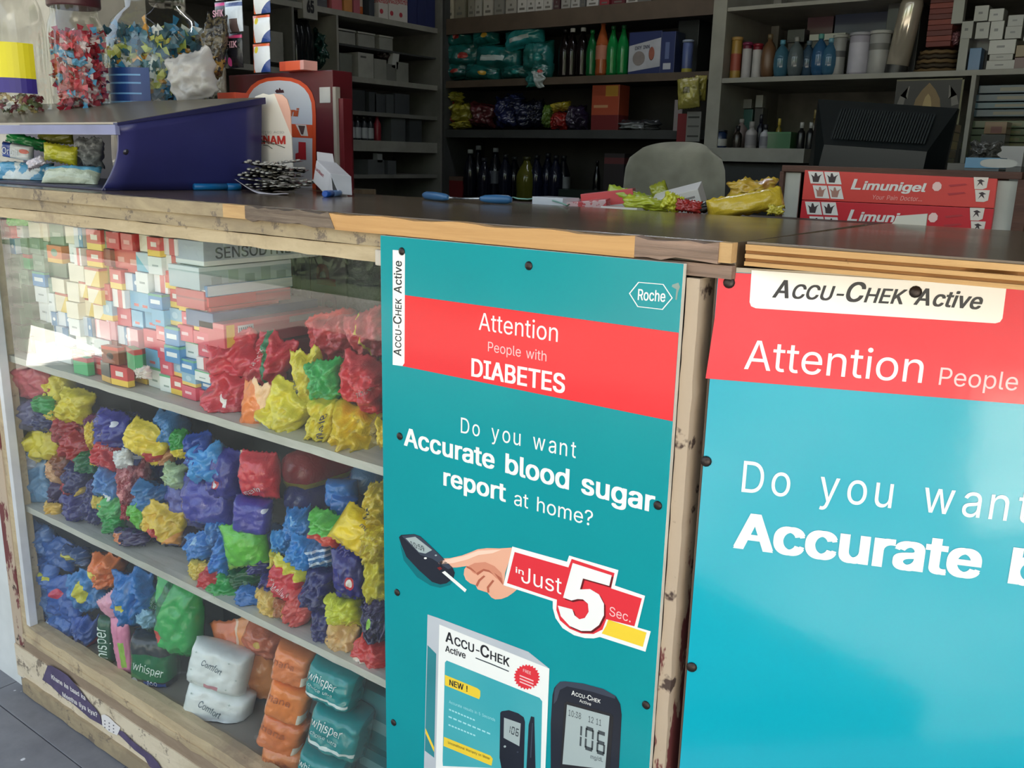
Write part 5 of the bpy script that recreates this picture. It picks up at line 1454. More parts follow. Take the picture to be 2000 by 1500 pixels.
# orange cartons
p_ = at(580, 146, .46)
oc = root('orange_carton', (p_.x, .46, zt), 'flat orange carton with a pink end lying on top of the red cabinet', 'carton', rot=R(-4))
MB().box((-.038, -.012, 0), (.026, .02, .017)).build('sleeve', foil('e65a30', (('v', .0, .3, 'cf4a28'),), .4, 0, 'gen'), oc, .001)
MB().box((.026, -.012, 0), (.037, .02, .017)).build('pink_end', M('e8a9a0', .5), oc, .001)
p_ = at(442, 187, .40)
place(MB().box((-.028, 0, -.012), (.028, .03, .006)), 'orange_box', M('e85a3c', .4), (p_.x, .40, p_.z), 'small orange red box peeping over the tray at its back corner', 'box', None, (0, 0, 0), .001)
place(MB().box((-.03, 0, 1.0-1.0), (.03, .03, p_.z-.013-1.0)), 'carton', M('6a5a4a', .8), (p_.x, .40, 1.0005), 'brown carton under the small orange red box', 'carton', None, (0, 0, 0), .001)
# cream card reading ENAM
a = at(503, 312, .345); b = at(572, 318, .345); zt_ = at(530, 183, .345).z
cdm = foil('f0e6d6', (('d', 1, 1, 1.62, 'e2603c'), ('d', 1, 1, 1.55, 'f0b8a0')), .5, 0, 'gen')
cd_ = root('medicine_card', (a.x, .345, 1.0), 'cream medicine card reading ENAM in red, standing behind the blister strips', 'card')
w_ = b.x-a.x
pts = [(0, 0, 1.004), (w_, 0, 1.0), (w_-.002, 0, zt_-.03), (w_-.010, 0, zt_-.010), (w_-.022, 0, zt_-.002), (w_*.55, 0, zt_), (w_*.4, 0, zt_-.002), (w_*.25, 0, zt_+.001), (0, 0, zt_-.004)]
MB().prism([(x, y, z-1.0) for x, y, z in pts], (0, .0015, 0)).build('card', cdm, cd_)
zl = at(540, 281, .345).z-1.0
letter('lettering', 'ENAM', M('c8382c', .5, var=0), cd_, (.003, -.0006, zl), (w_-.020, 0, 0), (0, 0, .0135), .03)
for k, (x0, z0_, x1, z1_) in enumerate([(0, .075, w_*.8, .062), (0, .071, w_*.5, .067), (w_*.35, .068, w_*.28, .085), (w_*.2, .066, w_*.45, .060)]):
    MB().tube([(x0, -.0008, z0_+.012), ((x0+x1)/2, -.0008, (z0_+z1_)/2+.0145), (x1, -.0008, z1_+.012)], .0006, 5).build('printed_twig', M('6a6a60', .6), cd_)
letter('lettering', 'LACTIC ACID', M('9a968c', .5, var=0), cd_, (.002, -.0006, zl+.018), (w_-.022, 0, 0), (0, 0, .0035), 0)
# clear dish holding blister strips
def blister(loc, rz, rx, ry, L, W, cols, label, nx=5, ny=2, mat_='b8b2a6'):
    t = root('blister_strip', Matrix.Translation(loc)@Matrix.Rotation(rz, 4, 'Z')@Matrix.Rotation(rx, 4, 'X')@Matrix.Rotation(ry, 4, 'Y'), label, 'blister strip', 'silver tablet strips heaped beside the tray')
    fm = M(mat_, .22, .85, var=.1)
    g = MB(); n = 8
    vs = []; 
    for i in range(n+1):
        for j in (0, 1):
            vs.append((-L/2+L*i/n, -W/2+W*j, .0012*math.sin(i*1.3)))
    fs = [(2*i, 2*i+2, 2*i+3, 2*i+1) for i in range(n)]
    k = len(vs); vs += [(x, y, z-.0006) for x, y, z in vs]; fs += [tuple(q+k for q in f[::-1]) for f in fs]
    g.add(vs, fs).build('foil_sheet', fm, t, fix=False)
    pm_ = M(cols, .2, .6, var=0)
    for i in range(nx):
        for j in range(ny):
            q = D.objects.new('tablet_bubble', BUB)
            q.location = (-L/2+L*(i+.5)/nx, -W/2+W*(j+.5)/ny, .0008); q.material_slots
            link(q, t)
    return t
g = MB().lathe([(.0044, 0), (.0041, .0012), (.0030, .0022), (.0012, .0026)], 10); BUB = D.meshes.new('tablet_bubble')
_tmp = g.build('t', M('d8d2c6', .25, .5)); BUB = _tmp.data; D.objects.remove(_tmp)
rr = random.Random(21)
bp = at(560, 378, .27)
for k in range(20):
    px = 540+rr.uniform(0, 34); lay = k*.0024
    p_ = at(px, 380, .30); 
    blister((p_.x+.0, .285+rr.uniform(-.03, .025), 1.003+lay), rr.uniform(-.4, .4)+.25, rr.uniform(-.16, .16), rr.uniform(-.12, .16), rr.uniform(.060, .078), .030, 'd8d2c6',
            'silver tablet blister strip, %s from the bottom of the heap beside the tray' % ORD[k+1], mat_=['b8b2a6', '8f8a82', '6c6a66', 'a49a88'][k % 4] if k < 7 else ['55555a', '6c6a6c', '47474a'][k % 3])
# curved white paper under them, white carton, pens
c0 = at(457, 352, .24)
pts = []
n = 14
g = MB(); vs = []
for i in range(n+1):
    t = i/n; px = 457+ (560-457)*t; py = 350+28*math.sin(min(1, t*1.3)*PI/2)
    p_ = at(px, py, .235+.01*t); vs.append((p_.x-c0.x, p_.y-.24, p_.z-1.0)); q_ = at(px+4, py+1+6*math.sin(PI*min(1, t*1.2)), .215); vs.append((q_.x-c0.x, q_.y-.24, max(q_.z-1.0, .0006)))
g.add(vs, [(2*i, 2*i+2, 2*i+3, 2*i+1) for i in range(n)], 0, True)
o = g.build('paper_leaf', M('e2dbe0', .5), None, fix=False); o.location = (c0.x, .24, 1.0); tag(o, 'curled white paper slip in front of the silver strips', 'paper')
md = o.modifiers.new('thickness', 'SOLIDIFY'); md.thickness = .0005
lb = at(634, 380, .30)
lc = root('medicine_carton', (lb.x, .31, 1.0005), 'white open medicine carton with red lettering, tilted beside the silver strips', 'carton', rot=(R(-6), R(16), R(-24)))
MB().box((-.036, -.012, .004), (.024, .016, .034)).build('sleeve', M('e3e0e2', .4), lc, .0015)
MB().prism([(.024, -.012, .004), (.040, -.012, -.002), (.042, -.012, .014), (.024, -.012, .034)], (0, .001, 0)).build('flap', M('d9d6d8', .4), lc)
MB().prism([(.0243, -.012, .033), (.048, -.006, .016), (.048, .012, .016), (.0243, .016, .033)], (0, 0, .001)).build('flap', M('c9c9cc', .4), lc)
MB().prism([(-.036, -.010, .030), (-.044, -.010, .042), (-.044, .012, .042), (-.036, .014, .030)], (0, 0, .001)).build('flap', M('dcd9dc', .4), lc)
lc.scale = (1.25, 1.25, 1.25)
letter('lettering', 'Lactibact', M('a8404a', .5, var=0), lc, (-.032, -.0126, .022), (.034, 0, 0), (0, 0, .0042), .01)
def marker(pa, pb, y, rad, col, label, capcol=None, capf=.3):
    A = atz(*pa, 1.0+rad); B = atz(*pb, 1.0+rad)
    d = (B-A); L = d.length
    t = root('marker_pen', A, label, 'pen')
    t.rotation_mode = 'QUATERNION'; t.rotation_quaternion = d.normalized().to_track_quat('Z', 'Y')
    MB().lathe([(rad*.8, 0), (rad, .002), (rad, L*(1-capf))], 14).build('barrel', M(col, .3), t)
    MB().lathe([(rad*1.06, L*(1-capf)), (rad*1.06, L*.98), (rad*.8, L)], 14).build('cap', M(capcol or col, .3), t)
    return t
marker((378, 365), (470, 365), .3, .0058, '1c78b8', 'blue marker pen lying against the tray')
marker((664, 377), (634, 379), .3, .0050, '6a86b0', 'short pen with a bright blue cap beside the medicine carton', '1d5ab8', .45)
# back edge of the worktop: tools, cord, cartons
def cutter(pa, pb, pc, col, label):
    A = atz(*pa, 1.007); B = atz(*pb, 1.007); C_ = atz(*pc, 1.004)
    t = root('screwdriver', A, label, 'tool', 'blue handled tools on the worktop')
    d = B-A
    MB().tube([(0, 0, 0), tuple(d*.12), tuple(d*.5), tuple(d*.85), tuple(d)], [.0035, .0062, .0066, .0055, .003], 10).build('handle', M('3b6f9e', .35), t)
    MB().tube([tuple(d), tuple(C_-A)], [.0022, .0014], 6).build('shaft', M('b0b4b8', .25, .9), t)
    return t
cutter((828, 381), (876, 386), (908, 389), '3b6f9e', 'left screwdriver with a blue handle at the back edge of the worktop')
cutter((1000, 390), (938, 388), (885, 388), '3b6f9e', 'right screwdriver with a blue handle at the back edge of the worktop')
pts = [tuple(atz(x, y, 1.004)) for x, y in ((985, 385), (992, 389), (1002, 385), (1012, 388), (1030, 389), (1048, 387), (1062, 389), (1080, 392), (1100, 398), (1108, 402), (1112, 399))]
o = MB().tube([Vector(p)-Vector(pts[0]) for p in pts], .0011, 5).build('twine', M('8fc4b0', .5)); o.location = pts[0]; tag(o, 'thin pale green twine by the blue handled tools', 'twine')
# low desk behind the worktop
dk = root('desk', (-.8, .7, 0), 'low brown desk close behind the worktop', 'desk')
MB().box((-.45, -.30, .955), (.45, .01, .984)).build('top', M('4a3a30', .5), dk, .002)
for sx in (-.42, .40):
    for sy in (-.27, -.03):
        MB().box((sx, sy, 0), (sx+.04, sy+.03, .955)).build('leg', M('3c3028', .6), dk)
def lyingbox(px, py, y, w_, d_, h_, rot, col, label, ops=(), z=.9845, name='carton', cat='carton'):
    p_ = at(px, py, y)
    return place(MB().box((-w_/2, -d_/2, 0), (w_/2, d_/2, h_)), name, foil(col, tuple(ops), .4, 0, 'gen'), (p_.x, y, z), label, cat, None, rot, .0008)
lyingbox(1085, 398, .45, .062, .04, .024, (0, 0, R(-6)), 'c9cbd0', 'pale grey carton lying behind the worktop edge by the tools')
lyingbox(1150, 400, .47, .07, .05, .022, (R(4), R(-6), R(18)), 'b8464a', 'red and white printed carton in the paper clutter', [('b', 0, .35, 'd8d2ce'), ('n', 60, 'c9a8a8')])
lyingbox(1192, 392, .50, .08, .045, .030, (0, R(-8), R(24)), 'c43a40', 'flat red carton with grey edge in the paper clutter', [('b', 0, .3, 'b9b4b0')], z=.99)
lyingbox(1215, 402, .43, .06, .02, .016, (0, 0, 0), 'cfcac2', 'small white carton lying at the worktop edge')
def crum(px, py, wp, hp, col, label, **k):
    k.setdefault('ymin', .39); k.setdefault('ymax', .8); k.setdefault('fl', .985)
    return packet(px, py, wp, hp, col, label, **k)
crum(1235, 385, 100, 26, '9db02e', 'lime green strip of wrapper slanting in the clutter', y=.50, T=.012, rot=-14, shape='pillow', name='wrapper', cat='wrapper', ops=[('b', 0, .2, '6f7f24')])
crum(1262, 398, 90, 26, 'b4bc34', 'lime yellow crimped wrapper at the worktop edge', y=.44, T=.014, rot=-8, shape='crumple', name='wrapper', cat='wrapper')
crum(1290, 378, 34, 44, '8f9428', 'olive lime wrapper end standing up', y=.50, T=.014, rot=24, shape='pillow', name='wrapper', cat='wrapper')
crum(1312, 396, 38, 36, 'd2d036', 'bright yellow green wrapper piece at the centre of the clutter', y=.43, T=.014, rot=-20, name='wrapper', cat='wrapper')
lyingbox(1338, 388, .50, .07, .035, .040, (R(18), R(-16), R(12)), 'd6d2cc', 'white carton with black stripes in the clutter before the chair', [('r', .06, .14, .1, .6, '2c2a2a'), ('r', .2, .28, .1, .6, '2c2a2a'), ('r', .34, .42, .1, .6, '2c2a2a'), ('r', .5, .9, .7, .78, '8a8480')], z=.988)
crum(1345, 402, 50, 24, 'a8302c', 'red torn wrapper under the striped carton', y=.42, T=.014, rot=-6, name='wrapper', cat='wrapper')
crum(1395, 400, 80, 22, '2c2620', 'dark inner side of the big yellow bag', y=.47, T=.012, rot=10, name='wrapper', cat='wrapper')
crum(1455, 398, 150, 44, 'd9b838', 'big crumpled yellow carrier bag on the desk, front fold', y=.46, T=.03, rot=12, shape='pillow', name='carrier_bag', cat='bag')
crum(1470, 374, 90, 50, 'c9a43a', 'upper fold of yellow bag with faint red print, behind the front fold', y=.54, T=.03, rot=6, ops=[('n', 30, 'a8783a')], name='carrier_bag', cat='bag')
crum(1515, 410, 34, 18, 'c9b83a', 'small yellow scrap beside the wooden box', y=.44, T=.01, name='wrapper', cat='wrapper')
# wooden box with the two red cartons
YB = .74
def yb(px, py, d=0): return at(px, py, YB-d)
a = yb(1536, 330); b = yb(1992, 345)
wb = root('wooden_box', (a.x, YB, 0), 'open brown wooden box holding two red cartons, right of the yellow bag', 'box')
WBM = wood_mat('box_brown', '5a3a2a', '482c20', None, (3, 20, 20), .6)
bw = b.x-a.x
def wbp(mb, nm, m_, bev=.001):
    return mb.build(nm, m_, wb, bev)
zt0 = a.z; zt1 = b.z
wbp(MB().prism([(-.004, -.01, zt0-.004), (bw+.004, -.01, zt1-.004), (bw+.004, -.01, zt1+.006), (-.004, -.01, zt0+.006)], (0, .14, 0)), 'top_board', WBM)
wbp(MB().prism([(-.006, -.012, 0), (.001, -.012, 0), (.001, -.012, zt0-.004), (-.006, -.012, zt0-.004)], (0, .14, 0)), 'side_board', WBM)
wbp(MB().prism([(bw, -.012, 0), (bw+.016, -.012, 0), (bw+.016, -.012, zt1-.004), (bw, -.012, zt1-.004)], (0, .14, 0)), 'side_board', WBM)
wbp(MB().box((0, .11, 0), (bw, .12, zt1-.01)), 'back_board', M('b4b3a6', .7))
wbp(MB().box((0, -.01, .87), (bw, .11, .882)), 'bottom_board', WBM)
wbp(MB().box((0, -.01, .0), (bw, .0, .87)), 'front_board', WBM)
wbp(MB().box((0.001, -.004, .882), (.026, .0, zt0-.005)), 'filler_panel', M('b9b8ac', .7))
wbp(MB().box((bw-.042, -.004, .882), (bw, .0, zt1-.006)), 'filler_panel', M('b9b8ac', .7))
LR = [print_mat('carton_red_a', 'd94a42', 'cf433c', .35, .1), print_mat('carton_red_b', 'cc3038', 'c42c34', .35, .1)]
def redcarton(tl, tr_, br, bl, m_, label, cut):
    P_ = [yb(*q, .012) for q in (bl, br, tr_, tl)]
    org = P_[0].copy()
    t = root('long_carton', org, label, 'carton')
    MB().prism([p-org for p in P_], (0, .10, 0)).build('carton', m_, t, .0008)
    rv_ = (P_[1]-P_[0]); uv_ = (P_[3]-P_[0])
    def F_(u, v, l=0): return Vector(rv_*u+uv_*v+Vector((0, -.0006-.0002*l, 0)))
    def poly(pts, m2, l, nm='print'):
        MB().poly([F_(x, y, l) for x, y in pts]).build(nm, m2, t, fix=False)
    WP = M('e3ddd4', .5, var=0); DK = M('3a2a2a', .5, var=0); SK = M('a87868', .5, var=0)
    for (x0, x1, y0, y1) in ((.02, .105, .56, .96), (.112, .195, .56, .96), (.055, .135, .08, .50), (.142, .215, .08, .50)):
        if cut and y0 < .3: y0 = .32
        sl = .022*(y1-y0)/.4
        poly([(x0+sl, y0), (x1+sl, y0), (x1, y1), (x0, y1)], WP, 0, 'printed_tile')
        mx = (x0+x1)/2+.01
        poly([(mx-.018, y0+.05), (mx+.014, y0+.05), (mx+.02, y1-.16), (mx+.03, y1-.08), (mx+.006, y1-.16), (mx-.004, y1-.04), (mx-.012, y1-.05), (mx-.014, y1-.17), (mx-.034, y1-.10), (mx-.024, y1-.2)], SK if y0 < .3 else DK, 1, 'printed_hand')
    letter('lettering', [('L', 1.25), ('imunigel', 1)], WP, t, F_(.27, .42, 1), F_(.66, .42, 1)-F_(.27, .42, 1), uv_*.26, .03, .25)
    letter('lettering', 'Your Pain Doctor...', M('ecaaa0', .5, var=0), t, F_(.39, .12, 1), F_(.65, .12, 1)-F_(.39, .12, 1), uv_*.14, 0, .15)
    poly([(.715+.012*math.cos(i*PI/4+.4)*2.0, .60+.15*math.sin(i*PI/4+.4)) for i in range(8)], M('f0c8be', .5, var=0), 1, 'printed_badge')
    poly([(.77, .66), (.85, .72), (.86, .68), (.78, .60)], M('b02a30', .5, var=0), 1, 'printed_stroke')
    poly([(.77, .40), (.85, .46), (.86, .42), (.78, .34)], M('b02a30', .5, var=0), 1, 'printed_stroke')
    for (x0, y0) in ((.885, .56), (.90, .18)):
        poly([(x0, y0+.36), (x0+.07, y0+.36), (x0+.068, y0+.05), (x0+.05, y0), (x0+.012, y0)], M('dccfc2', .5, var=0), 1, 'printed_tile')
        poly([(x0+.02, y0+.08), (x0+.034, y0+.18), (x0+.05, y0+.10), (x0+.042, y0+.22), (x0+.056, y0+.24), (x0+.036, y0+.30), (x0+.018, y0+.26), (x0+.03, y0+.22)], DK, 2, 'printed_runner')
    return t
redcarton((1572, 332), (1948, 349), (1941, 407), (1566, 390), LR[0], 'red long carton lettered Your Pain Doctor, upper of two in the wooden box', False)
redcarton((1566, 391), (1941, 408), (1932, 470), (1559, 452), LR[1], 'red long carton, lower of two in the wooden box', True)
p_ = yb(1740, 442, .03)
place(MB().prism([(-.02, -.001, 0), (.018, -.001, 0), (.018, -.001, .014), (-.012, -.001, .010)], (0, .003, 0)), 'paper_scrap', M('cfccbe', .6), (atz(1737, 447, 1.0).x, .40, 1.0005), 'small white paper scrap at the worktop back edge', 'paper')
# ------------------------------------------------------------------ the shop behind
GREY = M('75746e', .6, var=.12); GREYL = M('97958c', .55, var=.12); GREYD = M('3c3e3d', .7)
BRN = M('5a4c3e', .7)
def unit(name, label, loc=(0, 0, 0)): return root(name, loc, label, 'shelving')
# --- left side shelving along the side wall
XS = -3.168
ls = unit('side_shelving', 'grey wall shelving on the left of the shop with small cartons', (XS, 2.2, 0)); Li = Matrix.Translation((-XS, -2.2, 0))
def lpart(mb, nm, m_, bev=.001):
    o = mb.build(nm, m_, ls, bev); o.matrix_parent_inverse = Li; return o
def SZ(px, py): return atx(px, py, XS).z
lv = {'a': SZ(720, 30), 'b': SZ(720, 152), 'c': SZ(720, 218), 'd': SZ(720, 274), 'e': SZ(720, 341)}
lpart(MB().box((XS-.33, 1.2, 0), (XS-.31, 2.93, 2.3)), 'back_panel', GREY)
for k, z in lv.items():
    th = .024 if k in 'ab' else (.05 if k == 'd' else .018)
    y1 = 2.90; y0 = 1.25
    lpart(MB().box((XS-.31, y0, z-th), (XS, y1, z)), 'shelf', GREYL if k in 'abd' else GREY)
lpart(MB().box((XS-.31, 2.87, 0), (XS+.02, 2.885, 2.4)), 'end_panel', GREY)
lpart(MB().box((XS-.31, atx(657, 100, XS).y, SZ(657, 180)), (XS+.004, atx(657, 100, XS).y+.012, lv['a']-.024)), 'upright', GREYL)
lpart(MB().box((XS-.31, atx(571, 100, XS).y, .8), (XS+.004, atx(571, 100, XS).y+.012, lv['a']-.024)), 'upright', GREY)
lpart(MB().box((XS-.03, atx(590, 10, XS).y, lv['a']-.06), (XS+.006, atx(618, 10, XS).y, lv['a']+.2)), 'label_board', M('9c9a92', .6))
_q = atx(597, 18, XS)
letter('lettering', '65', M('26262a', .5, var=0), ls, (.008, _q.y-2.2, _q.z-.01), (0, .04, 0), (0, 0, .045), .06)
def ybox(px, py0, py1, wpx, col, label, name='carton', d=.10, ops=(), group=None, x=XS-.012, fl=None, cat='carton', tilt=0):
    """a carton on the side shelving, seen at picture column px"""
    a = atx(px-wpx/2, py1, x); b = atx(px+wpx/2, py1, x); top = atx(px, py0, x).z; z = fl if fl is not None else a.z
    return place(MB().box((-d, 0, 0), (0, b.y-a.y, max(.02, top-z))), name, foil(col, tuple(ops), .5, 0, 'gen') if ops else M(col, .5), (x, a.y, z+.0005), label, cat, group, (R(tilt), 0, 0), .001)
T_ = 'small white carton on the second side shelf, '
A0 = lv['a']; B0 = lv['b']; C0 = lv['c']; D0 = lv['d']; E0 = lv['e']
for px, w_, c_, lab in ((626, 26, '5c5c60', 'grey carton at the left end of the top side shelf'), (658, 20, 'c46a70', 'pink carton on the top side shelf'), (680, 16, 'c88a50', 'orange carton on the top side shelf'), (697, 12, 'b0606a', 'rose carton on the top side shelf'),
                        (726, 10, '3c4048', 'dark slim carton on the top side shelf')):
    ybox(px, -30, 10, w_, c_, lab, fl=A0)
g = root('spray_bottle', (XS-.04, atx(713, 20, XS).y, A0+.0005), 'white bottle with an orange foot on the top side shelf', 'bottle')
MB().lathe([(.017, 0), (.018, .03), (.018, .11), (.008, .13), (.008, .15)], 14, 0).build('body', M('c8b8a8', .4), g)
MB().lathe([(.0185, .004), (.0185, .035)], 14).build('foot_band', M('c0622c', .5), g)
for k, px in enumerate((749, 769, 787)):
    o = ybox(px, -12, 38+k*3, 18, 'c9c4be', 'white carton with red badge and top, %s of three on the top side shelf' % ORD[k+1], ops=[('b', .62, 1, 'a83038'), ('n', 200, 'c9c4be')], fl=A0, d=.09)
    dy = o.dimensions.y
    MB().lathe([(.011, 0), (.011, .0008)], 12, 0, Matrix.Translation((.0004, .017, .03))@Matrix.Rotation(R(90), 4, 'Y')).build('round_badge', M('b03a44', .5, var=0), o)
for k, px in enumerate((806, 824, 841)):
    ybox(px, -8+k*3, 46+k*3, 17, '262e5c', 'dark blue carton, %s of three beside the red topped ones' % ORD[k+1], fl=A0, group='dark blue cartons on the top side shelf')
# clear-lidded boxes
for k, (px, w_) in enumerate(((678, 32), (716, 32), (754, 26))):
    o = ybox(px, 63+k*5, 92+k*3, w_, '8d8d86', 'grey white lidded box, %s of three in the upper row under the top side shelf' % ORD[k+1], fl=B0+.135, x=XS-.02, name='lidded_box', cat='box')
    MB().box((-.10, -.004, .055), (.004, o.dimensions.y-.0, .062)).build('lid_edge', M('a5a59c', .4), o)
lpart(MB().box((XS-.31, atx(660, 100, XS).y, B0+.125), (XS-.01, 2.87, B0+.133)), 'shelf', GREYD)
for k, (px, y0_, w_, c_, lab) in enumerate(((676, 105, 24, '6d7068', 'pale green grey carton on the second side shelf'), (715, 104, 30, 'a3a29a', 'white carton with a dark printed line on the second side shelf'), (743, 116, 24, '8a8a82', 'grey carton right of the printed one'),
                                            (764, 126, 18, '6c6c66', 'dim carton, fourth on the second side shelf'), (786, 122, 24, '85857d', 'grey carton at the right of the second side shelf'))):
    o = ybox(px, y0_, 146, w_, c_, lab, fl=B0)
    if k == 1: MB().box((-.0001, .015, .085), (.0006, .05, .093)).build('printed_line', M('4a4a48', .5), o)
ybox(771, 100, 122, 12, 'b4b4ae', 'white open carton flap leaning on the second side shelf', fl=B0+.06, d=.03, tilt=-10)
packet(748, 108, 30, 18, '3a2a28', 'dark brown bag on top of the cartons of the second side shelf', y=atx(748, 108, XS-.07).y, T=.05, ymin=2, ymax=2.9, fl=B0+.09, yaw=60, name='small_bag', cat='bag')
# dark glazed compartment with black bottles
for k, px in enumerate((579, 588, 600)):
    p_ = atx(px, 128, XS-.06)
    t = root('black_bottle', (XS-.06, p_.y, B0+.0005), 'black glass bottle, %s of three in the dark side compartment' % ORD[k+1], 'bottle', 'black bottles in the side compartment')
    MB().lathe([(.030, 0), (.032, .01), (.032, .15), (.014, .20), (.013, .24)], 14).build('body', M('101418', .12), t)
    MB().lathe([(.015, .24), (.015, .262)], 12).build('cap', M('16181c', .3), t)
packet(634, 100, 44, 80, '123c34', 'dark green pouch in the side compartment', y=atx(634, 100, XS-.10).y, T=.08, ymin=1.8, ymax=2.8, fl=B0+.001, yaw=60, shape='crumple', name='pouch', cat='pouch')
# lower side shelves
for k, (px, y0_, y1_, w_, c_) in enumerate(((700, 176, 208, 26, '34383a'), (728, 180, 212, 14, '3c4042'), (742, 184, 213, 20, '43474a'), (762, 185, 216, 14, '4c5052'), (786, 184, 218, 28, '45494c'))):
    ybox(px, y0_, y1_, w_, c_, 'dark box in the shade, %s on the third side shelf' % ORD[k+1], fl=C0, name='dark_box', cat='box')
for k, px in enumerate((687, 698, 711, 723)):
    p_ = atx(px, 262, XS-.03)
    t = root('small_bottle', (XS-.03, p_.y, D0+.0005), 'small dark bottle with a white label, %s on the fourth side shelf' % ORD[k+1], 'bottle', 'small bottles on the fourth side shelf')
    MB().lathe([(.016, 0), (.017, .003), (.017, .075), (.009, .085), (.009, .09)], 14).build('body', M('20242a', .3), t)
    MB().lathe([(.0176, .008), (.0176, .056)], 14, cap=False).build('paper_label', M('a9adb0', .5), t)
    MB().lathe([(.011, .09), (.011, .112)], 12).build('cap', M('16181c', .4), t)
p_ = atx(737, 268, XS-.03)
t = root('red_bottle', (XS-.03, p_.y, D0+.0005), 'slim red bottle on the fourth side shelf', 'bottle')
MB().lathe([(.017, 0), (.018, .004), (.018, .075), (.009, .095), (.007, .115)], 14).build('body', M('8a2430', .35), t)
ybox(778, 226, 268, 28, '55595a', 'grey carton right of the red bottle on the fourth side shelf', fl=D0)
ybox(812, 232, 272, 24, '3f4345', 'dark carton at the right end of the fourth side shelf', fl=D0)
ybox(735, 312, 340, 32, '5c5f60', 'grey carton on the lowest side shelf', fl=E0)
ybox(766, 314, 342, 16, '55585a', 'narrow grey carton on the lowest side shelf', fl=E0)
ybox(742, 300, 311, 10, '8a8c8c', 'tiny pale carton on top of the grey one', fl=E0+.055, d=.03)
ybox(540, 62, 110, 28, '8c8a82', 'whitish carton behind the sachet strips', fl=B0+.02)
ybox(478, 50, 120, 22, '6c6a64', 'dim carton beside the big sweet jar', fl=B0+.0)
packet(548, 98, 44, 26, '8f8f8a', 'pale plastic bag on the side shelf above the red cabinet', y=atx(548, 98, XS-.09).y, T=.06, yaw=50, ymin=1.2, ymax=2.6, fl=B0+.001, name='plastic_bag', cat='bag')

# --- middle shelving on the back wall
YM = 2.9
ms_ = unit('back_shelving', 'dark brown shelving on the back wall with bottles and packets', (-2.4, YM, 0)); Mi = Matrix.Translation((2.4, -YM, 0))
def mpart(mb, nm, m_, bev=.001):
    o = mb.build(nm, m_, ms_, bev); o.matrix_parent_inverse = Mi; return o
x0m = at(862, 150, YM).x; x1m = at(1390, 150, YM).x
m1t, m1b = at(1100, 17, YM).z, at(1100, 49, YM).z
m2t, m2b = at(1000, 154, YM).z, at(1000, 166, YM).z
m3t, m3b = at(1050, 254, YM).z, at(1050, 268, YM).z
m4t = at(1000, 392, YM).z
for (zt_, zb_, nm) in ((m1t, m1b, BRN), (m2t, m2b, BRN), (m3t, m3b, GREYD), (m4t, m4t-.04, BRN)):
    mpart(MB().box((x0m, YM+.012, zb_), (x1m, YM+.32, zt_)), 'shelf', GREYD)
    mpart(MB().box((x0m, YM, zb_-.004), (x1m, YM+.012, zt_+.001)), 'shelf_edge', nm)
mpart(MB().box((x0m-.01, YM-.01, 0), (x0m+.03, YM+.32, 2.4)), 'side_panel', GREYD)
mpart(MB().box((x0m, YM+.32, 0), (x1m, YM+.335, 2.4)), 'back_panel', M('3a3733', .8))
def mb_box(px0, px1, py0, fl, col, label, y=YM+.03, d=.12, ops=(), name='carton', cat='carton', group=None, rot=0):
    a = at(px0, 100, y); b = at(px1, 100, y); z1 = at((px0+px1)/2, py0, y).z
    return place(MB().box((0, 0, 0), (b.x-a.x, d, z1-fl)), name, foil(col, tuple(ops), .5, 0, 'gen'), (a.x, y, fl+.0006), label, cat, group, (0, 0, R(rot)), .001)
def bottle(px, y, fl, H, rad, col, label, group=None, capc='1a1a1c', labc=None, name='bottle', rough=.1, style=0, labz=(.3, .55), cat='bottle'):
    p_ = at(px, 200, y)
    t = root(name, (p_.x, y, fl+.0005), label, cat, group)
    if style == 0:    # soda
        pr = [(.6, 0), (.95, .02), (1, .06), (.92, .20), (1, .32), (1, .52), (.95, .60), (.62, .76), (.36, .86), (.34, .92)]
    elif style == 1:  # straight jar
        pr = [(.95, 0), (1, .03), (1, .84), (.9, .88), (.88, .90)]
    elif style == 2:  # round shouldered flask
        pr = [(.6, 0), (.85, .08), (1, .28), (1, .48), (.85, .68), (.5, .80), (.3, .84), (.3, .88)]
    elif style == 3:  # small vial
        pr = [(.95, 0), (1, .03), (1, .58), (.8, .66), (.45, .72), (.42, .78)]
    else:             # tall tin
        pr = [(.96, 0), (1, .02), (1, .9), (.95, .92)]
    MB().lathe([(rad*a, H*b) for a, b in pr], 18).build('body', M(col, rough), t)
    cr = pr[-1][0]*rad; z0 = pr[-1][1]*H
    MB().lathe([(cr*1.15, z0), (cr*1.15, H*.99), (cr*.9, H)], 14).build('cap', M(capc, .4), t)
    if labc:
        MB().lathe([(rad*1.015, H*labz[0]), (rad*1.015, H*labz[1])], 18, cap=False).build('paper_label', M(labc, .5), t)
    return t
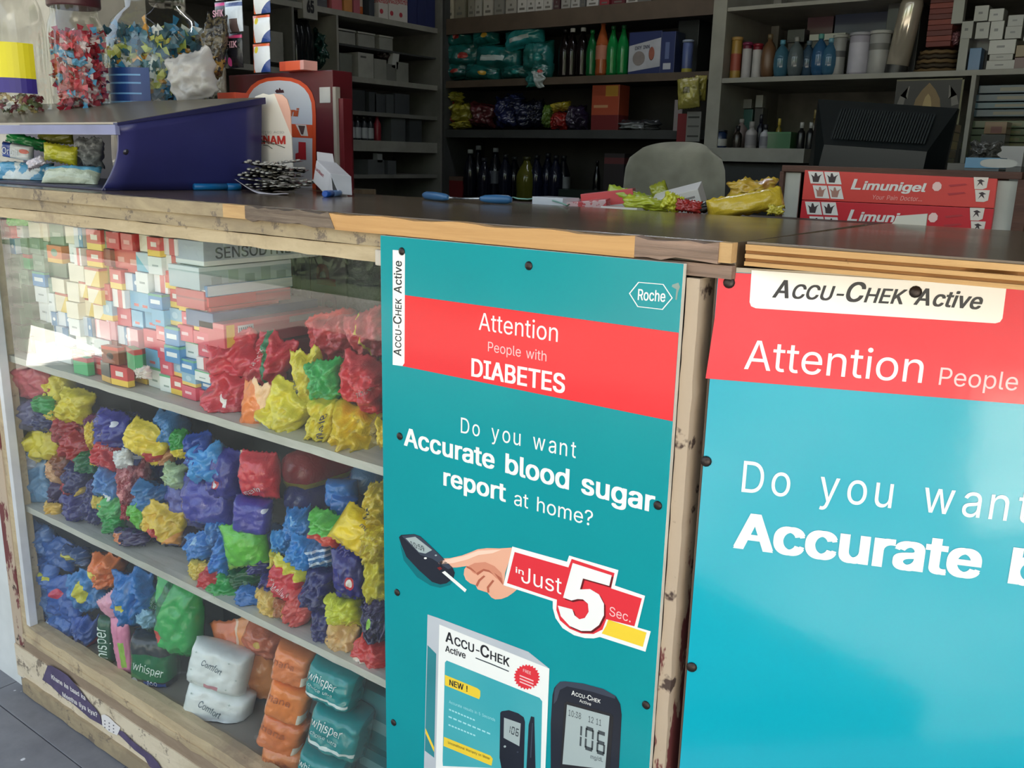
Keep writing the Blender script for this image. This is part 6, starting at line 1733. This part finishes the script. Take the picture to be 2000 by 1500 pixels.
# top shelf: white cartons and hanging tags
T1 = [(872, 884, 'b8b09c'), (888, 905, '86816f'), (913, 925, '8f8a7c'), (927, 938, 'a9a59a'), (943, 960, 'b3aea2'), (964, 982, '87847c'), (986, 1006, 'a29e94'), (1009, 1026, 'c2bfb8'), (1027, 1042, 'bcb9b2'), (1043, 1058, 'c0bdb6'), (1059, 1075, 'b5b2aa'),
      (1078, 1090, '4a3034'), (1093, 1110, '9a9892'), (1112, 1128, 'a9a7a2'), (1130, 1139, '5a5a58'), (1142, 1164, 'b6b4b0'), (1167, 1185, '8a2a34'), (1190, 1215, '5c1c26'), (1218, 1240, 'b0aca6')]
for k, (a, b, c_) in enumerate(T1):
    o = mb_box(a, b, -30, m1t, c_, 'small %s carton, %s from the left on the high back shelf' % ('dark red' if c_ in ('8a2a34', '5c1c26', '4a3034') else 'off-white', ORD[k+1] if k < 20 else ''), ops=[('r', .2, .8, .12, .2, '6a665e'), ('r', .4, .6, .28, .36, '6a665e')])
# teal diaper packs
TE = [(895, 72, 60, 46, '1d6a68'), (950, 70, 50, 40, '1f706e'), (1025, 74, 80, 40, '2b8f92'), (905, 108, 80, 50, '1a6460'), (975, 112, 90, 50, '1d6c6a'), (1052, 110, 60, 60, '256e6a'), (890, 140, 60, 34, '185e5c'), (945, 142, 70, 34, '1e6a66'), (1010, 142, 60, 30, '1a605c'), (1060, 140, 40, 36, '2a6660')]
for k, (px, py, w_, h_, c_) in enumerate(TE):
    packet(px, py, w_, h_, c_, 'teal nappy pack, %s of the heap on the back shelf' % ORD[k+1], [('r', .2, .7, .3, .5, 'b8c8c6')] if k in (2, 4) else [('s', .6, .4, .12, ['a83a34', 'c8a03a', '2c8c88'][k % 3])], y=YM+.05, T=.10, rot=rr.uniform(-14, 14), yaw=10, lean=-6, fl=m2t,
           shape='pillow', ymin=YM+.01, ymax=YM+.3, name='nappy_pack', group='teal nappy packs on the back shelf')
o = packet(1045, 155, 36, 30, '2a6e6a', 'teal flap of a nappy pack hanging over the shelf edge', [('d', 1, .3, .6, 'b0bab8')], y=YM-.01, T=.01, ymin=YM-.05, ymax=YM+.2, name='nappy_pack', yaw=5)
for k, (px, c_, cap) in enumerate(((1100, '120c0c', '181414'), (1114, '140d0c', 'd8d8d8'), (1134, '120c0c', 'c8c8c8'))):
    bottle(px, YM+.06, m2t, .215, .030, c_, 'dark cola bottle, %s of three on the back shelf' % ORD[k+1], 'cola bottles on the back shelf', cap)
bottle(1152, YM+.05, m2t, .20, .026, '0f5c2e', 'green soda bottle right of the cola bottles', None, '1a7a3c')
bottle(1172, YM+.05, m2t, .235, .030, 'a0522c', 'orange soda bottle between green ones', None, 'a0522c', 'b07058')
bottle(1192, YM+.05, m2t, .21, .028, '127a3a', 'green soda bottle, first right of the orange one', None, '0f4c28', None)
bottle(1212, YM+.05, m2t, .21, .028, '127a3a', 'green soda bottle beside the blue carton', None, '0f4c28', None)
cb2 = mb_box(1228, 1291, 62, m2t, '1e2c5c', 'blue and white nappy carton with a baby picture on the back shelf', ops=[('d', -.35, 1, .55, '1e2c5c')], d=.16)
w_ = cb2.dimensions.x; h_ = cb2.dimensions.z
MB().poly([(0.002, -.0006, .012), (w_-.002, -.0006, .03), (w_-.002, -.0006, h_*.84), (.002, -.0006, h_*.68)]).build('printed_panel', M('b8bac0', .5), cb2, fix=False)
letter('lettering', 'DRY INN', M('4a4e5c', .5, var=0), cb2, (w_*.2, -.0010, h_*.58), (w_*.45, 0, w_*.03), (0, 0, .014), .03)
MB().lathe([(.03, 0), (.03, .001)], 18, 0, Matrix.Translation((w_*.33, -.0008, h_*.38))@Matrix.Rotation(R(90), 4, 'X')).build('printed_circle', M('8d8480', .5), cb2)
MB().lathe([(.014, 0), (.012, .001)], 18, 0, Matrix.Translation((w_*.72, -.0008, h_*.48))@Matrix.Rotation(R(90), 4, 'X'), sy=2).build('printed_figure', M('9a5a48', .5), cb2)
mb_box(1291, 1318, 62, m2t, '22305f', 'dark blue carton with barcode beside the nappy carton', ops=[('r', .2, .75, .1, .25, 'b8bcc4'), ('r', .3, .6, .35, .75, '5a6890')], d=.15)
bottle(1337, YM+.03, m2t+.0, .13, .022, '5c6a9a', 'small blue and silver tin at the right of the back shelf', None, '9aa4b8', 'b0a640', 'tin', .3, 4, (0, .12), 'tin')
mb_box(1322, 1362, 40, m2t, '1c2426', 'black carton at the right end of the back shelf', y=YM+.12, d=.12)
# third shelf packets
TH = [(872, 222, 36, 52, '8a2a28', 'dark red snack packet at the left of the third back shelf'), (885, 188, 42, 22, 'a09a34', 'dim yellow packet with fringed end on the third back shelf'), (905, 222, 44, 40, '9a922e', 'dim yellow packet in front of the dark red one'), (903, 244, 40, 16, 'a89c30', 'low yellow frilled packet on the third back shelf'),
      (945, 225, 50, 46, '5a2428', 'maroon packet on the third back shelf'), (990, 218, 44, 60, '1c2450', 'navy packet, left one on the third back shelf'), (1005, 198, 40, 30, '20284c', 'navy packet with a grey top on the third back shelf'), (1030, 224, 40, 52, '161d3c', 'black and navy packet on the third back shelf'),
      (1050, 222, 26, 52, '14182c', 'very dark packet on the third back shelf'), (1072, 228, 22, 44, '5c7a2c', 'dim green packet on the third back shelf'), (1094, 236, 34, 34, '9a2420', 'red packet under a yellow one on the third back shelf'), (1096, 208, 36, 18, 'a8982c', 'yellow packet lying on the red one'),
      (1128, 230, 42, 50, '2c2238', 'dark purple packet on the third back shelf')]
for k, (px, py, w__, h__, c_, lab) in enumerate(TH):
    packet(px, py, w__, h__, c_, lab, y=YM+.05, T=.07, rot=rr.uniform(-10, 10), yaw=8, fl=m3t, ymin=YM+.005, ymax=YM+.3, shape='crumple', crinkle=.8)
mb_box(1160, 1214, 166, m3t+.0, 'a04428', 'orange brown carton with yellow print standing on the third back shelf', ops=[('b', 0, .34, '6a1c1e'), ('r', .5, .95, .75, .98, 'b8882c'), ('r', .08, .6, .5, .56, 'b88a60')], d=.09)
packet(1248, 246, 76, 24, '3a3c3e', 'grey plastic bag lying on the third back shelf', [('r', .1, .7, .3, .7, '7c8084')], y=YM+.05, T=.08, fl=m3t, ymin=YM+.005, ymax=YM+.3, yaw=5, name='plastic_bag', cat='bag')
# hanging packs on the shelf end
packet(1345, 182, 44, 60, 'a8a050', 'pale yellow snack pack hanging at the shelf end beside the stile', [('s', .55, .5, .2, 'c8c06a'), ('r', .3, .6, .5, .7, '6a6438')], y=YM-.12, T=.03, rot=6, yaw=10, ymin=YM-.2, ymax=YM+.1, shape='pillow', name='hanging_pack')
packet(1368, 172, 24, 50, 'a09540', 'second yellow pack hanging behind the pale yellow one', y=YM-.08, T=.02, ymin=YM-.15, ymax=YM+.1, shape='pillow', name='hanging_pack')
mb_box(1324, 1340, 195, at(1332, 256, YM-.05).z, '8c8484', 'pale pink card pinned at the shelf end', y=YM-.05, d=.01, name='card', cat='card')
mb_box(1332, 1352, 222, at(1340, 277, YM-.06).z, '7c1c24', 'dark red packet card pinned at the shelf end', y=YM-.06, d=.012, name='card', cat='card')
mb_box(1350, 1378, 218, at(1362, 277, YM-.06).z, '8a8a88', 'grey card with three rows of dark words pinned at the shelf end', y=YM-.065, d=.01, ops=[('r', .1, .9, .78, .84, '3a3a3a'), ('r', .1, .9, .15, .21, '3a3a3a'), ('r', .1, .9, .48, .54, '5a5a5a')], name='card', cat='card')
# bottom row: dark cleaning bottles
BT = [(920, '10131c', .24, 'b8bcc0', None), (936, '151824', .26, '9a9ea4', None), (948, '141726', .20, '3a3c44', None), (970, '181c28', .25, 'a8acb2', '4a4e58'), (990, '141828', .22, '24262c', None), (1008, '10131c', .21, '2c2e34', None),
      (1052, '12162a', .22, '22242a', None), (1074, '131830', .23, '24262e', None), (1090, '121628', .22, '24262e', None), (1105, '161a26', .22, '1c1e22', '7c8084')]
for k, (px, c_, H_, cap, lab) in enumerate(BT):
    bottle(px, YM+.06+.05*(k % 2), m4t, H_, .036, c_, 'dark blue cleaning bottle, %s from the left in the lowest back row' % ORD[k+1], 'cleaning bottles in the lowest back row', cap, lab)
mb_box(874, 905, 345, m4t, '6a1c20', 'dark red carton at the left of the lowest back row', ops=[('b', .8, 1, '5c4a40')])
g_ = bottle(1032, YM+.04, m4t, .21, .052, '55551c', 'wide olive oil bottle in the lowest back row', None, '3c3c18')
bottle(1172, YM+.10, m4t, .20, .018, '0c0e12', 'slim black glass bottle alone right of the cleaning bottles')
mb_box(1190, 1230, 300, m4t, '2a2426', 'dark printed carton behind the chair', ops=[('b', .8, .92, '5a2a2c'), ('r', .1, .9, .05, .2, '5a5a5c')])
mb_box(1100, 1180, 372, m4t, '12241c', 'dark green crate in the lowest back row', y=YM-.02, name='crate', cat='crate')

# --- right hand shelving
YR = 2.3
rs = unit('right_shelving', 'cream grey shelving on the right with jars, tins and flasks', (-1.0, YR, 0)); Ri = Matrix.Translation((1.0, -YR, 0))
def rpart(mb, nm, m_, bev=.001):
    o = mb.build(nm, m_, rs, bev); o.matrix_parent_inverse = Ri; return o
xr0 = at(1384, 150, YR).x; xr1 = at(1410, 150, YR).x; xrE = .45
zr0 = at(1550, 4, YR).z; zr1 = at(1550, 148, YR).z; zr2 = at(1500, 290, YR).z
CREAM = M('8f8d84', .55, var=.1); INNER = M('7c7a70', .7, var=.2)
rpart(MB().box((xr0, YR, 0), (xr1, YR+.55, 2.4)), 'side_panel', CREAM)
rpart(MB().box((xr1, YR+.005, zr0-.012), (xrE, YR+.55, zr0)), 'shelf', CREAM)
rpart(MB().box((xr1, YR+.002, zr1-.016), (xrE, YR+.55, zr1)), 'shelf', CREAM)
rpart(MB().box((xr1, YR-.05, zr2-.045), (at(1582, 290, YR).x, YR+.55, zr2)), 'shelf', CREAM)
rpart(MB().box((xr1, YR+.53, 0), (xrE, YR+.55, 2.4)), 'back_panel', INNER)
rpart(MB().box((at(1884, 250, YR-.02).x, YR-.02, zr1-.42), (at(1893, 250, YR-.02).x, YR+.03, zr1-.016)), 'upright', CREAM)
rpart(MB().box((xr1, YR+.40, zr1+.02), (xr1+.03, YR+.42, zr1+.5)), 'cleat', CREAM)
rpart(MB().box((xr1, YR, .2), (xrE, YR+.01, zr2-.05)), 'lower_panel', GREYD)
def rb(px0, px1, py0, fl, col, label, y=YR+.04, **k): return mb_box(px0, px1, py0, fl, col, label, y, **k)
def rbot(px, fl, H_, rad, col, label, capc, labc=None, style=4, y=YR+.06, rough=.35, group=None, name='tin', cat='tin', labz=(.3, .6)):
    return bottle(px, y, fl, H_, rad, col, label, group, capc, labc, name, rough, style, labz, cat)
rbot(1411, zr1, .135, .015, 'c0405a', 'slim pink talc tin at the left end of the right-hand shelf', 'c85070', 'c9b0b4', labz=(.35, .7))
rbot(1431, zr1, .137, .018, 'a8843c', 'gold talc tin, second from the left end', 'b08c50', 'a04a3a', labz=(.2, .6))
rbot(1452, zr1, .118, .016, '6a1c34', 'maroon talc tin with a white front, left of two', '7c2a50', 'b0acae', labz=(.02, .82))
rbot(1472, zr1, .112, .016, '7a1424', 'red capped talc tin with a white front, right of two', '8a1c2c', 'b4b0b0', labz=(.02, .82))
rbot(1494, zr1, .140, .026, '6a4c34', 'brown oval shampoo flask on the right-hand shelf', '6a5a40', style=2, name='flask', cat='bottle')
for k, (px, H_, c_) in enumerate(((1519, .118, '3c6478'), (1546, .125, '5a6468'), (1570, .115, '3a5064'), (1592, .130, '2e567c'), (1612, .115, '38607c'))):
    rbot(px, zr1, H_, .026, c_, ['pale blue glass flask, leftmost of five', 'clear grey glass flask, second of five', 'dull blue flask behind the larger one, third of five', 'large blue round flask, fourth of five', 'narrow blue flask, rightmost of five'][k], ['5a98b0', '8c8c88', '5a6a74', '5a9a90', '6a9cb0'][k],
         style=2, rough=.06, name='flask', cat='bottle', y=YR+.05+.03*(k == 2))
rb(1535, 1568, 58, at(1550, 80, YR+.1).z, '1a1416', 'black cap-shaped box above the grey flask', y=YR+.14, d=.05)
rb(1538, 1560, 80, zr1, '4a4a46', 'grey carton under the black box behind the flasks', y=YR+.15, d=.05)
rbot(1629, zr1, .125, .021, '8a8a88', 'silver tin with black print, first of four', 'a8a8a0', '4a4a4c', labz=(.45, .6))
rbot(1668, zr1, .128, .032, 'a09ca8', 'white labelled silver tin with a violet print, second of four', 'a0a0a8', 'b4b2be', labz=(.05, .75))
rbot(1706, zr1, .13, .031, '9a9a98', 'silver tin lettered in dark print, third of four', 'acaca8', '6a6a68', labz=(.55, .7))
rbot(1648, zr1, .120, .018, '5a5a58', 'dim tin behind the silver ones, fourth of four', '6a6a66', y=YR+.13)
rb(1578, 1648, 66, at(1612, 77, YR+.14).z, 'a8a89c', 'flat white carton lying on the tins at the back', y=YR+.16, d=.1)
rb(1578, 1644, 77, zr1, '3a3836', 'dark carton behind the blue flasks', y=YR+.17, d=.1)
rb(1652, 1728, 66, at(1690, 78, YR+.14).z, '9a9a8c', 'second flat white carton lying behind the tins', y=YR+.20, d=.1)
rb(1652, 1728, 78, zr1, '34322f', 'dark carton behind the silver tins', y=YR+.21, d=.1)
rb(1625, 1738, -30, at(1680, 64, YR+.16).z, '122344', 'big dark blue box high on the right-hand shelf', y=YR+.24, d=.15)
rb(1572, 1622, 12, at(1600, 60, YR+.18).z, '4a2430', 'dark red folder behind the blue box', y=YR+.26, d=.05)
# black case with shining tube
t = rb(1725, 1790, -10, zr1, '0c0c0e', 'tall black case on the right-hand shelf', y=YR+.10, d=.14)
g = root('steel_flask', (at(1752, 100, YR+.05).x, YR+.06, zr1+.0005), 'tall shiny cream steel flask leaning against the black case', 'flask', rot=(0, R(7), 0))
MB().lathe([(.034, 0), (.034, .20), (.030, .22), (.018, .235)], 20).build('body', M('c9bfae', .15, .6, var=0), g)
MB().lathe([(.0345, 0), (.0345, .025)], 20, cap=False).build('foot_ring', M('2a2a2a', .4), g)
# stack of dark red booklets, tilting
for k in range(11):
    p_ = at(1832-k*.2, 86-k*9.0, YR+.05)
    place(MB().box((-.035, 0, 0), (.035, .12, .0145)), 'booklet', M(['6a2a22', '7a3428', '5c241e'][k % 3], .6), (p_.x+k*.0018, YR+.05, zr1+.075+k*.0155), 'dark red booklet, %s from the bottom of the tall stack' % ORD[k+1], 'booklet', 'dark red booklets in a tall stack', (0, 0, R((k % 3-1)*2)), .001)
t = root('wicker_basket', (at(1830, 120, YR+.1).x, YR+.11, zr1+.0005), 'low brown wicker basket under the stack of dark red booklets', 'basket')
for k in range(5):
    pts_ = [((.062-.003*k)*math.cos(a*PI/10), (.05-.002*k)*math.sin(a*PI/10), .008+k*.0135+.002*math.sin(a*3)) for a in range(21)]
    MB().tube(pts_, .006, 6).build('woven_ring', M(['6a5434', '3c3020'][k % 2], .7), t)
MB().lathe([(.058, 0), (.058, .004)], 20, sy=.8).build('base', M('3a2e20', .8), t)
rb(1850, 1872, -30, at(1860, 48, YR+.05).z, '8c8c86', 'pale carton standing beside the booklets', d=.03)
packet(1860, 75, 26, 28, '7c5058', 'pinkish crumpled paper between booklets and white cartons', y=YR+.08, T=.03, ymin=YR, ymax=YR+.4, fl=zr1, name='crumpled_paper', cat='paper')
# white medicine cartons piled
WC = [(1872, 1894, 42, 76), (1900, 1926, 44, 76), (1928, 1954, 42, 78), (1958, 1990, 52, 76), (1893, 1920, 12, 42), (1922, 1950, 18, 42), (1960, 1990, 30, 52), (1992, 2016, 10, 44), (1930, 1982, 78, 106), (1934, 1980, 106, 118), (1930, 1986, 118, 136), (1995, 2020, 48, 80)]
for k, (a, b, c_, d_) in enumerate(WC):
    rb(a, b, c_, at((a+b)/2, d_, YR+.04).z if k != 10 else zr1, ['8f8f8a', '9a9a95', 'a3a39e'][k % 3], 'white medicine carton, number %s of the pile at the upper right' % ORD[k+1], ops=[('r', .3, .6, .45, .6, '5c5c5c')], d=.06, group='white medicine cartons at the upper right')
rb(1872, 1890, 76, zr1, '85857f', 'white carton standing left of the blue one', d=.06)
rb(1894, 1917, 94, zr1, '35628c', 'small blue carton on the right-hand shelf', d=.05)
rb(1878, 1930, 76, zr1, '2c2c2a', 'dark carton behind the small blue one', y=YR+.10, d=.08)
rb(1984, 2020, 88, at(2000, 112, YR+.05).z, '6a5420', 'mustard carton at the right edge of the shelf', d=.06)
rb(1984, 2020, 112, zr1, '4a1c1a', 'dark red carton under the mustard one', d=.06)
# small bottles on the second right-hand shelf
SB = [(1412, .060, .024, '1a2c4c', 'dark blue squat jar at the left of the lower right shelf', '20242a', 'a8a8a4', 1, .0), (1446, .075, .015, '2a241e', 'small brown bottle with black cap on the lower right shelf', '16161a', None, 3, 0), (1452, .10, .024, '8c7c7a', 'pinkish bottle behind the brown one', 'b0aca8', None, 2, .08),
      (1473, .088, .020, 'a09c9c', 'white bottle with dark print, left of two', '9a9694', '7c787c', 3, 0), (1500, .078, .017, '9a9a9c', 'white bottle with dark print, right of two', '1c1c24', '6c6c74', 3, -.01), (1490, .115, .013, '1a1c2c', 'tall navy bottle behind the white ones', '20222c', None, 3, .08),
      (1526, .10, .010, '8a7a30', 'slim gold topped vial behind the green box', 'c8b050', None, 3, .05), (1571, .085, .013, '141618', 'black bottle with a silver cap, left of two', 'b0b0ac', None, 3, 0), (1589, .085, .013, '141618', 'black bottle with a silver cap, right of two', 'b0b0ac', None, 3, 0),
      (1595, .13, .010, '5a4a24', 'tall amber vial behind the silver capped bottles', '8a7a4a', None, 3, .1)]
for (px, H_, rad, c_, lab, cap, lb_, st_, dy) in SB:
    rbot(px, zr2, H_, rad, c_, lab, cap, lb_, st_, YR+.03+dy, .25, name='small_bottle', cat='bottle', labz=(.1, .5))
rb(1512, 1560, 258, zr2, '1c5a30', 'green open box on the lower right shelf', y=YR+.01, d=.06, ops=[('b', .9, 1, '2a6a3c')], name='green_box', cat='box')
for k, (a, b, c_, d_, col) in enumerate(((1418, 1434, 192, 202, '8c8c88'), (1418, 1434, 203, 213, '8c8c88'), (1460, 1476, 194, 212, '77776f'), (1484, 1498, 186, 210, '96968f'))):
    rb(a, b, c_, at((a+b)/2, d_, YR+.2).z, col, 'tiny pale carton, %s of the row above the small bottles' % ORD[k+1], y=YR+.2, d=.03)
rb(1416, 1480, 214, zr2, '2c5c54', 'long teal green carton behind the small bottles', y=YR+.21, d=.06)
rb(1484, 1500, 211, zr2, '4a4a46', 'grey carton behind the navy bottle', y=YR+.22, d=.05)
for (px, c_, lab) in ((1660, '5a1c1c', 'dark red jar behind the monitor'), (1682, '1c3c7c', 'blue jar behind the monitor'), (1706, '1c4c34', 'green jar behind the monitor'), (1730, '183c28', 'dark green jar behind the monitor')):
    rbot(px, zr2, .13, .022, c_, lab, c_, style=1, rough=.15, name='jar', cat='jar', y=YR+.05)
# calendar picture with a seated golden figure, plain stand-in
px0, px1 = 1752, 1884
a = at(px0, 156, YR-.03); b = at(px1, 156, YR-.03); zb = at(1800, 330, YR-.03).z
cal = root('devotional_calendar', (a.x, YR-.03, zb), 'dark devotional calendar with a golden seated figure hanging behind the monitor', 'calendar')
cw, ch_ = b.x-a.x, a.z-zb
MB().box((0, 0, 0), (cw, .004, ch_)).build('sheet', M('26241c', .5), cal)
def cpoly(pts, m_, nm, l): MB().poly([(x*cw, -.0005-.0003*l, y*ch_) for x, y in pts]).build(nm, m_, cal, fix=False)
GO = M('7c6438', .5); GO2 = M('a8905c', .5); GP = M('6c6860', .5)
cpoly([(.28, .62), (.72, .62), (.68, .78), (.60, .88), (.5, .96), (.40, .88), (.32, .78)], GO, 'golden_halo', 1)
cpoly([(.42, .62), (.58, .62), (.56, .74), (.54, .80), (.5, .84), (.46, .80), (.44, .74)], GO2, 'seated_figure', 2)
for s in (-1, 1):
    cpoly([(.5+s*.30, .78), (.5+s*.36, .84), (.5+s*.42, .82), (.5+s*.46, .72), (.5+s*.36, .70), (.5+s*.31, .92), (.5+s*.29, .93), (.5+s*.30, .82)], GP, 'pale_animal', 1)
cpoly([(.0, .985), (1, .985), (1, 1), (0, 1)], M('6c6848', .5), 'top_border', 1)
cpoly([(.97, 0), (1, 0), (1, 1), (.97, 1)], M('6c6848', .5), 'side_border', 1)
# yellow stacked packs right of the monitor
for k in range(5):
    a_ = 326-k*17
    rb(1838+k*2.2, 1876+k*1.2, a_-16, at(1857, a_, 1.9).z, ['8c8460', '7c6c44', 'a08c3c', '8c7838', '6c6438'][k], 'yellowish carton, %s from the bottom of the stack right of the monitor' % ORD[k+1], y=1.9, d=.10, ops=[('r', .15, .7, .3, .6, 'a0503a')])
rb(1830, 1884, 326, .72, '4a4030', 'brown carton under the yellowish stack', y=1.9, d=.12)
# stacked blue, green boxes at right
for k, (py0, py1, c_, x0_) in enumerate(((166, 182, '26404c', 1922), (184, 198, '23404c', 1916), (200, 212, '28505a', 1912), (214, 228, '22424c', 1910), (236, 250, '3c5028', 1908), (252, 264, '3a4c24', 1906), (266, 278, '445428', 1904), (280, 292, '5a5c34', 1902))):
    rb(x0_, 2030, py0, at(1960, py1, YR+.02).z, c_, '%s flat carton, %s from the top of the stack at the far right' % ('blue grey' if k < 4 else 'olive green', ORD[k+1]), y=YR+.02, d=.12, ops=[('r', .4, .9, .25, .7, ['5a5a44', '5c5a30'][k > 3])])
rb(1900, 2030, 292, .9, '3a3a30', 'dark carton at the base of the far right stack', y=YR+.02, d=.12)
rb(1944, 1988, 238, at(1965, 262, YR-.1).z, '6c5230', 'tan carton with a brown patch before the green stack', y=YR-.1, d=.08, ops=[('r', .3, .8, .05, .6, '5a2c20')])
rb(1940, 1988, 263, .9, '33332c', 'dark carton under the tan one', y=YR-.1, d=.08)
rb(1962, 2030, 286, at(1990, 326, 1.7).z, 'a8a8a6', 'white carton at the right edge behind the counter', y=1.7, d=.1)
rb(1962, 2030, 327, .72, '6a6a66', 'grey carton under the white one at the right edge', y=1.7, d=.1)
rb(1915, 1985, 309, at(1950, 330, 1.3).z, '4c80a0', 'sky blue carton with a white oval panel at the right', y=1.3, d=.08)
o = D.objects['carton.'+'000'] if 'carton.000' in D.objects else None
a = at(1918, 320, 1.3)
ov = [(at(1950, 320, 1.298).x+.033*spow(math.cos(i*PI/12), .7), 1.2985, at(1950, 319, 1.298).z+.0085*spow(math.sin(i*PI/12), .8)) for i in range(24)]
pl = MB().poly([(x-a.x, y-1.2985, z-a.z) for x, y, z in ov]).build('oval_label', M('b4b4ae', .5)); pl.location = (a.x, 1.2985, a.z); tag(pl, 'white oval label stuck on the sky blue carton', 'label')
rb(1915, 1985, 331, .72, '3c4a50', 'dark carton under the sky blue one', y=1.3, d=.08)
packet(1925, 296, 60, 40, '5c5c58', 'grey plastic sheet heaped at the right behind the box', y=1.5, T=.08, ymin=1.4, ymax=1.68, fl=.98, yaw=10, name='plastic_bag', cat='bag')
rb(1880, 1960, 320, .72, '45443e', 'grey carton under the plastic sheet', y=1.46, d=.12)

# --- chair
cc = at(1330, 330, 1.9)
ch = root('office_chair', (cc.x, 1.9, 0), 'cream padded office chair behind the counter', 'chair')
def rr_shape(w_, z0, z1, d, y0, n=20, m_=14, curve=.05):
    vs = []; fs = []
    for s in (0, 1):
        for j in range(m_+1):
            for i in range(n+1):
                u = -1+2*i/n; v = j/m_
                wz = w_*(1-.09*v)*(1-.34*(1-math.sqrt(max(0, 1-(max(0, v-.80)/.20)**2))))
                edge = (1-abs(u)**8)**.5*(min(1, v*8)**.5)*(min(1, (1-v)*12+.02)**.5)
                top = z0+(z1-z0)*v-.020*abs(u)**3*v*v
                y = y0-curve*(1-u*u)*-1*.0+curve*u*u*-1+(d*.5*edge if s else -d*.5*edge)
                vs.append((u*wz/2, y, top))
    k = (n+1)*(m_+1)
    for j in range(m_):
        for i in range(n):
            a = j*(n+1)+i; q = (a, a+1, a+n+2, a+n+1)
            fs.append(q); fs.append(tuple(x+k for x in q[::-1]))
    for i in range(n):
        fs.append((i, i+k, i+1+k, i+1)); a = m_*(n+1)+i; fs.append((a, a+1, a+1+k, a+k))
    for j in range(m_):
        a = j*(n+1); fs.append((a, a+n+1, a+n+1+k, a+k)); b = a+n; fs.append((b, b+k, b+n+1+k, b+n+1))
    return vs, fs
CHM = M('aaa796', .85, var=.2, vs=6, bump=.3, bs=150)
vs, fs = rr_shape(.37, .66, at(1330, 277, 1.9).z, .06, 0)
MB().add(vs, fs, 0, True).build('backrest', CHM, ch)
MB().box((-.22, -.50, .44), (.22, -.04, .50)).build('seat', CHM, ch, .02)
MB().tube([(0, -.27, .08), (0, -.27, .44)], .025, 10).build('column', M('202022', .4), ch)
MB().tube([(0, -.27, .42), (0, .03, .42), (0, .055, .52), (0, .035, .70)], .014, 8).build('back_bar', M('202022', .4), ch)
for k in range(5):
    a = k*2*PI/5
    MB().tube([(0, -.27, .10), (.27*math.cos(a), -.27+.27*math.sin(a), .05), (.28*math.cos(a), -.27+.28*math.sin(a), .02)], [.02, .016, .02], 8).build('foot', M('202022', .4), ch)
# --- monitor seen from the back, on its desk
YMo = 1.55
d2 = root('computer_desk', (-.35, 1.65, 0), 'dark desk carrying the monitor', 'desk')
MB().box((-.48, -.42, .69), (.65, .32, .72)).build('top', M('3a3029', .5), d2)
for sx in (-.46, .58):
    for sy in (-.40, .28): MB().box((sx, sy, 0), (sx+.04, sy+.03, .69)).build('leg', M('2c2622', .6), d2)
q = [at(x, y, YMo) for x, y in ((1590, 192), (1866, 210), (1838, 332), (1572, 318))]
mo = root('monitor', ((q[2].x+q[3].x)/2, YMo, .7205), 'black computer monitor seen from behind with a vented upper back', 'monitor')
MC = M('0e1416', .35, var=0); MC2 = M('1c2424', .5, var=0)
L_ = [p-mo.location for p in q]
def ml(u, v, d=0):      # u left-right 0..1, v bottom-top 0..1
    p = (L_[3]*(1-u)+L_[2]*u)*(1-v)+(L_[0]*(1-u)+L_[1]*u)*v
    return Vector((p.x, -d, p.z))
B4 = [ml(0, -.6), ml(1, -.6), ml(1, 1), ml(0, 1)]
MB().prism([p+Vector((0, .03, 0)) for p in B4], (0, .02, 0)).build('bezel', MC, mo, .003)
g = MB()
O4 = [p+Vector((0, .03, 0)) for p in B4]; I4 = [ml(.12, -.5, .03), ml(.90, -.5, .03), ml(.90, .28, .03), ml(.16, .30, .03)]
g.add(O4+I4, [(0, 1, 5, 4), (1, 2, 6, 5), (2, 3, 7, 6), (3, 0, 4, 7), (4, 5, 6, 7)]).build('back_shell', MC, mo)
g = MB(); n = 34
for k in range(n):
    u = .20+.68*k/n
    pa, pb = ml(u, .40), ml(u+.012, .40); pc, pd = ml(u+.012, .88), ml(u, .88)
    def dd(p, v): return Vector((p.x, .030-.062*(1-v)/.70-.002, p.z))
    g.add([dd(pa, .40), dd(pb, .40), dd(pc, .88), dd(pd, .88), dd(pa, .40)+Vector((0, -.004, 0)), dd(pb, .40)+Vector((0, -.004, 0)), dd(pc, .88)+Vector((0, -.004, 0)), dd(pd, .88)+Vector((0, -.004, 0))],
          [(4, 5, 6, 7), (0, 1, 5, 4), (1, 2, 6, 5), (2, 3, 7, 6), (3, 0, 4, 7)])
g.build('vent_rib', MC2, mo)['kind'] = 'stuff'
MB().box((-.03, -.01, .01), (.03, .03, .2)).build('neck', MC, mo, .003)
MB().lathe([(.11, 0), (.11, .008), (.03, .016)], 24).build('foot', MC, mo)
